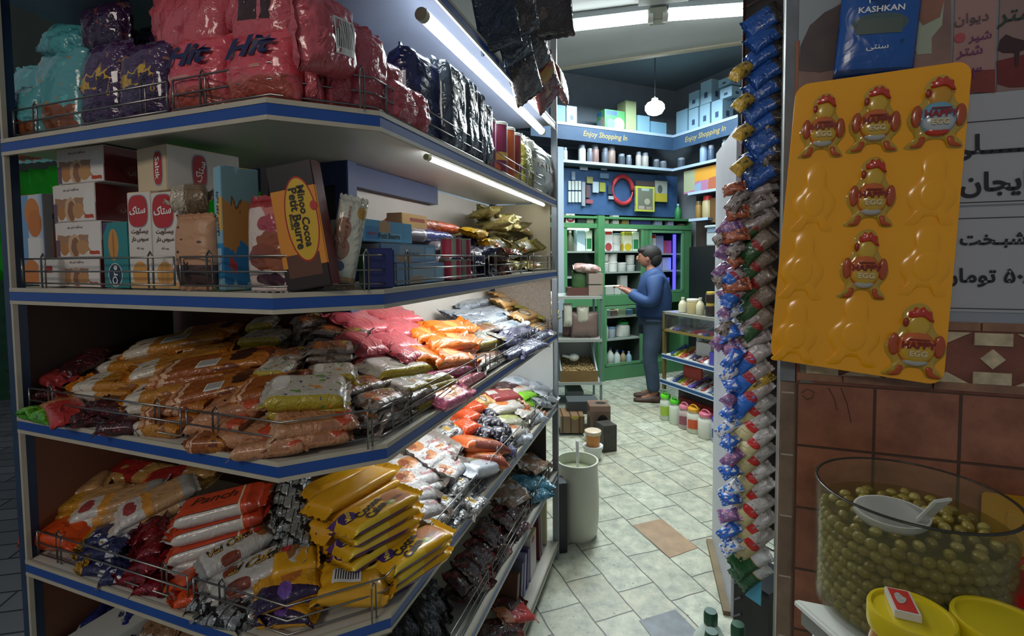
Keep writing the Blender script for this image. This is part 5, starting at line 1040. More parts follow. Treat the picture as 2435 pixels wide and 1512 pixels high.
# ---------------------------------------------------------------- fifth board, in shade
Z = .476
for i, (a, b, c, d_) in enumerate(((1130, 1310, 1190, 1260), (1150, 1340, 1200, 1290), (1110, 1345, 1160, 1300), (1090, 1370, 1150, 1330), (1165, 1280, 1215, 1240), (1180, 1250, 1235, 1210), (1195, 1225, 1245, 1190), (1070, 1395, 1130, 1355), (1100, 1400, 1150, 1370), (1205, 1275, 1245, 1235), (1140, 1290, 1170, 1240), (1120, 1385, 1150, 1345))):
    L3('bkr', a, b, c, d_, 'dark red and black pack on the shaded board, %s from the corner' % ('first', 'second', 'third', 'fourth', 'fifth', 'sixth', 'seventh', 'eighth', 'ninth', 'tenth', 'eleventh', 'twelfth')[i], 1, W=.10, h0=.04, F=FA, k=.6, group='dark red and black packs on the shaded board')
L3('tl2', 1215, 1150, 1300, 1145, 'teal pouch at the aisle end of the shaded board', 1, W=.12, h0=.04, F=FA, k=.5); L3('tl2', 1245, 1185, 1300, 1165, 'teal pouch below the first teal one', 1, W=.10, h0=.03, F=FA, k=.4)
L3('brs', 1230, 1105, 1290, 1090, 'brown pouch furthest on the shaded board', 1, W=.14, h0=.04, F=FA, k=.6); L3('brs', 1180, 1190, 1235, 1155, 'dull brown pouch on the shaded board', 1, W=.12, h0=.04, F=FA, k=.6)
for i, (a, b, c, d_) in enumerate(((975, 1430, 1035, 1400), (965, 1470, 1040, 1450), (980, 1500, 1045, 1490), (990, 1405, 1030, 1380), (935, 1500, 985, 1480), (1000, 1450, 1050, 1430))):
    L3('bk', a, b, c, d_, 'shiny black pack round the corner of the shaded board, %s one' % ('first', 'second', 'third', 'fourth', 'fifth', 'sixth')[i], 1, W=.10, h0=.04, F=FA, k=.6, group='black packs on the shaded board')
for (a, b, c, d_, lb, kk, w_) in ((140, 1490, 260, 1450, 'silver white and blue pouch lying on the lowest left board', 'swb', .14), (255, 1500, 330, 1470, 'silver and blue pouch beside the first one', 'swb', .12), (330, 1512, 440, 1480, 'brown and silver pack on the lowest left board', 'brs', .1), (420, 1520, 520, 1500, 'brown and silver pack cut by the picture edge', 'brs', .1), (120, 1430, 220, 1415, 'dark brown pack under the white sheet', 'mar', .1)):
    L3(kk, a, b, c, d_, lb, 1, W=w_, h0=.05, F=FB, k=.25)
a = FB.P(.76, .477, .06); carton(a, .13, .2, .11, math.atan2(FB.d.y, FB.d.x)+math.pi, four(mat('foam_white', '#c9cdc8', .6, var=.08)), 'white foam box at the street end of the lowest left board', name='foam_box', cat='box')
# lowest board along the aisle: books and cartons
Z = .10
zwb = zmat('card_white_yellow', '#b5a8b0', [('r', .6, 1, .85, 1, '#c9a84a'), ('e', .4, .88, .2, .08, '#b5602a')], bump=0)
for s_, w_, dp, h_, mts, lb, tl in ((1.30, .10, .12, .20, (zwb, cardw, mat('card_white_top', '#c9c0b0', .5)), 'white and yellow carton on the lowest board', 0), (1.43, .03, .2, .26, four(mat('book_maroon', '#5a2026', .5)), 'thin maroon folder standing on the lowest board', -6), (1.47, .012, .2, .26, four(mat('book_grey', '#9a9a98', .5)), 'thin grey folder leaning beside the maroon one', -8), (1.56, .022, .18, .25, four(mat('book_cream', '#c9c2a0', .6)), 'cream book standing near the end post', 0),
    (1.20, .03, .15, .17, four(mat('book_purple', '#4a3f70', .45)), 'purple card pack leaning on the white carton', 8), (1.15, .03, .15, .17, four(mat('book_lilac', '#8a86a8', .45)), 'lilac card pack leaning beside the purple one', 10), (1.10, .03, .15, .16, four(mat('book_slate', '#5a6070', .45)), 'slate card pack leaning in the row', 12), (1.04, .035, .15, .15, four(mat('book_brown', '#5b3a28', .5)), 'brown card pack leaning in the row', 12)):
    o = carton(FA.P(s_, .101, .05), w_, dp, h_, math.atan2(FA.d.y, FA.d.x), mts, lb, tilt=R(tl), name='carton' if w_ > .05 else 'folder', cat='box' if w_ > .05 else 'book', bev=.001)
    if w_ > .05: btext(o, 'Zarrin', 'f', .45, .86, .05, .012, INK)
for i, (a, b, c, d_) in enumerate(((1175, 1470, 1270, 1450), (1150, 1500, 1240, 1490), (1190, 1445, 1230, 1425), (1120, 1512, 1190, 1500))):
    L3('bkr' if i else 'red', a, b, c, d_, ('red sweets bag with white print at the board edge', 'dark sweets bag before the red one', 'brown sweets bag behind the red one', 'dark sweets bag cut by the picture edge')[i], 0, W=.10, h0=.04, F=FA, k=.3)
# ================================================================ INSIDE THE SHOP
grn = mat('cabinet_green', '#4c8256', .4, var=.12, vs=4); gdk = mat('cabinet_inside', '#3c4a44', .7); wht = mat('plastic_white', '#d6dad6', .4); steelw = mat('edge_white_blue', '#aebfd0', .4); dkb = mat('fascia_blue', '#3a5470', .5, var=.15)
fr = thing('display_fridge', FG.P(.4, 0, .2), 'tall green framed display cabinet behind the standing man', 'cabinet')
def part(F, rects, d0, d1, name, m_, par, **kw):
    mb = MB()
    for a0, a1, z0, z1 in rects: mb.fbox(F, a0, a1, z0, z1, d0, d1)
    return mb.obj(name, m_, par, **kw)
for rr in ((-.62, -.56, 0, 2.0), (1.30, 1.41, 0, 2.0), (.60, .69, 0, 2.0)): part(FG, [rr], 0, .06, 'upright', grn, fr, bevel=.004)
for a0, a1, z0, z1 in ((-.13, -.03, 0, 2.1),): part(FG, [(a0, a1, z0, z1)], -.03, .06, 'upright', grn, fr, bevel=.004)
for z0, z1 in ((1.94, 2.0), (2.06, 2.09), (.96, 1.09), (0, .17)): part(FG, [(-1.05, 1.43, z0, z1)], -.01, .4, 'rail', grn, fr, bevel=.004)
part(FG, [(-1.05, 1.43, 0, 2.1)], .40, .42, 'back_panel', gdk, fr); part(FG, [(-1.07, -1.05, 0, 2.1)], 0, .4, 'side_panel', grn, fr); part(FG, [(1.41, 1.43, 0, 2.1)], 0, .4, 'side_panel', grn, fr)
part(FG, [(.6, .68, 0, 2.0)], .06, .4, 'divider', gdk, fr)
# inner door frames
for a0, a1, z0, z1 in ((.70, 1.29, 1.10, 1.93), (-.02, .59, .18, .95)):
    part(FG, [(a0, a0+.035, z0, z1), (a1-.035, a1, z0, z1), (a0, a1, z1-.035, z1), (a0, a1, z0, z0+.03)], -.008, .02, 'door_frame', mat('cabinet_green_pale', '#5a8c64', .4), fr, bevel=.003)
rows = {}
def zrow(F, x, y, d): return F.hit(x, y, d)[1]
shelfm = mat('inner_shelf', '#8d978f', .5)
for (a0, a1, y, nm) in ((-.03, .6, 597, 'a'), (-.03, .6, 646, 'b'), (-1.04, -.13, 597, 'c'), (-1.04, -.13, 655, 'd'), (.69, 1.3, 603, 'e'), (.69, 1.3, 645, 'f'), (-.03, .6, 751, 'g'), (-.03, .6, 804, 'h')):
    z = zrow(FG, 1470, y, .08); rows[nm] = z; part(FG, [(a0, a1, z-.02, z)], .05, .4, 'shelf', shelfm, fr)
rows['i'] = .172; rows['j'] = 1.092; rows['k'] = 2.002
ledb = bpy.data.materials.new('led_blue'); ledb.use_nodes = True; p_ = ledb.node_tree.nodes['Principled BSDF']; p_.inputs['Base Color'].default_value = (.02, .02, .1, 1); p_.inputs['Emission Color'].default_value = (.05, .04, 1, 1); p_.inputs['Emission Strength'].default_value = 3.0
a_ = FG.hit(1603, 630, .03)[0]; part(FG, [(a_-.022, a_+.022, 1.12, 1.88)], .02, .035, 'led_strip', ledb, fr, label='glowing blue strip light')
ledw = bpy.data.materials.new('led_white'); ledw.use_nodes = True; p_ = ledw.node_tree.nodes['Principled BSDF']; p_.inputs['Emission Color'].default_value = (.85, 1, .8, 1); p_.inputs['Emission Strength'].default_value = 9
part(FG, [(-.5, -.2, 1.925, 1.935), (.02, .55, 1.925, 1.935)], .07, .10, 'led_strip', ledw, fr)
part(FG, [(.02, .55, .93, .94)], .07, .10, 'led_strip', ledw, fr)
# goods: one thing each, sized from what the shelf shows
def goods(kind, F, x0, x1, yt, d, zb, cs, label, cat=None, group=None, yb=None, lid=None, dep=None):
    ym = yt + 10; a0, a1 = F.hit(x0, ym, d)[0], F.hit(x1, ym, d)[0]; w_ = abs(a1-a0); zt = F.hit((x0+x1)/2, yt, d)[1]
    if zb is None: zb = F.hit((x0+x1)/2, yb, d)[1]
    h = max(.015, zt-zb); c = F.P((a0+a1)/2, zb, d+w_/2 if kind not in ('box', 'card', 'bag') else d); r = w_/2
    m_ = cs if not isinstance(cs, str) else mat('col_'+cs.strip('#'), cs, .45)
    lm = mat('col_'+lid.strip('#'), lid, .4) if lid else m_
    ang = math.atan2(F.d.y, F.d.x)
    if kind == 'box':
        mb = MB().fbox(F, min(a0, a1), max(a0, a1), zb, zt, d, d+(dep or min(.12, w_)))
        q = [(0, 0), (1, 0), (1, 1), (0, 1)]; mb.uv = {i: q for i in range(6)}
        o = mb.obj('carton', m_, label=label, cat=cat or 'box', group=group, bevel=.002); return o
    if kind == 'card':
        mb = MB().fbox(F, min(a0, a1), max(a0, a1), zb, zt, d, d+(dep or .02)); q = [(0, 0), (1, 0), (1, 1), (0, 1)]; mb.uv = {i: q for i in range(6)}
        return mb.obj('blister_card', m_, label=label, cat=cat or 'packet', group=group, bevel=.002)
    if kind == 'bag':
        k = {'m': m_}; key = 'bag_'+m_.name
        if key not in STY: style(key, m_, 'snack_bag', 'bag', .2, .15, .07, 1, sharp=3, wr=.8, pinch=.02)
        n3 = Vector((F.n.x, F.n.y, 0)); return place(key, basis(F.P((a0+a1)/2, zb+h/2, d+.035), (0, 0, 1), -n3), h/.2, w_/.15, 1, label, group, cat=cat or 'bag')
    t = thing({'tub': 'tub', 'bottle': 'bottle', 'jug': 'jug', 'jar': 'jar', 'can': 'can'}[kind], c, label, cat or kind, group)
    if kind == 'tub':
        MB().lathe([(r*.86, 0), (r*.9, .003), (r*.97, h*.85), (r*.97, h*.86)], c, 20).obj('tub_body', m_, t, smooth=40); MB().lathe([(r, h*.84), (r, h*.97), (r*.94, h), (0, h)], c, 20).obj('lid', lm, t, smooth=40)
    elif kind in ('jar', 'can'):
        MB().lathe([(r*.92, 0), (r, h*.06), (r, h*.74), (r*.8, h*.80)], c, 20).obj('jar_body', m_, t, smooth=40); MB().lathe([(r*.84, h*.79), (r*.84, h*.98), (r*.78, h), (0, h)], c, 20).obj('lid', lm, t, smooth=40)
    elif kind == 'bottle':
        MB().lathe([(r*.9, 0), (r, h*.03), (r, h*.52), (r*.75, h*.68), (r*.36, h*.82), (r*.34, h*.9)], c, 18).obj('bottle_body', m_, t, smooth=40); MB().lathe([(r*.4, h*.88), (r*.4, h), (0, h)], c, 14).obj('cap', lm, t, smooth=40)
    elif kind == 'jug':
        MB().lathe([(r*.92, 0), (r, h*.04), (r, h*.6), (r*.92, h*.7), (r*.66, h*.8), (r*.64, h*.84)], c, 24, sx=1, sy=.8, M=Matrix.Rotation(ang, 3, 'Z').to_4x4()).obj('jug_body', m_, t, smooth=40)
        MB().lathe([(r*.74, h*.82), (r*.74, h*.94), (r*.7, h*.96), (0, h*.96)], c, 24).obj('screw_lid', lm, t, smooth=40)
        x = Vector((F.d.x, F.d.y, 0)); MB().tube([c+x*(-r*.7)+Vector((0, 0, h*.9)), c+x*(-r*.5)+Vector((0, 0, h*1.04)), c+Vector((0, 0, h*1.10)), c+x*(r*.5)+Vector((0, 0, h*1.04)), c+x*(r*.7)+Vector((0, 0, h*.9))], .006, 6).obj('carry_handle', lm, t, smooth=True)
    return t
def lab(t, F, x, y, w_, h_, cs, d, text=None):
    a, z = F.hit(x, y, d); m_ = mat('lb_'+cs.strip('#'), cs, .45)
    return MB().fbox(F, a-w_/2, a+w_/2, z-h_/2, z+h_/2, d-.002, d).obj('label', m_, t)
zlemon = zmat('carton_lemon', '#d8dcc0', [('e', .5, .2, .45, .2, '#c9b030'), ('r', 0, 1, .8, 1, '#a8a83a')], bump=0); zcartr = zmat('carton_redtop', '#d5dad6', [('r', .1, .9, .8, .95, '#c0392b'), ('e', .5, .2, .4, .2, '#a84848')], bump=0); zcartg = zmat('carton_green', '#cfe0cc', [('r', .1, .9, .1, .6, '#2f7a4a')], bump=0); zcd = zmat('carton_blueline', '#d0dade', [('r', 0, 1, .6, .75, '#c9a23a'), ('d', .2, 1, .45, '#8fb0b8')], bump=0)
gg = 'goods in the green cabinet'
GD = [('box', 1437, 1457, 548, 'a', zcartr, 'red topped carton at the left of the upper middle shelf', None), ('tub', 1459, 1482, 579, 'a', '#c9ccc6', 'white tub under another on the upper middle shelf', '#b9bcb8'), ('box', 1484, 1503, 551, 'a', zlemon, 'tall carton with a lemon print', None), ('box', 1505, 1520, 551, 'a', zcartg, 'green and white carton beside the lemon one', None),
 ('tub', 1438, 1451, 624, 'b', '#bfc2bd', 'small white tub at the left of the second shelf', None), ('tub', 1452, 1474, 622, 'b', '#c6c9c2', 'wide white tub of the second shelf', None), ('tub', 1475, 1495, 624, 'b', '#c2c5bf', 'white tub right of the wide one', None), ('tub', 1496, 1515, 630, 'b', '#bcbfba', 'white tub nearest the man on the second shelf', None),
 ('box', 1440, 1460, 679, 'j', '#a9aca6', 'flat grey box at the cabinet ledge', None), ('box', 1462, 1480, 684, 'j', '#b5b8b2', 'small pale box at the cabinet ledge', None), ('box', 1476, 1492, 655, 'j', '#9ea19b', 'white machine part on the cabinet ledge', None),
 ('box', 1372, 1392, 547, 'c', zcd, 'milk carton with a yellow line, left door', None), ('box', 1394, 1408, 547, 'c', zcartg, 'milk carton with a green line, left door', None), ('bottle', 1352, 1368, 548, 'c', '#5a6450', 'dull green bottle in the left door', '#8a8f88'),
 ('box', 1548, 1560, 557, 'e', zcartr, 'red and white carton in the right door', None), ('box', 1562, 1578, 560, 'e', '#8f98c0', 'bluish packet in the right door', None), ('box', 1579, 1597, 572, 'e', '#a04a5a', 'red label packet in the right door', None), ('box', 1550, 1575, 615, 'f', '#7f88b8', 'flat blue packet on the second right shelf', None), ('box', 1577, 1596, 612, 'f', '#9aa2c4', 'pale packet on the second right shelf', None), ('box', 1562, 1592, 660, 'j', '#6f7aa8', 'packet at the foot of the right door', None),
 ('box', 1438, 1452, 737, 'g', '#8fa0a8', 'small box, first on the top lower shelf', None), ('box', 1454, 1468, 738, 'g', '#8a6a6a', 'brown box, second on the top lower shelf', None), ('box', 1470, 1488, 733, 'g', '#a8b09a', 'pale box, third on the top lower shelf', None), ('box', 1490, 1505, 736, 'g', '#5a7aa0', 'blue box, fourth on the top lower shelf', None),
 ('bottle', 1437, 1450, 762, 'h', '#d0d4d0', 'slim white bottle on the middle lower shelf', '#c8c8c8'), ('tub', 1452, 1468, 778, 'h', '#a8b4bc', 'grey tub with a blue top', '#5a7a9a'), ('jug', 1477, 1507, 765, 'h', '#c6ccc6', 'white jug with a green handle', '#2f8a4a'),
 ('bottle', 1433, 1447, 832, 'i', '#b9c4b8', 'white bottle, first on the cabinet floor', '#3a5aa0'), ('bottle', 1449, 1464, 828, 'i', '#c2ccc0', 'white bottle, second on the cabinet floor', '#3a3a4a'), ('bottle', 1465, 1479, 833, 'i', '#bfc9c6', 'white bottle with a yellow seal, third', '#3a5aa0'), ('bottle', 1480, 1492, 835, 'i', '#a08f6a', 'tan bottle, fourth on the cabinet floor', '#4a6ab0'), ('bottle', 1494, 1505, 836, 'i', '#8fb0c0', 'pale blue bottle, fifth on the cabinet floor', '#c0c8d0'),
 ('box', 1346, 1367, 508, 'k', zmat('plate_card', '#b5b0a8', [('e', .5, .45, .45, .4, '#7a3030'), ('e', .5, .45, .25, .15, '#a8a8b0')], bump=0), 'card with a red oval on the cabinet top', None), ('box', 1374, 1393, 514, 'k', '#2c3436', 'black box on the cabinet top', None), ('box', 1396, 1412, 515, 'k', '#7f8a72', 'grey green box on the cabinet top', None), ('box', 1422, 1448, 518, 'k', '#8f957c', 'pale box on the cabinet top', None), ('box', 1458, 1472, 512, 'k', '#a8a8a0', 'white packet leaning on the cabinet top', None), ('box', 1480, 1496, 518, 'k', '#7a7040', 'olive packet on the cabinet top', None), ('box', 1500, 1548, 522, 'k', '#33386a', 'long navy box on the cabinet top', None), ('box', 1558, 1575, 522, 'k', '#8f95b5', 'pale blue box on the cabinet top', None), ('box', 1590, 1602, 520, 'k', '#a09ac4', 'lilac packet on the cabinet top', None), ('box', 1618, 1628, 532, 'k', '#6a5a5a', 'small brown box on the cabinet top', None)]
for kd, x0, x1, yt, rw, cs, lb, ld in GD: goods(kd, FG, x0, x1, yt, .08 if rw != 'k' else .02, rows[rw]+.001, cs, lb, group=gg, lid=ld, dep=.08)
o = goods('tub', FG, 1459, 1482, 555, .08, zrow(FG, 1470, 579, .08)+.002, '#c6cac4', 'white tub stacked on the other tub', group=gg, lid='#5a7a8a')
for x0, x1, yt, lb in ((1438, 1451, 603, 'white tub on top at the left of the second shelf'), (1452, 1474, 602, 'white tub stacked on the wide one'), (1496, 1514, 606, 'white tub stacked nearest the man')):
    goods('tub', FG, x0, x1, yt, .08, zrow(FG, 1470, 623, .08)+.006 if x0 != 1496 else zrow(FG, 1505, 630, .08)+.004, '#c0c3bd', lb, group=gg)
# ---- high boards round the corner
def board(F, a0, a1, z, dep, par):
    part(F, [(a0, a1, z-.03, z)], 0, dep, 'shelf', mat('board_grey', '#56626c', .6), par); part(F, [(a0, a1, z-.03, z+.004)], -.006, 0, 'edge_strip', steelw, par)
sKG = FG.ins(KC)[0]; hb = thing('corner_shelving', FG.P(sKG, 2.0, .4), 'high blue grey corner shelving with a lettered fascia round the shop corner', 'shelving')
for z in (3.20, 2.755):
    board(FG, -1.05, sKG, z, .45, hb); board(FR, 0, 1.05, z, .45, hb)
part(FG, [(-1.05, sKG, 3.0, 3.168)], .0, .012, 'fascia', dkb, hb); part(FR, [(0, 1.05, 3.0, 3.168)], 0, .012, 'fascia', dkb, hb)
INKG = mat('ink_fascia', '#a8925a', .5)
for F, s_, tx in ((FG, .0, 'Enjoy Shopping In'), (FR, .55, 'Enjoy Shopping In')):
    x = Vector((F.d.x, F.d.y, 0)); text3d(tx, F.P(s_, 3.085, -.001), x, (0, 0, 1), INKG, hb, fit=(1.0 if F is FG else .75, .09), bold=.02, shear=.2)
part(FG, [(-1.05, sKG, 2.1, 2.72)], .42, .44, 'back_panel', mat('peg_dark', '#2f3a44', .7), hb); part(FG, [(-1.05, sKG, 2.76, 3.0)], .42, .44, 'back_panel', mat('peg_dark2', '#3a4650', .7), hb)
board(FR, .28, .95, 2.40, .4, hb); board(FR, .3, .62, 2.06, .4, hb)
part(FR, [(0, 1.05, 1.3, 2.72)], .42, .44, 'back_panel', mat('niche_brown', '#3f352c', .7, var=.2), hb)
part(FR, [(.93, .99, 0, 2.72)], 0, .45, 'upright', mat('upright_pale', '#8f9aa0', .5), hb); part(FG, [(-.70, -.62, 0, 2.9)], -.02, .02, 'upright', mat('upright_pale', '#8f9aa0'), hb)
zdia = zmat('pack_green_baby', '#5fb06a', [('e', .7, .3, .28, .35, '#d0b0a0'), ('r', .05, .6, .72, .95, '#4a7ac0'), ('e', .3, .3, .2, .25, '#8ab8c8')], bump=0)
zjer = zmat('pack_paleblue', '#a8c8d8', [('r', .35, .65, .25, .5, '#4a5a7a')], bump=0)
gh = 'goods on the highest corner board'
for kd, F, x0, x1, yt, zz, cs, lb in (('box', FG, 1438, 1486, 262, 3.2, zdia, 'green nappy pack with a child print'), ('box', FG, 1488, 1513, 240, 3.2, '#b5c08a', 'pale yellow green pack beside the nappy pack'), ('box', FG, 1516, 1545, 275, 3.2, '#8fb8c8', 'light blue pack under the glowing bulb'), ('box', FG, 1548, 1585, 290, 3.2, '#84aec4', 'low light blue pack in the shop corner'), ('box', FG, 1322, 1345, 250, 3.2, '#86b0c8', 'light blue pack at the left end of the highest board'), ('box', FG, 1347, 1372, 252, 3.2, zjer, 'light blue pack with a dark haired child print'),
    ('box', FR, 1608, 1634, 262, 3.2, '#93b4c4', 'pale canister pack nearest the shop corner'), ('box', FR, 1638, 1660, 258, 3.2, zjer, 'white and blue canister, lower row nearest the corner'), ('box', FR, 1664, 1688, 248, 3.2, zjer, 'white and blue canister, middle of the lower row'), ('box', FR, 1692, 1718, 238, 3.2, zjer, 'white and blue canister, last of the lower row')):
    goods(kd, F, x0, x1, yt, .06, zz+.002, cs, lb, group=gh, dep=.18)
for x0, x1, yt, yb, lb in ((1638, 1662, 218, 256, 'white and blue canister on top nearest the corner'), (1666, 1692, 192, 246, 'tall white and blue canister on the upper row'), (1708, 1736, 186, 204, 'small white carton on the highest pile'), (1712, 1740, 208, 232, 'white carton under the small one')):
    a_, z_ = FR.hit((x0+x1)/2, yb, .06); goods('box', FR, x0, x1, yt, .06, z_, zjer, lb, group=gh, dep=.18)
gm = 'flasks and pots on the second corner board'
chrome = mat('chrome_soft', '#c8ccd0', .2, metal=.8); dpot = mat('dark_pot', '#3a4048', .3, metal=.5)
for i, (x0, x1, yt, m2, lb) in enumerate(((1340, 1352, 350, '#b8c0c0', 'small pale pot at the left end'), (1381, 1396, 343, '#e8eef0', 'bright white flask'), (1400, 1412, 352, '#6a6f78', 'grey pot beside the bright flask'), (1412, 1428, 343, '#8a6a60', 'copper and silver jug'), (1436, 1450, 350, '#5a6068', 'dark pot with a pale band'), (1450, 1468, 346, '#8a7468', 'copper toned flask'), (1476, 1490, 365, '#4a5058', 'low dark pot'), (1494, 1505, 368, '#5c646c', 'low grey pot'), (1517, 1528, 360, '#b0a8a0', 'pale slim pot, first'), (1532, 1546, 362, '#a8a098', 'pale slim pot, second'), (1560, 1572, 378, '#585e64', 'little dark pot near the corner'), (1576, 1590, 382, '#6a6f74', 'little grey pot in the corner'))):
    goods('jar', FG, x0, x1, yt, .05, 2.757, m2, lb+' on the second corner board', 'pot', gm, lid='#8a9098')
for x0, x1, yt, m2, lb in ((1606, 1620, 375, '#4a5260', 'dark pot right of the corner'), (1660, 1674, 340, '#8fa6c0', 'blue white ornament'), (1680, 1692, 345, '#4a5a70', 'dark blue vase'), (1712, 1727, 328, '#b8b0a8', 'shiny pot near the rack')):
    goods('jar', FR, x0, x1, yt, .05, 2.757, m2, lb+' on the second corner board', 'pot', gm, lid='#8a9098')
# ---- hanging goods between cabinet and boards
MB().fbox(FG, -.6, 1.36, 2.13, 2.70, .20, .22).obj('pegboard', mat('peg_blue', '#35557f', .6, var=.2), label='dark blue board of hanging goods above the green cabinet', cat='board')
gp = 'packets hanging on the blue board'
nth = ('first', 'second', 'third', 'fourth', 'fifth', 'sixth', 'seventh', 'eighth', 'ninth')
for r_, (y0, y1) in enumerate(((430, 452), (455, 481))):
    for i in range(4):
        goods('card', FG, 1352+8*i, 1358+8*i, y0, .17, None, '#b4bcb8', f'narrow pale packet, {nth[i]} of the {("upper", "lower")[r_]} hanging row', group=gp, yb=y1)
for i, (x0, x1, y0, y1, cs, lb) in enumerate(((1384, 1392, 432, 490, '#8a9098', 'long grey packet on the blue board'), (1394, 1404, 440, 470, '#5a4848', 'dark red packet on the blue board'), (1396, 1410, 420, 436, '#8a8a5a', 'small yellow packet on the blue board'), (1410, 1424, 432, 458, '#a0b0b8', 'round silver packet on the blue board'), (1426, 1440, 434, 456, '#8f9040', 'olive yellow packet on the blue board'), (1394, 1410, 474, 484, '#8a5058', 'striped pink packet on the blue board'), (1446, 1462, 440, 462, '#33404f', 'dark packet beside the red hoop'), (1448, 1460, 466, 474, '#9aa2a8', 'small white tag under the hoop'), (1360, 1368, 408, 428, '#7a8ea0', 'blue grey tag at the top of the blue board'), (1428, 1448, 412, 424, '#6a88a8', 'light blue tag at the top of the blue board'), (1380, 1398, 392, 404, '#b0c0d0', 'white tag above the blue board'), (1430, 1444, 400, 404, '#b8c4cc', 'thin white tag above the blue board'))):
    goods('card', FG, x0, x1, y0, .16, None, cs, lb, group=gp, yb=y1)
c = FG.px(1481, 452, .16); mb = MB(); x = Vector((FG.d.x, FG.d.y, 0))
pts = [c+x*.16*math.cos(t)+Vector((0, 0, .18*math.sin(t))) for t in [i*math.pi/12 for i in range(25)]]; mb.tube(pts, [.03 if (i < 11) or 14 < i < 22 else .012 for i in range(25)], 8); mb.obj('toy_hoop', mat('hoop_red', '#a83038', .4), label='red and black hoop shaped toy hanging on the blue board', cat='toy', smooth=True)
zyf = zmat('card_yellow_frame', '#b5b84a', [('r', .1, .9, .08, .92, '#6a7060'), ('r', .3, .7, .82, .92, '#9ab0a8'), ('e', .6, .4, .15, .12, '#a8a088'), ('r', .15, .45, .1, .22, '#a89a8a'), ('r', .55, .85, .1, .2, '#a08a88')], bump=0)
goods('card', FG, 1512, 1557, 443, .10, None, zyf, 'yellow framed picture card hanging in front of the blue board', group=gp, yb=503, dep=.03)
goods('card', FG, 1558, 1587, 430, .14, None, zmat('card_yellow_grey', '#a0a8a0', [('r', 0, 1, 0, .4, '#b5a83a'), ('e', .4, .6, .2, .2, '#5a605a')], bump=0), 'yellow and grey card behind the framed one', group=gp, yb=480)
goods('card', FG, 1512, 1557, 430, .13, None, '#4a4040', 'dark header card over the yellow framed one', group=gp, yb=442)
goods('bottle', FG, 1612, 1624, 484, -.005, 2.092, '#2f7a44', 'green spray bottle on the cabinet top', lid='#8ab0c0', group=gg)
# ---- niche at the right of the corner
zpic = zmat('box_orange_violet', '#d99a3a', [('r', 0, .32, 0, 1, '#a8ac88'), ('e', .22, .35, .1, .35, '#a05a5a'), ('d', 0, -1, -.45, '#b07a98'), ('r', .7, 1, 0, .5, '#b5684a'), ('r', .32, .5, 0, .35, '#8fa0b8'), ('r', .0, .32, .1, .9, '#a3a888')], bump=0, wob=.1)
goods('box', FR, 1626, 1712, 398, .05, 2.402, zpic, 'wide orange and violet carton in the corner niche', dep=.25)
goods('jar', FR, 1664, 1684, 465, .05, 2.065, '#b0a078', 'cream jar with a red cap in the niche', lid='#b8282c'); goods('jar', FR, 1650, 1662, 478, .05, 2.065, '#8a6a30', 'small amber jar in the niche', lid='#6a5a30')
goods('box', FR, 1688, 1706, 470, .08, 2.0, '#6a4a28', 'brown packets at the niche end', dep=.1)
t = thing('kitchen_scale', FR.P(.62, 1.72, .0), 'white kitchen scale on a bracket beside the dark cupboard', 'scale')
a_, z_ = FR.hit(1694, 580, -.02); MB().fbox(FR, a_-.10, a_+.12, z_-.02, z_+.16, -.02, .2).obj('scale_body', mat('scale_white', '#aab0b2', .4), t, bevel=.01); MB().fbox(FR, a_-.10, a_+.10, z_+.20, z_+.23, -.06, .2).obj('scale_pan', mat('scale_pan', '#b8c4c8', .3), t, bevel=.01); MB().fbox(FR, a_-.08, a_+.08, z_+.14, z_+.2, -.03, .15).obj('display', mat('scale_display', '#7a90a8', .3), t, bevel=.006)
MB().fbox(FR, .30, .95, 0, 1.70, .0, .42).obj('dark_cupboard', mat('cupboard_black', '#16181c', .35), label='black fronted cupboard at the right of the green cabinet', cat='cupboard', bevel=.01)
# ---- glass counter with sweets
ct = thing('glass_counter', FD.P(.4, 0, .25), 'brass framed glass counter with blue edged shelves at the right of the aisle', 'counter')
brass = mat('brass', '#8a7a4a', .35, metal=.6); gls = mat('glass_clear', '#dfe8e8', .05, trans=1, alpha=.25)
DL, DR, DD = -.055, .95, .42
for s_, d_ in ((DL, 0), (DR, 0), (DL, DD), (DR, DD)): MB().fbox(FD, s_, s_+.03, .3, 1.05, d_-.0, d_+.025).obj('upright', brass, ct)
part(FD, [(DL, DR, 1.03, 1.055)], 0, DD+.02, 'top', mat('counter_top', '#8f9288', .3, metal=.3), ct); part(FD, [(DL, DR, .865, .885)], 0, DD, 'shelf', mat('brass_rail', '#9a8a4e', .35, metal=.5), ct)
for z in (.64, .39):
    dx = .0 if z > .5 else -.03
    part(FD, [(DL+dx, DR, z-.012, z)], 0, DD, 'shelf', cream, ct); part(FD, [(DL+dx, DR, z-.035, z+.004)], -.004, .0, 'edge_strip', mat('edge_navy', '#2a4f80', .4), ct); part(FD, [(DL+dx, DR, z-.004, z+.006), (DL+dx, DR, z-.04, z-.032)], -.006, .0, 'edge_channel', steelw, ct)
part(FD, [(DL, DR, .39, 1.03)], DD, DD+.01, 'back_panel', mat('counter_back', '#a8b4bc', .5), ct)
part(FD, [(DL+.03, DR, .89, 1.03)], .004, .007, 'glass_front', gls, ct)
part(FD, [(DL+.05, DR, 1.018, 1.026)], .30, .32, 'led_strip', mat('led_dim', '#cfd8d0', emit=2.5), ct)  # added glowing strip tucked inside the counter, not a visible lamp
part(FD, [(DL, DR, .0, .3)], .2, .4, 'plinth', mat('plinth_dark', '#3f4044', .6), ct)
rd = random.Random(4)
cols = ['#8a3030', '#5a4aa0', '#b8a03a', '#c8ccd0', '#3a2a26', '#a84838', '#2f4f9a', '#8a8f98', '#d0d0c8', '#6a8a30']
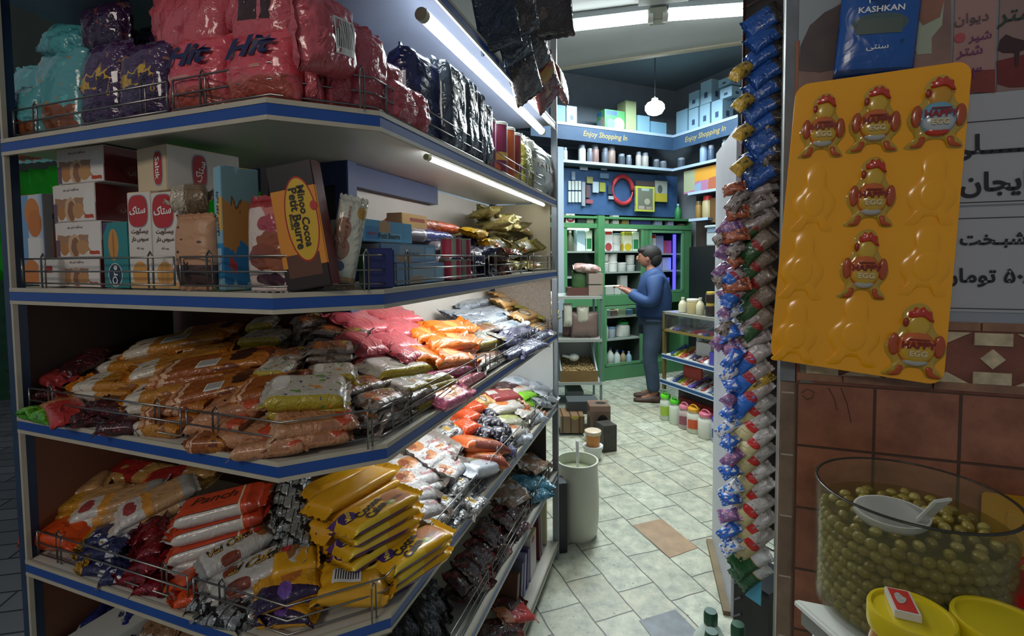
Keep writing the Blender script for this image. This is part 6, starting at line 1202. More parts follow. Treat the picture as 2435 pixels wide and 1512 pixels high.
for z, n_, lbn, hh in ((.887, 9, 'middle', .03), (.642, 13, 'lower', .06), (.392, 14, 'lowest', .06)):
    for i in range(n_):
        cc = cols[(i*3+int(z*10)) % 10]; s_ = DL+.05+(.66)*(i+.5)/n_; k = 'ct'+cc
        if k not in STY: style(k, Zm('sweet_'+cc.strip('#'), cc, [('n', 5, .6, cols[(cols.index(cc)+3) % 10])], bump=.6), 'sweet_packet', 'snack', .14, .06, .03, 1, **cr)
        for q in range(2):
            place(k, basis(FD.P(s_, z+.016+.03*q, .09+.1*q+rd.uniform(-.02, .03)), Vector((FD.n.x, FD.n.y, .35+rd.uniform(-.1, .2))), (0, 0, 1), rd.uniform(-.5, .5)), rd.uniform(.8, 1.2), rd.uniform(.7, 1), rd.uniform(.9, 1.4), f'{("small", "second")[q]} sweets packet in the counter, {lbn} shelf, place {nth[i] if i < 9 else ("tenth", "eleventh", "twelfth", "thirteenth", "fourteenth")[i-9]} from the far end', 'sweets packets in the glass counter')
goods('box', FD, 1655, 1690, 815, .12, .642, '#d6d8d8', 'white carton with small bottles on the counter shelf', dep=.1); goods('box', FD, 1686, 1700, 838, .03, .642, '#4a48a0', 'blue violet box at the rack end of the counter', dep=.1)
goods('bag', FD, 1618, 1664, 868, .12, .40, '#a8453a', 'orange red chocolate bag on the lowest counter shelf'); goods('box', FD, 1655, 1700, 787, .05, .886, '#a03040', 'red and white carton on the middle counter shelf', dep=.1)
for i, (x0, x1, c_) in enumerate(((1608, 1624, '#9aa2a4'), (1626, 1640, '#a8b0b0'), (1642, 1655, '#8aa060'))): goods('tub', FD, x0, x1, 757, .15, .887, c_, f'clear tub in the glass top of the counter, {nth[i]} one', group='tubs in the glass top')
gt = 'jars standing on the counter'
goods('bottle', FD, 1609, 1623, 707, .05, 1.056, '#b8b49a', 'short cream bottle on the counter, farther one', lid='#c0bca8', group=gt); goods('tub', FD, 1626, 1647, 711, .05, 1.056, '#c9b98a', 'cream tub with an orange band on the counter', lid='#d0cdb8', group=gt); goods('bottle', FD, 1651, 1665, 708, .05, 1.056, '#bab69c', 'short cream bottle on the counter, nearer one', lid='#c0bca8', group=gt)
goods('jar', FD, 1670, 1692, 720, .05, 1.056, '#2a1f1c', 'dark jar with a yellow lid on the counter', lid='#b09a3a', group=gt)
a_, z_ = FD.hit(1682, 720, .05); goods('jar', FD, 1671, 1692, 694, .05, z_+.003, '#2a1f1c', 'dark jar stacked on the other dark jar', lid='#b09a3a', group=gt)
# jugs on the floor
gj = 'lidded jugs on the floor under the counter'
FJ = Frame((1.469, 4.742), (.38, -.925), (1, 0))
for x0, x1, yt, body, ld, lb, lcol in ((1568, 1597, 935, '#cdd8c8', '#5fd02a', 'jug with a green lid and a lime label', '#9ab83a'), (1590, 1620, 948, '#cdd8c8', '#4fc02a', 'plain jug with a green lid', None), (1612, 1644, 960, '#b8a8a8', '#d07a8c', 'pink lidded jug with a washing powder label', '#8a4a5a'), (1632, 1668, 966, '#d0d2c4', '#d8a02a', 'yellow lidded jug with an orange label', '#c0502a'), (1658, 1698, 978, '#d2d4ca', '#d07088', 'widest jug, with a pink lid', None), (1690, 1712, 990, '#a8b0c0', '#4a48a8', 'blue lidded jug beside the hanging rack', '#3a5a7a')):
    xm = (x0+x1)/2; yb = 1000+(xm-1583)*.45 - 3; p = atz(xm, yb, 0); r = (x1-x0)/2*p.y/FPX; h = (H-0) - 0; zt = aty(xm, yt, p.y).z; t = thing('jug', p, lb, 'jug', gj)
    M3 = Matrix.Rotation(math.atan2(FD.d.y, FD.d.x), 4, 'Z'); h = zt
    MB().lathe([(r*.9, 0), (r, .01), (r, h*.62), (r*.9, h*.72), (r*.68, h*.80), (r*.66, h*.84)], p, 24, M=M3, sy=.85).obj('jug_body', mat('jug_'+body.strip('#'), body, .4), t, smooth=40)
    lm = mat('lid_'+ld.strip('#'), ld, .35); MB().lathe([(r*.8, h*.83), (r*.8, h*.93), (r*.74, h*.95), (0, h*.95)], p, 24).obj('screw_lid', lm, t, smooth=40)
    x = Vector((FD.d.x, FD.d.y, 0)); MB().tube([p+x*(r*.75*math.cos(a))+Vector((0, 0, h*.9+h*.16*math.sin(a))) for a in [math.pi*i/8 for i in range(9)]], .007, 6).obj('carry_handle', lm, t, smooth=True)
    if lcol:
        mb = MB(); 
        for i in range(7):
            a = math.pi*1.0+R(20)+R(14)*i; 
            for zz in (h*.2, h*.55): mb.v.append(p+Vector((math.cos(a)*r*1.015, math.sin(a)*r*1.015, zz)))
        for i in range(6): mb.f.append([i*2, i*2+2, i*2+3, i*2+1])
        mb.obj('label', mat('lab_'+lcol.strip('#'), lcol, .45), t)
MB().fbox(FD, .0, .9, 0, .22, .15, .19).obj('red_cartons', zmat('cartons_red', '#8a2f2a', [('r', 0, .2, 0, 1, '#b58a2a'), ('r', .5, .9, .6, .8, '#c0b0a0')], bump=0), label='row of red cartons pushed under the counter', cat='box')
# ---- left trolley rack with goods
FT = Frame((.955, 5.05), (1, 0), (0, 1))
tr_ = thing('trolley_rack', (.65, 5.3, 0), 'grey steel rack of nuts and cartons at the end of the big shelving', 'rack')
pst = mat('rack_steel', '#6f8085', .4, metal=.4)
sT = FT.hit(1427, 850, 0)[0]
for s_ in (sT, sT-.62):
    for d_ in (0, .45): MB().fbox(FT, s_, s_+.022, 0, 1.2, d_, d_+.022).obj('upright', pst, tr_)
zt_ = {k: FT.hit(1380, y, 0)[1] for k, y in (('a', 704), ('b', 806), ('c', 908), ('d', 1038))}
for k in 'abcd': part(FT, [(sT-.62, sT+.02, max(.02, zt_[k]-.03), max(.05, zt_[k]))], -.01, .46, 'shelf', mat('rack_shelf', '#9aa09a', .5), tr_)
gk = 'goods on the trolley rack'
goods('box', FT, 1400, 1434, 650, .03, None, '#8f8278', 'white and brown carton, upper of the pair on the rack', group=gk, yb=676, dep=.2); goods('box', FT, 1400, 1434, 678, .03, zt_['a']+.002, '#94877c', 'white and brown carton, lower of the pair on the rack', group=gk, dep=.2)
goods('bag', FT, 1360, 1396, 642, .06, zt_['a']+.02, '#38572f', 'dark green striped bag on the rack', group=gk); goods('box', FT, 1350, 1400, 684, .05, zt_['a']+.002, '#5a3a34', 'low brown carton on the rack top', group=gk, dep=.2)
style('meat', Zm('film_pinkbrown', '#8a6a62', [('n', 5, .55, '#b8a8a0')], bump=.6), 'snack_bag', 'bag', .3, .12, .09, 1, sharp=3, wr=.7)
place('meat', basis(FT.px(1395, 638, .08), (1, 0, -.1), (0, -.4, 1)), .95, 1, 1, 'pinkish vacuum pack lying over the green bag', gk)
goods('bag', FT, 1338, 1372, 738, .10, zt_['b']+.002, '#6e5252', 'dark rose sack on the second rack shelf', group=gk); goods('bag', FT, 1358, 1425, 742, .03, zt_['b']+.002, '#7a6660', 'large clear sack of brown goods on the second rack shelf', group=gk)
goods('bag', FT, 1340, 1362, 722, .02, zt_['b']+.12, '#c8c8b8', 'white filled bag over the rose sack', group=gk); goods('bag', FT, 1372, 1402, 728, .02, zt_['b']+.14, '#b8b8a4', 'small white filled bag over the clear sack', group=gk)
# nut tray
zc_ = zt_['c']; t = thing('nut_box', FT.P(sT-.2, zc_, .2), 'wooden fronted box of pale nuts on the rack', 'box'); a0 = FT.hit(1333, 880, 0)[0]; a1 = FT.hit(1422, 880, 0)[0]; zf = FT.hit(1380, 882, 0)[1]
part(FT, [(a0, a1, zc_, zf)], 0, .015, 'front_board', mat('tray_wood', '#7a6038', .5, var=.2), t); part(FT, [(a0, a1, zc_, zf+.26)], .42, .44, 'back_board', mat('tray_white', '#b8c0c4', .5), t)
for s_ in (a0, a1-.015):
    mb = MB().hexa([FT.P(s_, zc_, .015), FT.P(s_+.015, zc_, .015), FT.P(s_+.015, zc_, .43), FT.P(s_, zc_, .43), FT.P(s_, zf, .015), FT.P(s_+.015, zf, .015), FT.P(s_+.015, zf+.26, .43), FT.P(s_, zf+.26, .43)]); mb.obj('side_board', mat('tray_white', '#b8c0c4'), t)
nutm = mat('nut_cream', '#c0a878', .5, var=.25, vs=30); mb = MB(); rd = random.Random(9)
for i in range(520):
    a = rd.uniform(a0+.03, a1-.03); d = rd.uniform(.03, .40); z = zf-.01+.18*d+rd.uniform(-.004, .02)
    mb.ball(FT.P(a, z, d), (.013, .007, .007), 6, 4, Matrix.Rotation(rd.uniform(0, 6), 4, 'Z') @ Matrix.Rotation(rd.uniform(-.6, .6), 4, 'Y'))
bs_ = MB().hexa([FT.P(a0+.016, zc_+.01, .017), FT.P(a1-.016, zc_+.01, .017), FT.P(a1-.016, zc_+.01, .41), FT.P(a0+.016, zc_+.01, .41), FT.P(a0+.016, zf-.01, .017), FT.P(a1-.016, zf-.01, .017), FT.P(a1-.016, zf+.06, .41), FT.P(a0+.016, zf+.06, .41)])
o_ = len(mb.v); mb.v += bs_.v; mb.f += [[o_+k for k in f] for f in bs_.f]
nt_ = mb.obj('nuts', nutm, smooth=True, label='heap of pale cashew nuts filling the wooden fronted box', cat='nuts', kind='stuff')
c = FT.px(1358, 856, .12); t = thing('white_scoop', c, 'white plastic scoop lying on the pale nuts', 'scoop'); MB().ball(c+Vector((.03, 0, .03)), (.055, .05, .04), 14, 10).obj('bowl', wht, t, smooth=True); MB().tube([c+Vector((-.01, 0, .03)), c+Vector((-.09, .0, .05))], [.018, .012], 8).obj('handle', wht, t, smooth=True)
# things standing low in front of the rack
goods('box', FT, 1350, 1388, 930, .1, None, '#5b6468', 'grey metal stool frame under the rack', group=gk, yb=975, dep=.3)
FT2 = Frame((.6, 4.35), (1, 0), (0, 1)); wd = zmat('crate_wood', '#7a6048', [('s', 18, .8, '#4a3828'), ('e', .6, 1.1, .2, .3, '#b09a3a')], bump=0)
goods('box', FT2, 1333, 1390, 990, .0, None, wd, 'wooden slatted crate low beside the steel rack', yb=1030, dep=.25); goods('box', FT2, 1333, 1388, 1034, .0, 0.0, mat('crate_base', '#8a8f8c', .5), 'grey box under the wooden crate', dep=.25)
goods('box', FT2, 1350, 1425, 955, .15, None, '#42484a', 'dark grey folded machine behind the crate', yb=985, dep=.2)
zhole = zmat('carton_hole', '#6e5a4e', [('e', .62, .55, .28, .22, '#2a2422'), ('r', 0, 1, .86, 1, '#8a6a5c')], bump=0)
goods('box', Frame((.75, 4.15), (1, 0), (0, 1)), 1403, 1452, 966, 0, 0.0, zhole, 'brown carton with a round dark hole on the floor', dep=.18)
goods('box', Frame((.8, 3.98), (.9, .3), (0, 1)), 1436, 1467, 1012, 0, 0.0, mat('machine_dark', '#3a3632', .4, var=.4, vs=30), 'dark brown printed carton beside the round hole one', dep=.14)
# tubs and the drum
def pot(name, px, pyb, ytop, rpx, prof, m_, label, cat): pass
p = atz(1410, 1090, 0); t = thing('tub', p, 'white tub under the orange one on the aisle floor', 'tub'); r = 24*p.y/FPX; h = aty(1410, 1058, p.y).z
MB().lathe([(r*.7, 0), (r*.75, .01), (r*.95, h*.8), (r*1.02, h*.82), (r*1.02, h), (0, h)], p, 24).obj('tub_body', wht, t, smooth=40)
p2 = p+Vector((0, 0, h+.001)); t = thing('tub', p2, 'orange tub with a clear white lid stacked on a white tub', 'tub'); r = 18*p.y/FPX; h2 = aty(1409, 1022, p.y).z-p2.z
MB().lathe([(r*.85, 0), (r*.9, .005), (r, h2*.78), (r, h2*.8)], p2, 24).obj('tub_body', mat('tub_orange', '#c8823a', .4, var=.2, vs=20), t, smooth=40); MB().lathe([(r*1.1, h2*.74), (r*1.12, h2*.96), (r*1.0, h2), (0, h2*.96)], p2, 24).obj('lid', mat('lid_cream', '#c9b8a0', .4), t, smooth=40)
p = atz(1373, 1268, 0); t = thing('plastic_drum', p, 'large whitish plastic drum of pickles beside the shelving post', 'drum'); r = 50*p.y/FPX; zr = aty(1370, 1092, p.y).z
drm = mat('drum_plastic', '#c6cabb', .35, var=.06, vs=3)
prof = [(r*.86, 0), (r*.96, zr*.05), (r*1.03, zr*.25), (r*1.05, zr*.55), (r*1.0, zr*.82), (r*.97, zr*.93), (r*1.02, zr*.97), (r*1.02, zr), (r*.93, zr), (r*.93, zr*.84)]
MB().lathe(prof, p, 40, cap=False).obj('drum_body', drm, t, smooth=50); MB().lathe([(r*.93, zr*.86), (0, zr*.86)], p, 40).obj('brine', mat('brine_green', '#a9b094', .15), t)
q = p+Vector((-.0, -.02, zr*.8)); sp = thing('long_spoon', q, 'white handled ladle standing in the plastic drum', 'ladle'); e_ = aty(1373, 1048, p.y-.02)
MB().tube([q, q.lerp(e_, .5), e_], [.006, .008, .011], 8).obj('handle', wht, sp, smooth=True); MB().ball(q, (.03, .03, .012), 12, 8).obj('ladle_bowl', wht, sp, smooth=True)
goods('box', Frame((.30, 2.60), (1, .2), (0, 1)), 1326, 1349, 1150, 0, 0.0, mat('bin_black', '#22262c', .4), 'black narrow bin between the shelving post and the drum', cat='bin', dep=.1)
# ---- lamps of the inner room
c = Vector((1.20, 4.35, 0)); c = aty(1557, 257, 4.35); t = thing('bulb_lamp', c, 'round glowing bulb hanging before the high corner shelves', 'lamp')
gb_ = bpy.data.materials.new('bulb_glow'); gb_.use_nodes = True; p_ = gb_.node_tree.nodes['Principled BSDF']; p_.inputs['Emission Color'].default_value = (.8, .95, 1, 1); p_.inputs['Emission Strength'].default_value = 30
MB().lathe([(.03, .05), (.06, .045), (.08, .02), (.082, -.01), (.06, -.045), (.03, -.058), (0, -.062)], c, 24).obj('bulb_glass', gb_, t, smooth=True); MB().lathe([(.03, .052), (.025, .08), (.0, .08)], c, 16).obj('socket', wht, t); MB().cyl(c+Vector((0, 0, .08)), Vector((c.x, c.y, 4.0)), .004, n=6).obj('cord', mat('cord_dark', '#3a4046', .6), t)
glow2 = bpy.data.materials.new('ceiling_tube_glow'); glow2.use_nodes = True; p_ = glow2.node_tree.nodes['Principled BSDF']; p_.inputs['Emission Color'].default_value = (.92, 1, .97, 1); p_.inputs['Emission Strength'].default_value = 14
def ctube(p0, p1, label, z=2.93, r=.022):
    a, b = atz(*p0, z), atz(*p1, z); x = (b-a).normalized(); t = thing('ceiling_tube', (a+b)/2, label, 'lamp')
    MB().cyl(a, b, r, n=14).obj('light_tube', glow2, t, smooth=50)
    for e, k in ((a, -1), (b, 1)): MB().cyl(e+x*k*.001, e+x*k*.03, r*1.2, n=14).obj('end_cap', wht, t, smooth=50)
    n = Vector((-x.y, x.x, 0)); MB().hexa([a+n*.03+Vector((0, 0, .035)), b+n*.03+Vector((0, 0, .035)), b-n*.03+Vector((0, 0, .035)), a-n*.03+Vector((0, 0, .035)), a+n*.03+Vector((0, 0, .068)), b+n*.03+Vector((0, 0, .068)), b-n*.03+Vector((0, 0, .068)), a-n*.03+Vector((0, 0, .068))]).obj('batten', mat('batten', '#b4bcc0', .5), t)
ctube((1300, 72), (1540, 44), 'bright ceiling tube at the left of the round fitting'); ctube((1588, 40), (1815, 24), 'bright ceiling tube at the right of the round fitting')
c = atz(1565, 10, 2.95); c2 = atz(1565, 45, 2.93); t = thing('ceiling_fitting', c+Vector((0, -.1, .04)), 'grey square ceiling fitting between the two tubes', 'fitting')
MB().box(c+Vector((0, -.12, .02)), (.30, .26, .05), R(-12)).obj('housing', mat('fitting_grey', '#9a9c9a', .5), t, bevel=.02); MB().box((c2.x, c2.y+.01, 2.95), (.10, .08, .07), R(-12)).obj('junction_box', mat('fitting_beige', '#a8a898', .5), t, bevel=.006)
# ---- foil bags hanging from the top board into the aisle
zhb = Zm('film_brown_gloss', '#3a3436', [('n', 3, .58, '#5a4e48')], rough=.18, bump=.8); zhr = Zm('film_red_hang', '#6a2a30', [('r', 0, .3, 0, 2, '#a0403a'), ('n', 6, .6, '#a8783a')], rough=.2, bump=.7)
style('hang', zhb, 'hanging_bag', 'bag', .2, .13, .04, 3, **big); style('hangr', zhr, 'hanging_bag', 'bag', .2, .13, .04, 2, deco=[('plate', -.05, .0, .05, .09, mat('hang_yellow', '#b58a3a', .4))], **big)
style('hangn', Zm('film_navy_gloss', '#1c2838', [('n', 3, .6, '#2c3a50')], rough=.15, bump=1), 'hanging_bag', 'bag', .25, .14, .04, 2, **big)
for (k, x0, y0, x1, y1, d, w_, lb) in (('hangn', 1165, -60, 1195, 120, -.03, .16, 'dark blue glossy bag hanging nearest the bright tube'), ('hangn', 1195, -40, 1235, 150, -.05, .14, 'dark blue glossy bag behind the first hanging one'), ('hang', 1225, -30, 1250, 90, -.08, .14, 'grey foil bag hanging among the dark ones'), ('hang', 1290, -60, 1305, 95, -.12, .20, 'large grey brown bag hanging into the aisle'), ('hang', 1255, 70, 1285, 170, -.06, .13, 'crumpled silver brown bag below the large one'), ('hang', 1230, 130, 1262, 235, -.03, .13, 'dark bag hanging over the tube end'), ('hangr', 1280, 150, 1310, 245, -.06, .15, 'dark red bag with a yellow corner hanging lowest'), ('hangr', 1320, 175, 1345, 225, -.09, .12, 'red and yellow bag tip sticking into the aisle')):
    a = FA.px(x0, y0, d); b = FA.px(x1, y1, d); S = STY[k]
    place(k, basis((a+b)/2, b-a, (-FA.n.x*.3, -1, .1), rd.uniform(-.3, .3)), (b-a).length/S['L'], w_/S['W'], 1, lb, 'bags hanging from the top board')
# ================================================================ THE MAN
def skinmesh(name, nodes, edges, sub=2):
    me = bpy.data.meshes.new(name); me.from_pydata([n[0] for n in nodes], edges, []); o = bpy.data.objects.new(name, me); col.objects.link(o)
    o.modifiers.new('s', 'SKIN').use_smooth_shade = True; sv = me.skin_vertices[0].data
    for i, n in enumerate(nodes):
        r = n[1]; sv[i].radius = (r, r) if isinstance(r, (int, float)) else r; sv[i].use_root = i == 0
    q = o.modifiers.new('b', 'SUBSURF'); q.levels = sub; q.render_levels = sub
    out = bpy.data.meshes.new_from_object(o.evaluated_get(bpy.context.evaluated_depsgraph_get())); out.name = name
    bpy.data.objects.remove(o); bpy.data.meshes.remove(me)
    for p in out.polygons: p.use_smooth = True
    return out
man = thing('person', (1.545, 5.46, 0), 'man in a blue jacket and jeans standing sideways reading a slip of paper', 'person', rz=R(166))
def child(me, name, m_, par):
    me.materials.clear(); me.materials.append(m_); o = bpy.data.objects.new(name, me); col.objects.link(o); o.parent = par; return o
skin = mat('skin', '#8f6350', .55, bump=.1, bs=40)
N = []; E_ = []
def chain(pts, start=None):
    prev = start
    for p in pts:
        N.append(p); i = len(N)-1
        if prev is not None: E_.append((prev, i))
        prev = i
    return prev
chain([((0, 0, .88), (.13, .10))])
sp_ = chain([((-.02, 0, 1.04), (.13, .10)), ((-.02, 0, 1.22), (.15, .115)), ((.0, 0, 1.36), (.11, .08)), ((.02, 0, 1.44), .052), ((.045, 0, 1.50), .055), ((.055, 0, 1.565), (.074, .086)), ((.05, 0, 1.62), (.066, .078))], 0)
chest = 3
hands = []
for s_ in (1, -1):
    chain([((.0, .09*s_, .86), .10), ((.01, .10*s_, .66), .085), ((.03, .10*s_, .47), .062), ((.0, .10*s_, .28), .058), ((-.02, .10*s_, .10), .042), ((.06, .10*s_, .04), .036), ((.13, .105*s_, .03), .03)], 0)
    w_ = chain([((.0, .15*s_, 1.36), .07), ((-.01, .21*s_, 1.26), .058), ((-.0, .235*s_, 1.10), .047), ((.12, .20*s_, 1.13), .042), ((.26, .13*s_, 1.20), .029), ((.31, .105*s_, 1.225), (.034, .02)), ((.35, .09*s_, 1.24), (.038, .017))], chest); hands.append(w_)
    for k in range(4):
        b = (.36, (.09+.0)*s_+(k-1.5)*.017, 1.245); l = (.075, .085, .08, .062)[k]
        chain([(b, .0085), ((b[0]+l*.5, b[1]-.004*s_, b[2]+.012), .008), ((b[0]+l*.8, b[1]-.012*s_, b[2]-.004), .007)], w_)
    chain([((.325, .07*s_, 1.25), .010), ((.355, .055*s_, 1.265), .008)], w_-1)
body = child(skinmesh('body', N, E_, 2), 'body', skin, man)
hd = MB()
hd.ball((.062, 0, 1.575), (.098, .076, .118), 24, 16); hd.ball((.078, 0, 1.515), (.062, .055, .05), 18, 12); hd.ball((.160, 0, 1.565), (.022, .014, .028), 12, 8); hd.ball((.168, 0, 1.553), (.014, .017, .011), 10, 8)
for s_ in (1, -1): hd.ball((.058, .076*s_, 1.56), (.020, .010, .032), 12, 8); hd.ball((.135, .03*s_, 1.597), (.016, .024, .008), 10, 6)
def kid(mb, name, m_, par=man, smooth=True):
    me = mb.mesh(name, m_, smooth=smooth); o = bpy.data.objects.new(name, me); col.objects.link(o); o.parent = par; return o
kid(hd, 'face', skin)
ey = MB()
for s_ in (1, -1): ey.ball((.147, .031*s_, 1.583), (.009, .011, .007), 10, 6)
kid(ey, 'eyes', mat('eye_dark', '#2a2220', .2))
lp = MB().ball((.152, 0, 1.523), (.010, .024, .008), 12, 6); kid(lp, 'lips', mat('lips', '#7a4540', .5))
hr = MB(); n_ = 28
hr.ball((.030, 0, 1.610), (.118, .092, .100), 28, 16); hr.ball((-.015, 0, 1.560), (.078, .084, .095), 20, 12); hr.ball((.105, 0, 1.650), (.062, .072, .040), 16, 10)
hair = kid(hr, 'hair', mat('hair_black', '#17130f', .7, bump=.8, bs=90))
dn = mat('jeans_denim', '#37485c', .85, var=.25, vs=14, bump=.2); jk = mat('jacket_blue', '#24416e', .75, var=.12, vs=6, bump=.15, bs=25)
N.clear(); E_.clear(); chain([((0, 0, .92), (.155, .125))])
for s_ in (1, -1): chain([((.0, .09*s_, .84), .118), ((.01, .10*s_, .66), .102), ((.035, .10*s_, .47), .084), ((.005, .10*s_, .28), .080), ((-.01, .10*s_, .10), .072)], 0)
child(skinmesh('trousers', N, E_, 2), 'trousers', dn, man)
N.clear(); E_.clear(); chain([((-.0, 0, .84), (.19, .18))])
chain([((-.0, 0, .98), (.205, .20)), ((-.02, 0, 1.20), (.215, .205)), ((-.02, 0, 1.36), (.165, .145)), ((.015, 0, 1.435), (.088, .084))], 0)
for s_ in (1, -1): chain([((.0, .17*s_, 1.35), .105), ((-.01, .225*s_, 1.25), .095), ((-.0, .25*s_, 1.08), .086), ((.13, .21*s_, 1.12), .07), ((.25, .14*s_, 1.19), .054)], 3)
child(skinmesh('jacket', N, E_, 2), 'jacket', jk, man)
for s_ in (1, -1):
    mb = MB(); prof = [(-.08, .04, .055), (-.05, .05, .075), (.0, .052, .085), (.06, .05, .06), (.13, .052, .045), (.18, .046, .038), (.205, .025, .03)]
    vs = []
    for x, w_, h_ in prof:
        for a in range(12):
            t_ = 2*math.pi*a/12; vs.append((x, .10*s_+w_*math.cos(t_), max(.0, h_*.5+h_*.55*math.sin(t_))))
    mb.add(vs, [(i*12+j, (i+1)*12+j, (i+1)*12+(j+1) % 12, i*12+(j+1) % 12) for i in range(len(prof)-1) for j in range(12)]+[list(range(12)), list(range(12*(len(prof)-1), 12*len(prof)))])
    kid(mb, 'shoe', mat('shoe_brown', '#4a342c', .6, var=.2))
MB().hexa([Vector((1.545, 5.46, 0)) + Matrix.Rotation(R(166), 3, 'Z') @ Vector(v) for v in ((.36, -.10, 1.262), (.52, -.11, 1.255), (.52, .10, 1.255), (.36, .11, 1.262), (.36, -.10, 1.264), (.52, -.11, 1.257), (.52, .10, 1.257), (.36, .11, 1.264))]).obj('paper_slip', mat('paper_cream', '#c9c9a8', .7), label='creamy paper slip held in the hands of the man', cat='paper')
# ================================================================ PANEL, RACK OF SWEETS, PILLAR SIDE
pa, pb = Vector((1.09, 2.68)), Vector((.945, 2.115)); n2 = Vector((.968, -.25)).normalized()
MB().prism([tuple(pa), tuple(pb), tuple(pb+n2*.04), tuple(pa+n2*.04)], 0, 2.12).obj('side_screen', mat('screen_pale', '#b9bcc6', .5, var=.05), label='tall pale side screen behind the rack of hanging sweets', cat='screen')
q0, q1 = pa-n2*.03, pb-n2*.03; MB().prism([tuple(q0), tuple(q1), tuple(pb), tuple(pa)], 0, .02).obj('wooden_batten', mat('batten_wood', '#7a6a4c', .7, var=.3), label='worn wooden batten on the floor along the pale screen', cat='batten')
FK = Frame((.817, 1.95), (.102, -.2), (1, 0))
rk = thing('sweets_rack', FK.P(.1, 0, .03), 'dark red wire rack carrying the column of hanging sweets', 'rack')
rod = mat('rod_red', '#4f1f22', .4, metal=.3); zr0, zr1 = FK.hit(1828, 1312, -.02)[1], 2.9
sR = FK.hit(1830, 800, -.02)[0]
for s_ in (sR, sR-.16): MB().tube([FK.P(s_, zr0 if s_ == sR else .2, .03), FK.P(s_, zr1, .03)], .005, 8).obj('upright_rod', rod, rk, smooth=True)
for i in range(24):
    z = .5+.1*i; MB().tube([FK.P(sR-.17, z, .034), FK.P(sR+.01, z, .034)], .0025, 6).obj('cross_wire', rod, rk, smooth=True)
MB().fbox(FK, sR-.17, sR+.04, .55, 2.9, .045, .06).obj('backing_board', mat('rack_back', '#2b2320', .6, var=.2), rk)
for nm, base_, zs_, L_, W_ in (('rblue', '#1f4f9a', [('n', 5, .6, '#17386e'), ('n', 9, .68, '#8ab0d0'), ('r', .75, 1, 0, 2, '#3a3430')], .16, .08), ('rbrown', '#3a2c28', [('n', 5, .56, '#5a443a'), ('r', 0, .2, 0, 2, '#7a7060')], .18, .07), ('rgreen', '#7a6a5c', [('r', 0, .5, 0, 2, '#2f5530'), ('e', .52, .4, .08, .35, '#8a2420'), ('r', .9, 1, 0, 2, '#5a4a3c')], .18, .07),
    ('rwhite', '#a8a4a0', [('r', 0, .45, 0, 2, '#b9ae82'), ('e', .5, .5, .09, .42, '#b52420'), ('n', 6, .64, '#7c7270')], .17, .07), ('rblu2', '#2a66c0', [('r', .5, 1, 0, 2, '#a89e9a'), ('e', .52, .5, .09, .4, '#a02838'), ('n', 7, .66, '#4a8ae0')], .16, .07), ('rred', '#a85a3a', [('n', 5, .55, '#6a3a34'), ('n', 9, .62, '#c8b4a8')], .12, .06), ('rsil', '#8f8480', [('n', 5, .55, '#4a3a38'), ('n', 8, .64, '#c8c0bc')], .16, .07),
    ('rmix', '#2f6ac8', [('n', 6, .56, '#d0d4da'), ('n', 9, .62, '#6a2a6a')], .08, .05), ('rmx2', '#c8ccd2', [('n', 6, .54, '#2a70c8'), ('n', 9, .62, '#5a2a58')], .08, .05), ('rpur', '#7a5a8a', [('n', 6, .55, '#a86a8a'), ('n', 9, .62, '#b5b0b8')], .08, .05), ('ryel', '#b8963a', [('n', 6, .56, '#5a4a20'), ('r', 0, .3, 0, 2, '#c9a43a')], .12, .06), ('rgrn2', '#1f4f2c', [('r', .62, 1, 0, 2, '#b5b8b8'), ('r', .60, .62, 0, 2, '#b07a4a')], .18, .10)):
    style(nm, Zm('film_'+nm, base_, zs_, bump=.5), 'hanging_sweets', 'sweets', L_, W_, .045, 3, sharp=3.5, wr=.7, nu=22, nv=12, pinch=.06, bend=.5)
rd = random.Random(21); gs = {}
def hang(key, x0, y0, x1, y1, d0, d1, W_, label, T_=.045):
    a = FK.px(x0, y0, d0); b = FK.px(x1, y1, d1); S = STY[key]
    place(key, basis((a+b)/2, b-a, (-.6, -1, .5), rd.uniform(-.3, .3)), (b-a).length/S['L'], W_/S['W'], T_/.045, label, 'sweets hanging on the red rack')
words = {'rblue': 'blue and brown hanging packet', 'rbrown': 'dark brown hanging packet', 'rgreen': 'brown hanging packet with a green end', 'rwhite': 'white hanging packet with a cream end and red dot', 'rblu2': 'grey hanging packet with a bright blue end', 'rsil': 'silver brown hanging packet', 'ryel': 'yellow and white hanging packet'}
def seq(key, y0, y1, st, xl, xr, dy, d0=-.05, d1=.0, W_=.07, wd=None):
    y = y0; i = 0; nm = {}
    while y < y1:
        gs[key] = gs.get(key, 0)+1; k = gs[key]
        w2 = wd or words.get(key, 'hanging packet'); ord_ = ('first', 'second', 'third', 'fourth', 'fifth', 'sixth', 'seventh', 'eighth', 'ninth', 'tenth', 'eleventh', 'twelfth', 'thirteenth', 'fourteenth', 'fifteenth', 'sixteenth', 'seventeenth', 'eighteenth', 'nineteenth', 'twentieth')[min(19, k-1)]
        hang(key, xl+rd.uniform(-6, 6), y+dy+rd.uniform(-4, 4), xr+rd.uniform(-4, 4), y+rd.uniform(-4, 4), d0+rd.uniform(-.015, .015), d1, W_, f'{w2}, {ord_} from the top')
        y += st; i += 1
seq('rblue', 20, 420, 40, 1775, 1860, 58, W_=.09); seq('rbrown', 40, 400, 44, 1800, 1872, 40, -.03, .03, .08); seq('ryel', 150, 400, 75, 1745, 1790, 30, -.10, -.05, .05)
seq('rsil', 425, 500, 36, 1748, 1842, 68); seq('rgreen', 500, 745, 46, 1755, 1840, 74); seq('rsil', 745, 790, 36, 1748, 1835, 60)
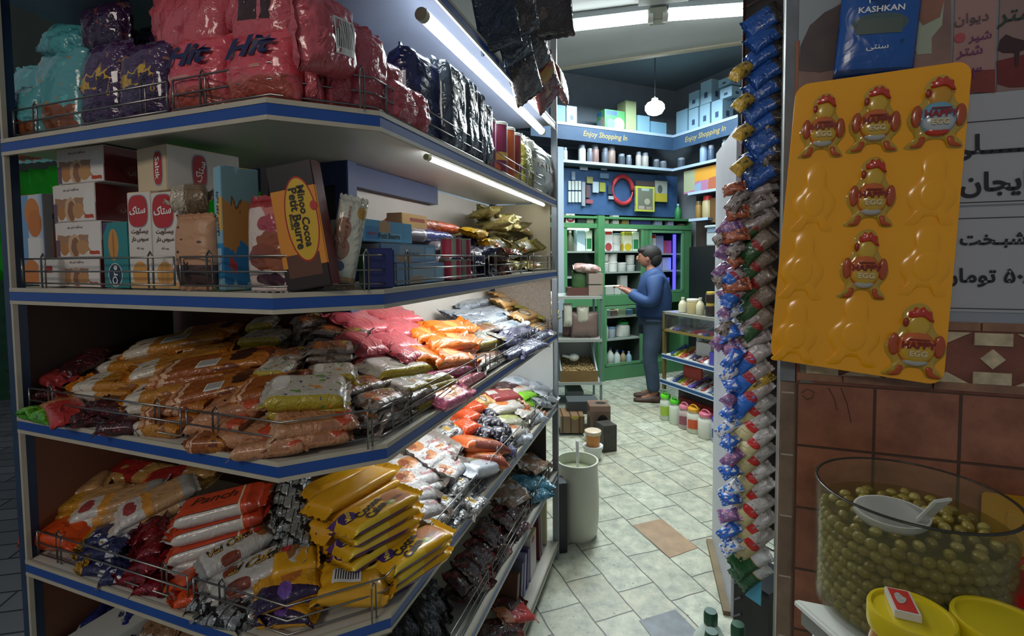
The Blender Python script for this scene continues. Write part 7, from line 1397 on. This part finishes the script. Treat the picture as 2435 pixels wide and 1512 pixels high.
seq('rblu2', 815, 925, 44, 1738, 1830, 76, -.07); seq('ryel', 880, 910, 44, 1760, 1832, 64); seq('rwhite', 935, 1290, 40, 1752, 1830, 70)
seq('rblu2', 640, 700, 44, 1730, 1765, 34, -.09, -.05, .055, 'short bright blue packet end'); 
def seq2(keys, y0, y1, st, xl, xr, dy, nmx):
    y = y0; i = 0
    while y < y1:
        k = keys[i % len(keys)]; o_ = ('first', 'second', 'third', 'fourth', 'fifth', 'sixth', 'seventh', 'eighth', 'ninth', 'tenth', 'eleventh', 'twelfth', 'thirteenth', 'fourteenth', 'fifteenth', 'sixteenth', 'seventeenth', 'eighteenth')[i]
        hang(k, xl+rd.uniform(-12, 10), y+dy+rd.uniform(-14, 16), xr+rd.uniform(-12, 10), y+rd.uniform(-12, 14), -.10+rd.uniform(-.02, .02), -.06, .05, f'{nmx}, {o_} from the top', .035); y += st; i += 1
seq2(['rred', 'rsil', 'rred', 'rpur'], 430, 680, 30, 1728, 1776, 30, 'small reddish packet at the aisle edge')
seq2(['rmix', 'rmx2', 'rmix', 'rpur'], 700, 1290, 34, 1716, 1758, 26, 'small blue and white packet at the rack edge')
seq2(['rpur', 'rsil', 'rpur'], 520, 820, 34, 1708, 1738, 30, 'small plum packet at the outermost rack edge')
hang('rgrn2', 1740, 1350, 1822, 1298, -.05, 0, .10, 'large green packet with a white label, upper of two at the rack foot'); hang('rgrn2', 1748, 1385, 1822, 1330, -.04, 0, .09, 'large green packet with a white label, lower of two at the rack foot')
a = FK.px(1800, 1385, -.01); MB().fbox(FK, *sorted((FK.hit(1778, 1380, 0)[0], FK.hit(1815, 1380, 0)[0])), FK.hit(1795, 1425, 0)[1], FK.hit(1795, 1345, 0)[1], -.012, -.008).obj('blue_leaflet', mat('leaflet_blue', '#4a9ab8', .5), label='light blue leaflet hanging under the green packets', cat='leaflet')
cr_ = thing('black_crate', FK.P(.05, 0, .1), 'black plastic crate on the floor behind the white bottles', 'crate'); a0, a1 = FK.hit(1736, 1450, .0)[0], FK.hit(1790, 1450, .0)[0]; zc1 = FK.hit(1755, 1375, 0)[1]
MB().fbox(FK, a0, a1+.05, 0, zc1, .02, .2).obj('crate_body', mat('crate_black', '#141416', .4), cr_)
for i in range(5): MB().hexa([FK.P(a0+.002, .02+i*zc1/5, .014), FK.P(a0+.035, .05+i*zc1/5, .014), FK.P(a0+.035, .05+i*zc1/5, .02), FK.P(a0+.002, .02+i*zc1/5, .02), FK.P(a0+.002, .028+i*zc1/5, .014), FK.P(a0+.035, .06+i*zc1/5, .014), FK.P(a0+.035, .06+i*zc1/5, .02), FK.P(a0+.002, .028+i*zc1/5, .02)]).obj('lattice_bar', mat('crate_grey', '#5a5862', .4), cr_)
# white bottles with green caps
for x, y, zt, r, lb in ((1690, 1452, .30, .062, 'white bottle with a green cap, farthest of the three on the floor'), (1692, 1500, .31, .06, 'white bottle with a green cap, in front of the farthest one'), (1755, 1483, .30, .062, 'white bottle with a green cap, beside the black crate')):
    p = atz(x, y, zt); p.z = 0; t = thing('bottle', p, lb, 'bottle', 'white bottles on the floor')
    MB().lathe([(r*.9, 0), (r, .01), (r*1.02, .15), (r*.95, .19), (r*.55, .235), (r*.33, .25), (r*.33, .262)], p, 28).obj('bottle_body', mat('bottle_white', '#c6d2c8', .3), t, smooth=50); MB().lathe([(r*.38, .255), (r*.39, .288), (r*.33, zt), (0, zt)], p, 24).obj('cap', mat('cap_green', '#1f4a34', .35), t, smooth=50)
# ================================================================ SHOPFRONT WALL: posters, price signs, candy tray
def fpx(x, y, d=0): return FW_.hit(x, y, d)
def sheet(name, x0, x1, y0, y1, d, m_, label, cat, s1=None, z1=None, th=.0015):
    a0, zb = fpx(x0, y1, d)[0], fpx((x0+min(x1, 2435))/2, y1, d)[1]; a1 = s1 if s1 is not None else fpx(x1, (y0+y1)/2, d)[0]; zt = z1 if z1 is not None else fpx((x0+min(x1, 2435))/2, y0, d)[1]
    t = thing(name, FW_.P((a0+a1)/2, zb, d), label, cat); MB().fbox(FW_, a0, a1, zb, zt, d, d+th).obj('printed_sheet', m_, t); return t, a0, a1, zb, zt
def outline(pts, d, name, m_, par, th=.0008, F=FW_):
    n = len(pts); vs = [F.P(a, z, d-th) for a, z in pts]+[F.P(a, z, d) for a, z in pts]
    return MB().add(vs, [list(range(n)), list(range(n, 2*n))[::-1]]+[(i, (i+1) % n, n+(i+1) % n, n+i) for i in range(n)]).obj(name, m_, par)
def pxs(pts, d): return [fpx(x, y, d) for x, y in pts]
p1, *_ = sheet('poster', 1897, 2262, -60, 215, -.004, mat('poster_grey', '#8d9496', .4), 'poster with a dark animal and pinkish ground behind the blue packet', 'poster')
outline(pxs([(1898, 175), (1925, 60), (1975, 25), (2030, -20), (2262, -40), (2262, 213), (1898, 214)], -.0045), -.0045, 'printed_ground', mat('poster_pink', '#8a6a5e', .45, var=.4, vs=9), p1)
outline(pxs([(1900, 168), (1903, 110), (1925, 62), (1960, 30), (2010, 5), (2060, -30), (2060, 120), (2010, 160), (1950, 172)], -.0055), -.0055, 'printed_animal', mat('poster_dark', '#4a3a38', .45, var=.3, vs=14), p1)
outline(pxs([(2170, 0), (2245, 0), (2240, 60), (2215, 90), (2215, 128), (2180, 130), (2165, 60)], -.0055), -.0055, 'printed_can', mat('poster_pale', '#9aa08a', .45), p1)
outline(pxs([(2175, -20), (2250, -20), (2235, 40), (2195, 60), (2172, 30)], -.0065), -.0065, 'printed_face', mat('poster_tan', '#8f5f48', .45, var=.3, vs=20), p1)
p2, a0, a1, zb, zt = sheet('poster', 2264, 2368, -60, 221, -.004, mat('poster_rose', '#a07a72', .4), 'pink milk poster with handwritten style words', 'poster')
outline(pxs([(2264, 170), (2366, 165), (2366, 220), (2264, 220)], -.0045), -.0045, 'printed_ground', mat('poster_red', '#7a3024', .45, var=.3, vs=14), p2)
ipl = mat('ink_plum2', '#6a2a5a', .5)
X3 = Vector((FW_.d.x, FW_.d.y, 0)); Zv = (0, 0, 1)
def wtext(tx, x, y, w_, h_, m_, par, d=-.006, bold=.01, both=False, left=None):
    a, z = fpx(x, y, d); wm, hm = w_*FW_.P(a, z, d).y/FPX*1.0, (h_*FW_.P(a, z, d).y/FPX if h_ else None)
    if left is not None: pass
    return text3d(tx, FW_.P(a, z, d), X3, Zv, m_, par, fit=(wm*1.02, hm), bold=bold)
wtext('دیوان', 2310, 45, 62, 30, mat('ink_dull', '#5a4a4a', .5), p2); wtext('شیر', 2330, 88, 42, 26, ipl, p2); wtext('شتر', 2305, 124, 48, 30, ipl, p2); wtext('۳', 2322, 172, 18, 26, ipl, p2)
outline([(fpx(2282, 90, -.005)[0]+.011*math.cos(i*math.pi/8), fpx(2282, 90, -.005)[1]+.011*math.sin(i*math.pi/8)) for i in range(16)], -.005, 'red_dot', mat('dot_red', '#a84848', .5), p2)
p3, *_ = sheet('poster', 2370, 2435, -60, 215, -.004, mat('poster_greyrose', '#8a6f68', .4), 'dark red poster with a camel shape at the picture edge', 'poster', s1=.62)
outline(pxs([(2370, 145), (2435, 130), (2470, 130), (2470, 205), (2400, 208), (2372, 200)], -.0045), -.0045, 'printed_ground', mat('poster_deepred', '#6e1f1a', .45, var=.3, vs=14), p3)
outline(pxs([(2372, 118), (2378, 95), (2392, 82), (2410, 90), (2435, 96), (2470, 100), (2470, 122), (2435, 118), (2425, 122), (2420, 158), (2414, 160), (2412, 125), (2385, 125)], -.0055), -.0055, 'printed_camel', mat('poster_camel', '#35191a', .5), p3)
wtext('متر', 2412, 42, 62, 36, mat('ink_dgreen', '#1f3a28', .5), p3)
ink = mat('ink_sign', '#1c1c20', .5); sg = mat('sign_white', '#a3a3a6', .35)
def frame_lines(par, a0, a1, zb, zt, d=-.006):
    for z in (zb+.006, zt-.006): MB().fbox(FW_, a0+.004, a1, z-.0009, z+.0009, d, d+.0005).obj('border_line', ink, par)
s1_, a0, a1, zb, zt = sheet('price_sign', 2240, 2435, 222, 487, -.003, sg, 'white sign with two large black words behind the yellow tray', 'sign', s1=.78)
z_ = fpx(2400, 283, -.004)[1]; MB().fbox(FW_, a0, a1, z_-.0009, z_+.0009, -.0045, -.0035).obj('border_line', ink, s1_); z_ = fpx(2400, 478, -.004)[1]; MB().fbox(FW_, a0, a1, z_-.0009, z_+.0009, -.0045, -.0035).obj('border_line', ink, s1_)
wtext('محـــــلی', 2392, 345, 215, 62, ink, s1_, bold=.03, d=-.005); wtext('آذربــایجان', 2445, 430, 325, 70, ink, s1_, bold=.03, d=-.005)
s2_, a0, a1, zb, zt = sheet('price_sign', 2240, 2435, 492, 742, -.003, sg, 'white sign with a price in black numerals above the mosaic band', 'sign', s1=.78)
for y in (517, 735): z_ = fpx(2380, y, -.004)[1]; MB().fbox(FW_, a0, a1, z_-.0009, z_+.0009, -.0045, -.0035).obj('border_line', ink, s2_)
wtext('خانم خوشبـخت', 2440, 573, 340, 48, ink, s2_, bold=.03, d=-.005); wtext('۵۰/۰۰۰ تومان', 2368, 660, 250, 46, ink, s2_, bold=.03, d=-.005)
# hand drawn pen marks on the tiles
def scribble(pts, name='pen_mark'):
    q = [FW_.px(x, y, -.002) for x, y in pts]; o = MB().tube(q, .0008, 5).obj(name, mat('pen_dark', '#2a1712', .6)); o['kind'] = 'structure'
scribble([(1905, 935), (1920, 925), (1936, 932), (1932, 946), (1918, 950), (1908, 940)]); scribble([(1970, 922), (1985, 950), (1990, 975)]); scribble([(2000, 922), (2013, 955), (2020, 985), (2024, 1005)])
# blue packet hanging at the top
zbl = Zm('film_packet_blue', '#1a4f96', [('n', 5, .62, '#123a70'), ('e', .55, .5, .10, .3, '#4a5a58'), ('r', .0, .12, 0, 2, '#0f2f5c')], bump=.5, bs=14)
style('kash', zbl, 'snack_pouch', 'packet', .24, .15, .03, 1, deco=[('کشکام', .07, .0, .09, .022, INKW, 0, .02, -90), ('KASHKAN', .045, .0, .09, .014, INKW, 0, .02, -90), ('plate', .005, 0, .035, .085, mat('packet_dull', '#4f5a52', .5)), ('سنتی', -.045, .0, .05, .014, INKW, 0, .01, -90)], sharp=4, wr=.6, nu=26, nv=14, pinch=.0)
a = FW_.px(2072, 195, -.05); b = FW_.px(2100, -50, -.05)
place('kash', basis((a+b)/2, b-a, (-FW_.n.x, -FW_.n.y, 0)), (b-a).length/.24, 1.08, 1, 'blue lettered packet hanging above the yellow tray')
# ---- yellow tray
TL, TR_, BR_, BL = [fpx(x, y, -.07) for x, y in ((1893, 203), (2312, 143), (2242, 917), (1830, 853))]
def tp_(u, v, n=0):
    a = (TL[0]*(1-u)+TR_[0]*u)*v + (BL[0]*(1-u)+BR_[0]*u)*(1-v); z = (TL[1]*(1-u)+TR_[1]*u)*v + (BL[1]*(1-u)+BR_[1]*u)*(1-v); return FW_.P(a, z, -.07-n)
tw = math.hypot(TR_[0]-TL[0], TR_[1]-TL[1]); th_ = math.hypot(TL[0]-BL[0], TL[1]-BL[1]); U3 = (tp_(1, .5)-tp_(0, .5)).normalized(); V3 = (tp_(.5, 1)-tp_(.5, 0)).normalized(); N3 = U3.cross(V3)
if N3.y > 0: N3 = -N3
tray = thing('candy_tray', tp_(.5, 0), 'tilted orange yellow plastic tray holding hen shaped candies', 'tray')
ymat = mat('tray_yellow', '#efa408', .22, bump=.12, bs=14, coat=.3)
def uv_of(x, y):
    a, z = fpx(x, y, -.07); 
    from itertools import product
    u = v = .5
    for _ in range(12):
        p = tp_(u, v); aa, zz = (Vector((p.x, p.y))-FW_.p).dot(FW_.d), p.z
        u += (a-aa)/tw; v += (z-zz)/th_
    return u, v
rc = .03; pts = []
for cu, cv, a0_ in ((1-rc/tw, 1-rc/th_, 0), (rc/tw, 1-rc/th_, 90), (rc/tw, rc/th_, 180), (1-rc/tw, rc/th_, 270)):
    for k in range(7):
        t_ = R(a0_+15*k); pts.append((cu+rc/tw*math.cos(t_), cv+rc/th_*math.sin(t_)))
n = len(pts); mb = MB().add([tp_(u, v, 0) for u, v in pts]+[tp_(u, v, .003) for u, v in pts], [list(range(n))[::-1], list(range(n, 2*n))]+[(i, (i+1) % n, n+(i+1) % n, n+i) for i in range(n)])
mb.obj('tray_sheet', ymat, tray, bevel=.001)
HEN = [(-.02, 1.0), (.10, .99), (.20, .93), (.25, .83), (.24, .72), (.30, .62), (.42, .55), (.50, .44), (.48, .32), (.38, .24), (.33, .18), (.36, .10), (.48, .05), (.46, .0), (.22, .0), (.18, .07), (.12, .13), (-.10, .13), (-.18, .08), (-.24, .0), (-.50, .0), (-.50, .05), (-.36, .11), (-.34, .20), (-.46, .30), (-.50, .42), (-.42, .54), (-.28, .62), (-.22, .72), (-.26, .84), (-.18, .94)]
def smooth_poly(P_, it=2):
    for _ in range(it): P_ = [((a[0]*3+b[0])/4, (a[1]*3+b[1])/4) if k == 0 else ((a[0]+b[0]*3)/4, (a[1]+b[1]*3)/4) for a, b in zip(P_, P_[1:]+P_[:1]) for k in (0, 1)]
    return P_
HEN = smooth_poly(HEN, 2)
def dome(P0, ax, ay, poly, hgt, n0, name, m_, par, rings=4, pw=2):
    cx = sum(p[0] for p in poly)/len(poly); cy = sum(p[1] for p in poly)/len(poly); k = len(poly); vs = []; fs = []
    for r_ in range(rings+1):
        t_ = r_/rings; sc_ = 1-(t_**1.6)*.96; h_ = hgt*(1-(1-t_)**pw)**.7
        for p in poly: vs.append(P0+ax*(cx+(p[0]-cx)*sc_)+ay*(cy+(p[1]-cy)*sc_)+N3*(n0+h_))
    for r_ in range(rings):
        for i in range(k): fs.append((r_*k+i, r_*k+(i+1) % k, (r_+1)*k+(i+1) % k, (r_+1)*k+i))
    fs.append(list(range(rings*k, rings*k+k))); fs.append(list(range(k))[::-1]); return MB().add(vs, fs).obj(name, m_, par, smooth=60)
def ell(cx, cy, rx, ry, n=28, a0=0, a1=360): return [(cx+rx*math.cos(R(a0+(a1-a0)*i/n)), cy+ry*math.sin(R(a0+(a1-a0)*i/n))) for i in range(n)]
rim = mat('blister_rim', '#b8962c', .12, coat=.6); eggo = mat('egg_orange', '#c0601c', .2, coat=.6); eggy = mat('egg_yellow', '#c49a24', .2, coat=.6); eggw = mat('egg_white', '#a8a8a0', .2, coat=.6); heny = mat('hen_yellow', '#c8a02a', .25, coat=.5); henr = mat('hen_red', '#b83018', .25, coat=.5); henw = mat('hen_wing', '#a84818', .25, coat=.5); hlet = mat('letters_red', '#7a1f14', .4); hlw = mat('letters_cream', '#c9b88a', .4); eggb = mat('egg_skyblue', '#6a9ab0', .2, coat=.5); navyf = mat('foot_navy', '#2a2f5a', .4)
def tdist(a, b): return (tp_(*uv_of(*a))-tp_(*uv_of(*b))).length
def hen(x, y, wp, hp, label, alt=False):
    u, v = uv_of(x, y+hp/2); w_, h_ = tdist((x-wp/2, y), (x+wp/2, y)), tdist((x, y-hp/2), (x, y+hp/2)); P0 = tp_(u, v, .003); t = thing('hen_candy', P0, label, 'candy', 'hen shaped candies in the tray')
    ax, ay = U3*w_, V3*h_
    dome(P0, ax, ay, HEN, .009, 0, 'clear_shell', rim, t, pw=3)
    for s_ in (-1, 1): dome(P0, ax, ay, ell(.35*s_, .44, .095, .15), .005, .009, 'wing', henw, t)
    dome(P0, ax, ay, ell(0, .70, .19, .16), .007, .009, 'head', heny if not alt else mat('head_orange', '#c08a2a', .25), t)
    dome(P0, ax, ay, smooth_poly([(-.17, .80), (-.18, .90), (-.11, .88), (-.08, .965), (.0, .91), (.05, .97), (.11, .90), (.19, .90), (.19, .82), (.25, .76), (.17, .76), (.06, .83), (-.06, .81)], 2), .008, .012, 'comb', henr, t)
    dome(P0, ax, ay, ell(-.20, .74, .05, .06, 12), .004, .012, 'beak', mat('beak_red', '#8f2a18', .3), t)
    for s_ in (-1, 1): dome(P0, ax, ay, smooth_poly([(.16*s_, .16), (.28*s_, .17), (.28*s_, .08), (.42*s_, .045), (.40*s_, .02), (.24*s_, .03), (.20*s_, .06)], 1), .003, .009, 'foot', navyf if alt and False else mat('foot_orange', '#b04a1c', .3), t)
    dome(P0, ax, ay, ell(0, .40, .30, .24), .012, .009, 'egg', eggo if not alt else eggb, t)
    c1 = dome(P0, ax, ay, [(p[0], p[1]) for p in ell(0, .36, .285, .17)], .013, .0095, 'egg_band', eggy if not alt else mat('egg_pale', '#a8b0b4', .2), t)
    dome(P0, ax, ay, ell(0, .235, .20, .07), .009, .0105, 'egg_foot', eggw if not alt else henr, t)
    L0 = P0+N3*.0245
    mb = text3d('HAPPY', L0+ay*.455, U3, V3, hlet if not alt else mat('letters_dkred', '#8a1f2a', .4), t, fit=(w_*.58, h_*.095), bold=.05); text3d('EGG', L0+ay*.345, U3, V3, hlw, t, fit=(w_*.36, h_*.08), bold=.05)
    MB().hexa([L0+ax*a+ay*b+N3*c for c in (-.001, 0) for a, b in ((-.16, .515), (.16, .515), (.16, .535), (-.16, .535))]).obj('small_banner', hlet, t)
for x, y, w_, h_, lb, al in ((1949, 300, 112, 155, 'hen shaped candy at the upper street side corner of the tray', 0), (2072, 284, 128, 162, 'hen shaped candy in the middle of the top row', 0), (2218, 268, 146, 176, 'hen shaped candy with a sky blue egg', 1), (2063, 457, 122, 168, 'hen shaped candy second down the middle column', 0), (2046, 628, 120, 168, 'hen shaped candy third down the middle column', 0), (2166, 808, 152, 178, 'hen shaped candy in the bottom corner by the mosaic', 0)):
    hen(x, y, w_, h_, lb, bool(al))
for x, y, w_, h_ in ((1928, 470, 105, 165), (2206, 450, 125, 175), (1900, 630, 105, 165), (2190, 620, 125, 170), (1884, 785, 105, 150), (2022, 785, 125, 170)):
    u, v = uv_of(x, y+h_/2); w_, h_ = tdist((x-w_/2, y), (x+w_/2, y)), tdist((x, y-h_/2), (x, y+h_/2)); dome(tp_(u, v, .003), U3*w_, V3*h_, HEN, .0045, 0, 'empty_pocket', ymat, tray, pw=3)
    dome(tp_(u, v, .003), U3*w_, V3*h_, ell(0, .42, .26, .22), .004, .003, 'pocket_bulge', ymat, tray)
# ================================================================ OLIVE JAR AND TABLE
ZT = .84; T0 = atz(1885, 1420, ZT); T1 = atz(1990, 1512, ZT); dl = (T1-T0); dl.z = 0; dl.normalize(); tb = thing('plastic_table', T0+Vector((.3, -.2, -ZT)), 'white plastic table carrying the olive jar', 'table')
wp_ = mat('table_white', '#d5dad2', .4, var=.06); br3 = Vector((.937, -.35, 0)); c4 = [T0, T0+br3*.95, T0+br3*.95+dl*.7, T0+dl*.7]
MB().prism([(p.x, p.y) for p in c4], ZT-.018, ZT).obj('table_top', wp_, tb, bevel=.005); MB().prism([(p.x, p.y) for p in [T0+dl*.01+br3*.01, T0+br3*.94+dl*.01, T0+br3*.94+dl*.69, T0+dl*.69+br3*.01]], ZT-.05, ZT-.019).obj('apron', mat('apron_grey', '#7c8078', .5), tb)
for b_, l_ in ((.04, .04), (.90, .04), (.90, .64), (.04, .64)):
    p = T0+br3*b_+dl*l_; MB().tube([(p.x, p.y, ZT-.05), (p.x-.01, p.y, .6), (p.x-.03, p.y+.0, 0)], [.03, .026, .024], 12).obj('leg', wp_, tb, smooth=True)
JC = atz(2167, 1165, 1.10); JC = Vector((JC.x, JC.y, 0)); JR = .166*1.0; JZ0, JZ1 = ZT+.001, 1.10
jg = thing('olive_jar', JC+Vector((0, 0, JZ0)), 'wide open glass jar full of green olives in brine', 'jar')
glm = mat('jar_glass', '#8a9070', .04, alpha=.10, spec=.8); 
mb = MB(); n = 64; prof = [(JR*.95, JZ0), (JR, JZ0+.012), (JR, JZ1), (JR-.004, JZ1), (JR-.004, JZ0+.014), (0, JZ0+.012)]
MB().lathe(prof, (JC.x, JC.y, 0), n).obj('glass', glm, jg, smooth=40)
MB().lathe([(JR-.005, JZ1-.001), (JR+.0005, JZ1-.0015), (JR+.001, JZ1+.001), (JR-.005, JZ1+.0015), (JR-.005, JZ1-.001)], (JC.x, JC.y, 0), n, cap=False).obj('rim_edge', mat('rim_dark', '#2c3028', .2), jg, smooth=True)
BZ = 1.045
MB().lathe([(JR-.030, JZ0+.014), (JR-.030, BZ-.035), (0, BZ-.02)], (JC.x, JC.y, 0), 48).obj('inner_olives', mat('olive_core', '#4a4218', .5, var=.5, vs=45, bump=1, bs=60), jg, smooth=40, kind='stuff')
MB().lathe([(JR-.006, JZ0+.016), (JR-.006, BZ), (0, BZ)], (JC.x, JC.y, 0), 64).obj('brine', mat('brine', '#5e5420', .05, alpha=.30), jg, smooth=40)
om = [mat('olive_a', '#8d7d30', .3, var=.12), mat('olive_b', '#7a6a26', .3, var=.12), mat('olive_c', '#988c44', .3, var=.12)]
ome = []
for m_ in om: ome.append(MB().ball((0, 0, 0), (.0125, .0102, .0102), 14, 10).mesh('olive', m_, smooth=True))
rd = random.Random(3); vdir = math.atan2(-JC.y, -JC.x); cnt = 0
def olive(p, e):
    global cnt
    o = bpy.data.objects.new('olive', ome[rd.randrange(3)]); col.objects.link(o); o.location = p; o.rotation_euler = e; s_ = rd.uniform(.9, 1.12); o.scale = (s_, s_, s_)
    tag(o, 'green olive in the brine of the wide glass jar', 'olive', 'olives in the glass jar'); cnt += 1
z = JZ0+.026; row = 0
while z < BZ-.008:
    for i in range(24):
        a = vdir + R(-96+8.2*(i+.5*(row % 2)))
        olive(Vector((JC.x+math.cos(a)*(JR-.0175), JC.y+math.sin(a)*(JR-.0175), z+rd.uniform(-.002, .002))), (rd.uniform(-.4, .4), rd.uniform(-.6, .6), a+math.pi/2+rd.uniform(-.4, .4)))
    z += .0205; row += 1
for i in range(60):
    r_ = (JR-.03)*math.sqrt((i+.5)/60); a = i*2.39996; olive(Vector((JC.x+math.cos(a)*r_, JC.y+math.sin(a)*r_, BZ-.010+.02*(1-(r_/JR))+rd.uniform(-.003, .003))), (rd.uniform(-.5, .5), rd.uniform(-.5, .5), rd.uniform(0, 6)))
print('olives', cnt)
sc_ = atz(2120, 1215, BZ+.03); t = thing('olive_scoop', sc_, 'white plastic scoop resting on the olives', 'scoop'); bw = MB()
ang = R(-25); M3 = Matrix.Rotation(ang, 4, 'Z')
prof = [(.05, 0), (.049, -.012), (.040, -.026), (.022, -.034), (0, -.036)]
Mx = M3 @ Matrix.Rotation(R(14), 4, 'X')
bw.lathe(prof+[(0, -.034), (.021, -.032), (.038, -.024), (.046, -.012), (.047, 0)][::1], sc_, 32, M=Mx, sx=1.25, sy=.9); bw.obj('scoop_bowl', mat('scoop_white', '#c9ccc2', .3), t, smooth=50)
h0 = sc_+Mx @ Vector((.045, -.01, 0)); h1 = atz(2245, 1187, BZ+.085)
x = (h1-h0).normalized(); s_ = x.cross(Vector((0, 0, 1))).normalized(); q = s_.cross(x)
MB().hexa([h0-s_*.016-q*.003, h1-s_*.021-q*.003, h1+s_*.021-q*.003, h0+s_*.016-q*.003, h0-s_*.016+q*.003, h1-s_*.021+q*.003, h1+s_*.021+q*.003, h0+s_*.016+q*.003]).obj('scoop_handle', mat('scoop_white', '#c9ccc2'), t, bevel=.0025)
# yellow lidded jars and match box
ylid = mat('lid_yellow', '#c9b414', .35, coat=.2); hon = mat('jar_honey', '#b58040', .12, var=.3, vs=30, coat=.6, bump=.6, bs=40)
for x, y, zt, rp, lb, bm_ in ((2167, 1452, 1.0, 90, 'jar with a yellow lid and a matchbox on it', hon), (2385, 1478, 1.0, 100, 'dark jar with a dull yellow lid near the picture edge', mat('jar_darkglass', '#2c2018', .15, coat=.6))):
    p = atz(x, y, zt); r = rp*p.y/FPX; p.z = ZT+.001; t = thing('lidded_jar', p, lb, 'jar'); hh = zt-p.z
    MB().lathe([(r*.86, 0), (r*.96, .008), (r*.94, hh*.3), (r*.97, hh*.45), (r*.94, hh*.6), (r*.85, hh*.74)], p, 40).obj('jar_body', bm_, t, smooth=50)
    MB().lathe([(r*.98, hh-.036), (r, hh-.030), (r, hh-.004), (r*.97, hh), (r*.90, hh), (r*.88, hh-.004), (0, hh-.004)], p, 48).obj('lid', ylid, t, smooth=30)
    if rp == 90: lidp = p
ztop_ = 1.0-.004; A_, B2, C_ = atz(2128, 1450, ztop_+.013), atz(2193, 1465, ztop_+.013), atz(2123, 1398, ztop_+.013)
ux = (B2-A_).normalized(); vy = (C_-A_); vy = (vy-ux*vy.dot(ux)).normalized(); wL, hL = (B2-A_).length, (C_-A_).length; c0 = A_.copy(); c0.z = ztop_+.0005
mbx = thing('matchbox', c0+ux*wL/2+vy*hL/2, 'red and white matchbox lying on the yellow lid', 'matchbox')
MB().hexa([c0, c0+ux*wL, c0+ux*wL+vy*hL, c0+vy*hL]+[q+Vector((0, 0, .0125)) for q in (c0, c0+ux*wL, c0+ux*wL+vy*hL, c0+vy*hL)]).obj('sleeve', mat('match_white', '#c2beb2', .6), mbx, bevel=.0006)
k_ = .0035; t3 = Vector((0, 0, .0132))
MB().hexa([c0+ux*a+vy*b+Vector((0, 0, c)) for c in (.0126, .0132) for a, b in ((k_, k_), (wL-k_, k_), (wL-k_, hL-k_), (k_, hL-k_))]).obj('red_panel', mat('match_red', '#b8281c', .5), mbx)
P_ = [(.25, .35), (.40, .30), (.62, .45), (.70, .62), (.55, .66), (.50, .80), (.36, .78), (.22, .66)]
MB().add([c0+ux*wL*a+vy*hL*b+Vector((0, 0, .0138)) for a, b in smooth_poly(P_, 2)], [list(range(32))]).obj('printed_emblem', mat('match_grey', '#a8a49a', .6, var=.5, vs=300), mbx)
# red handled pail, yellow crate edge
p = atz(2440, 1390, .98); r = .05; p.z = ZT+.001; t = thing('small_pail', p, 'pale violet pail with a red lid and handle at the picture edge', 'pail')
MB().lathe([(r*.8, 0), (r*.84, .004), (r*1.0, .12)], p, 32).obj('pail_body', mat('pail_violet', '#9a90a0', .4), t, smooth=50); MB().lathe([(r*1.04, .118), (r*1.06, .14), (0, .142)], p, 32).obj('lid', mat('pail_red', '#b01c18', .35), t, smooth=40)
MB().tube([p+Vector((-r*1.02*math.cos(a), -.01, .125+.07*math.sin(a))) for a in [math.pi*i/12 for i in range(13)]], .004, 8).obj('carry_handle', mat('pail_red', '#b01c18'), t, smooth=True)
p = FW_.px(2400, 1315, -.06); MB().box((p.x+.03, p.y-.03, .93), (.16, .10, .17), R(-20)).obj('yellow_box', mat('yellow_box', '#b8880f', .5), label='yellow box standing behind the olive jar at the wall', cat='box', bevel=.004)
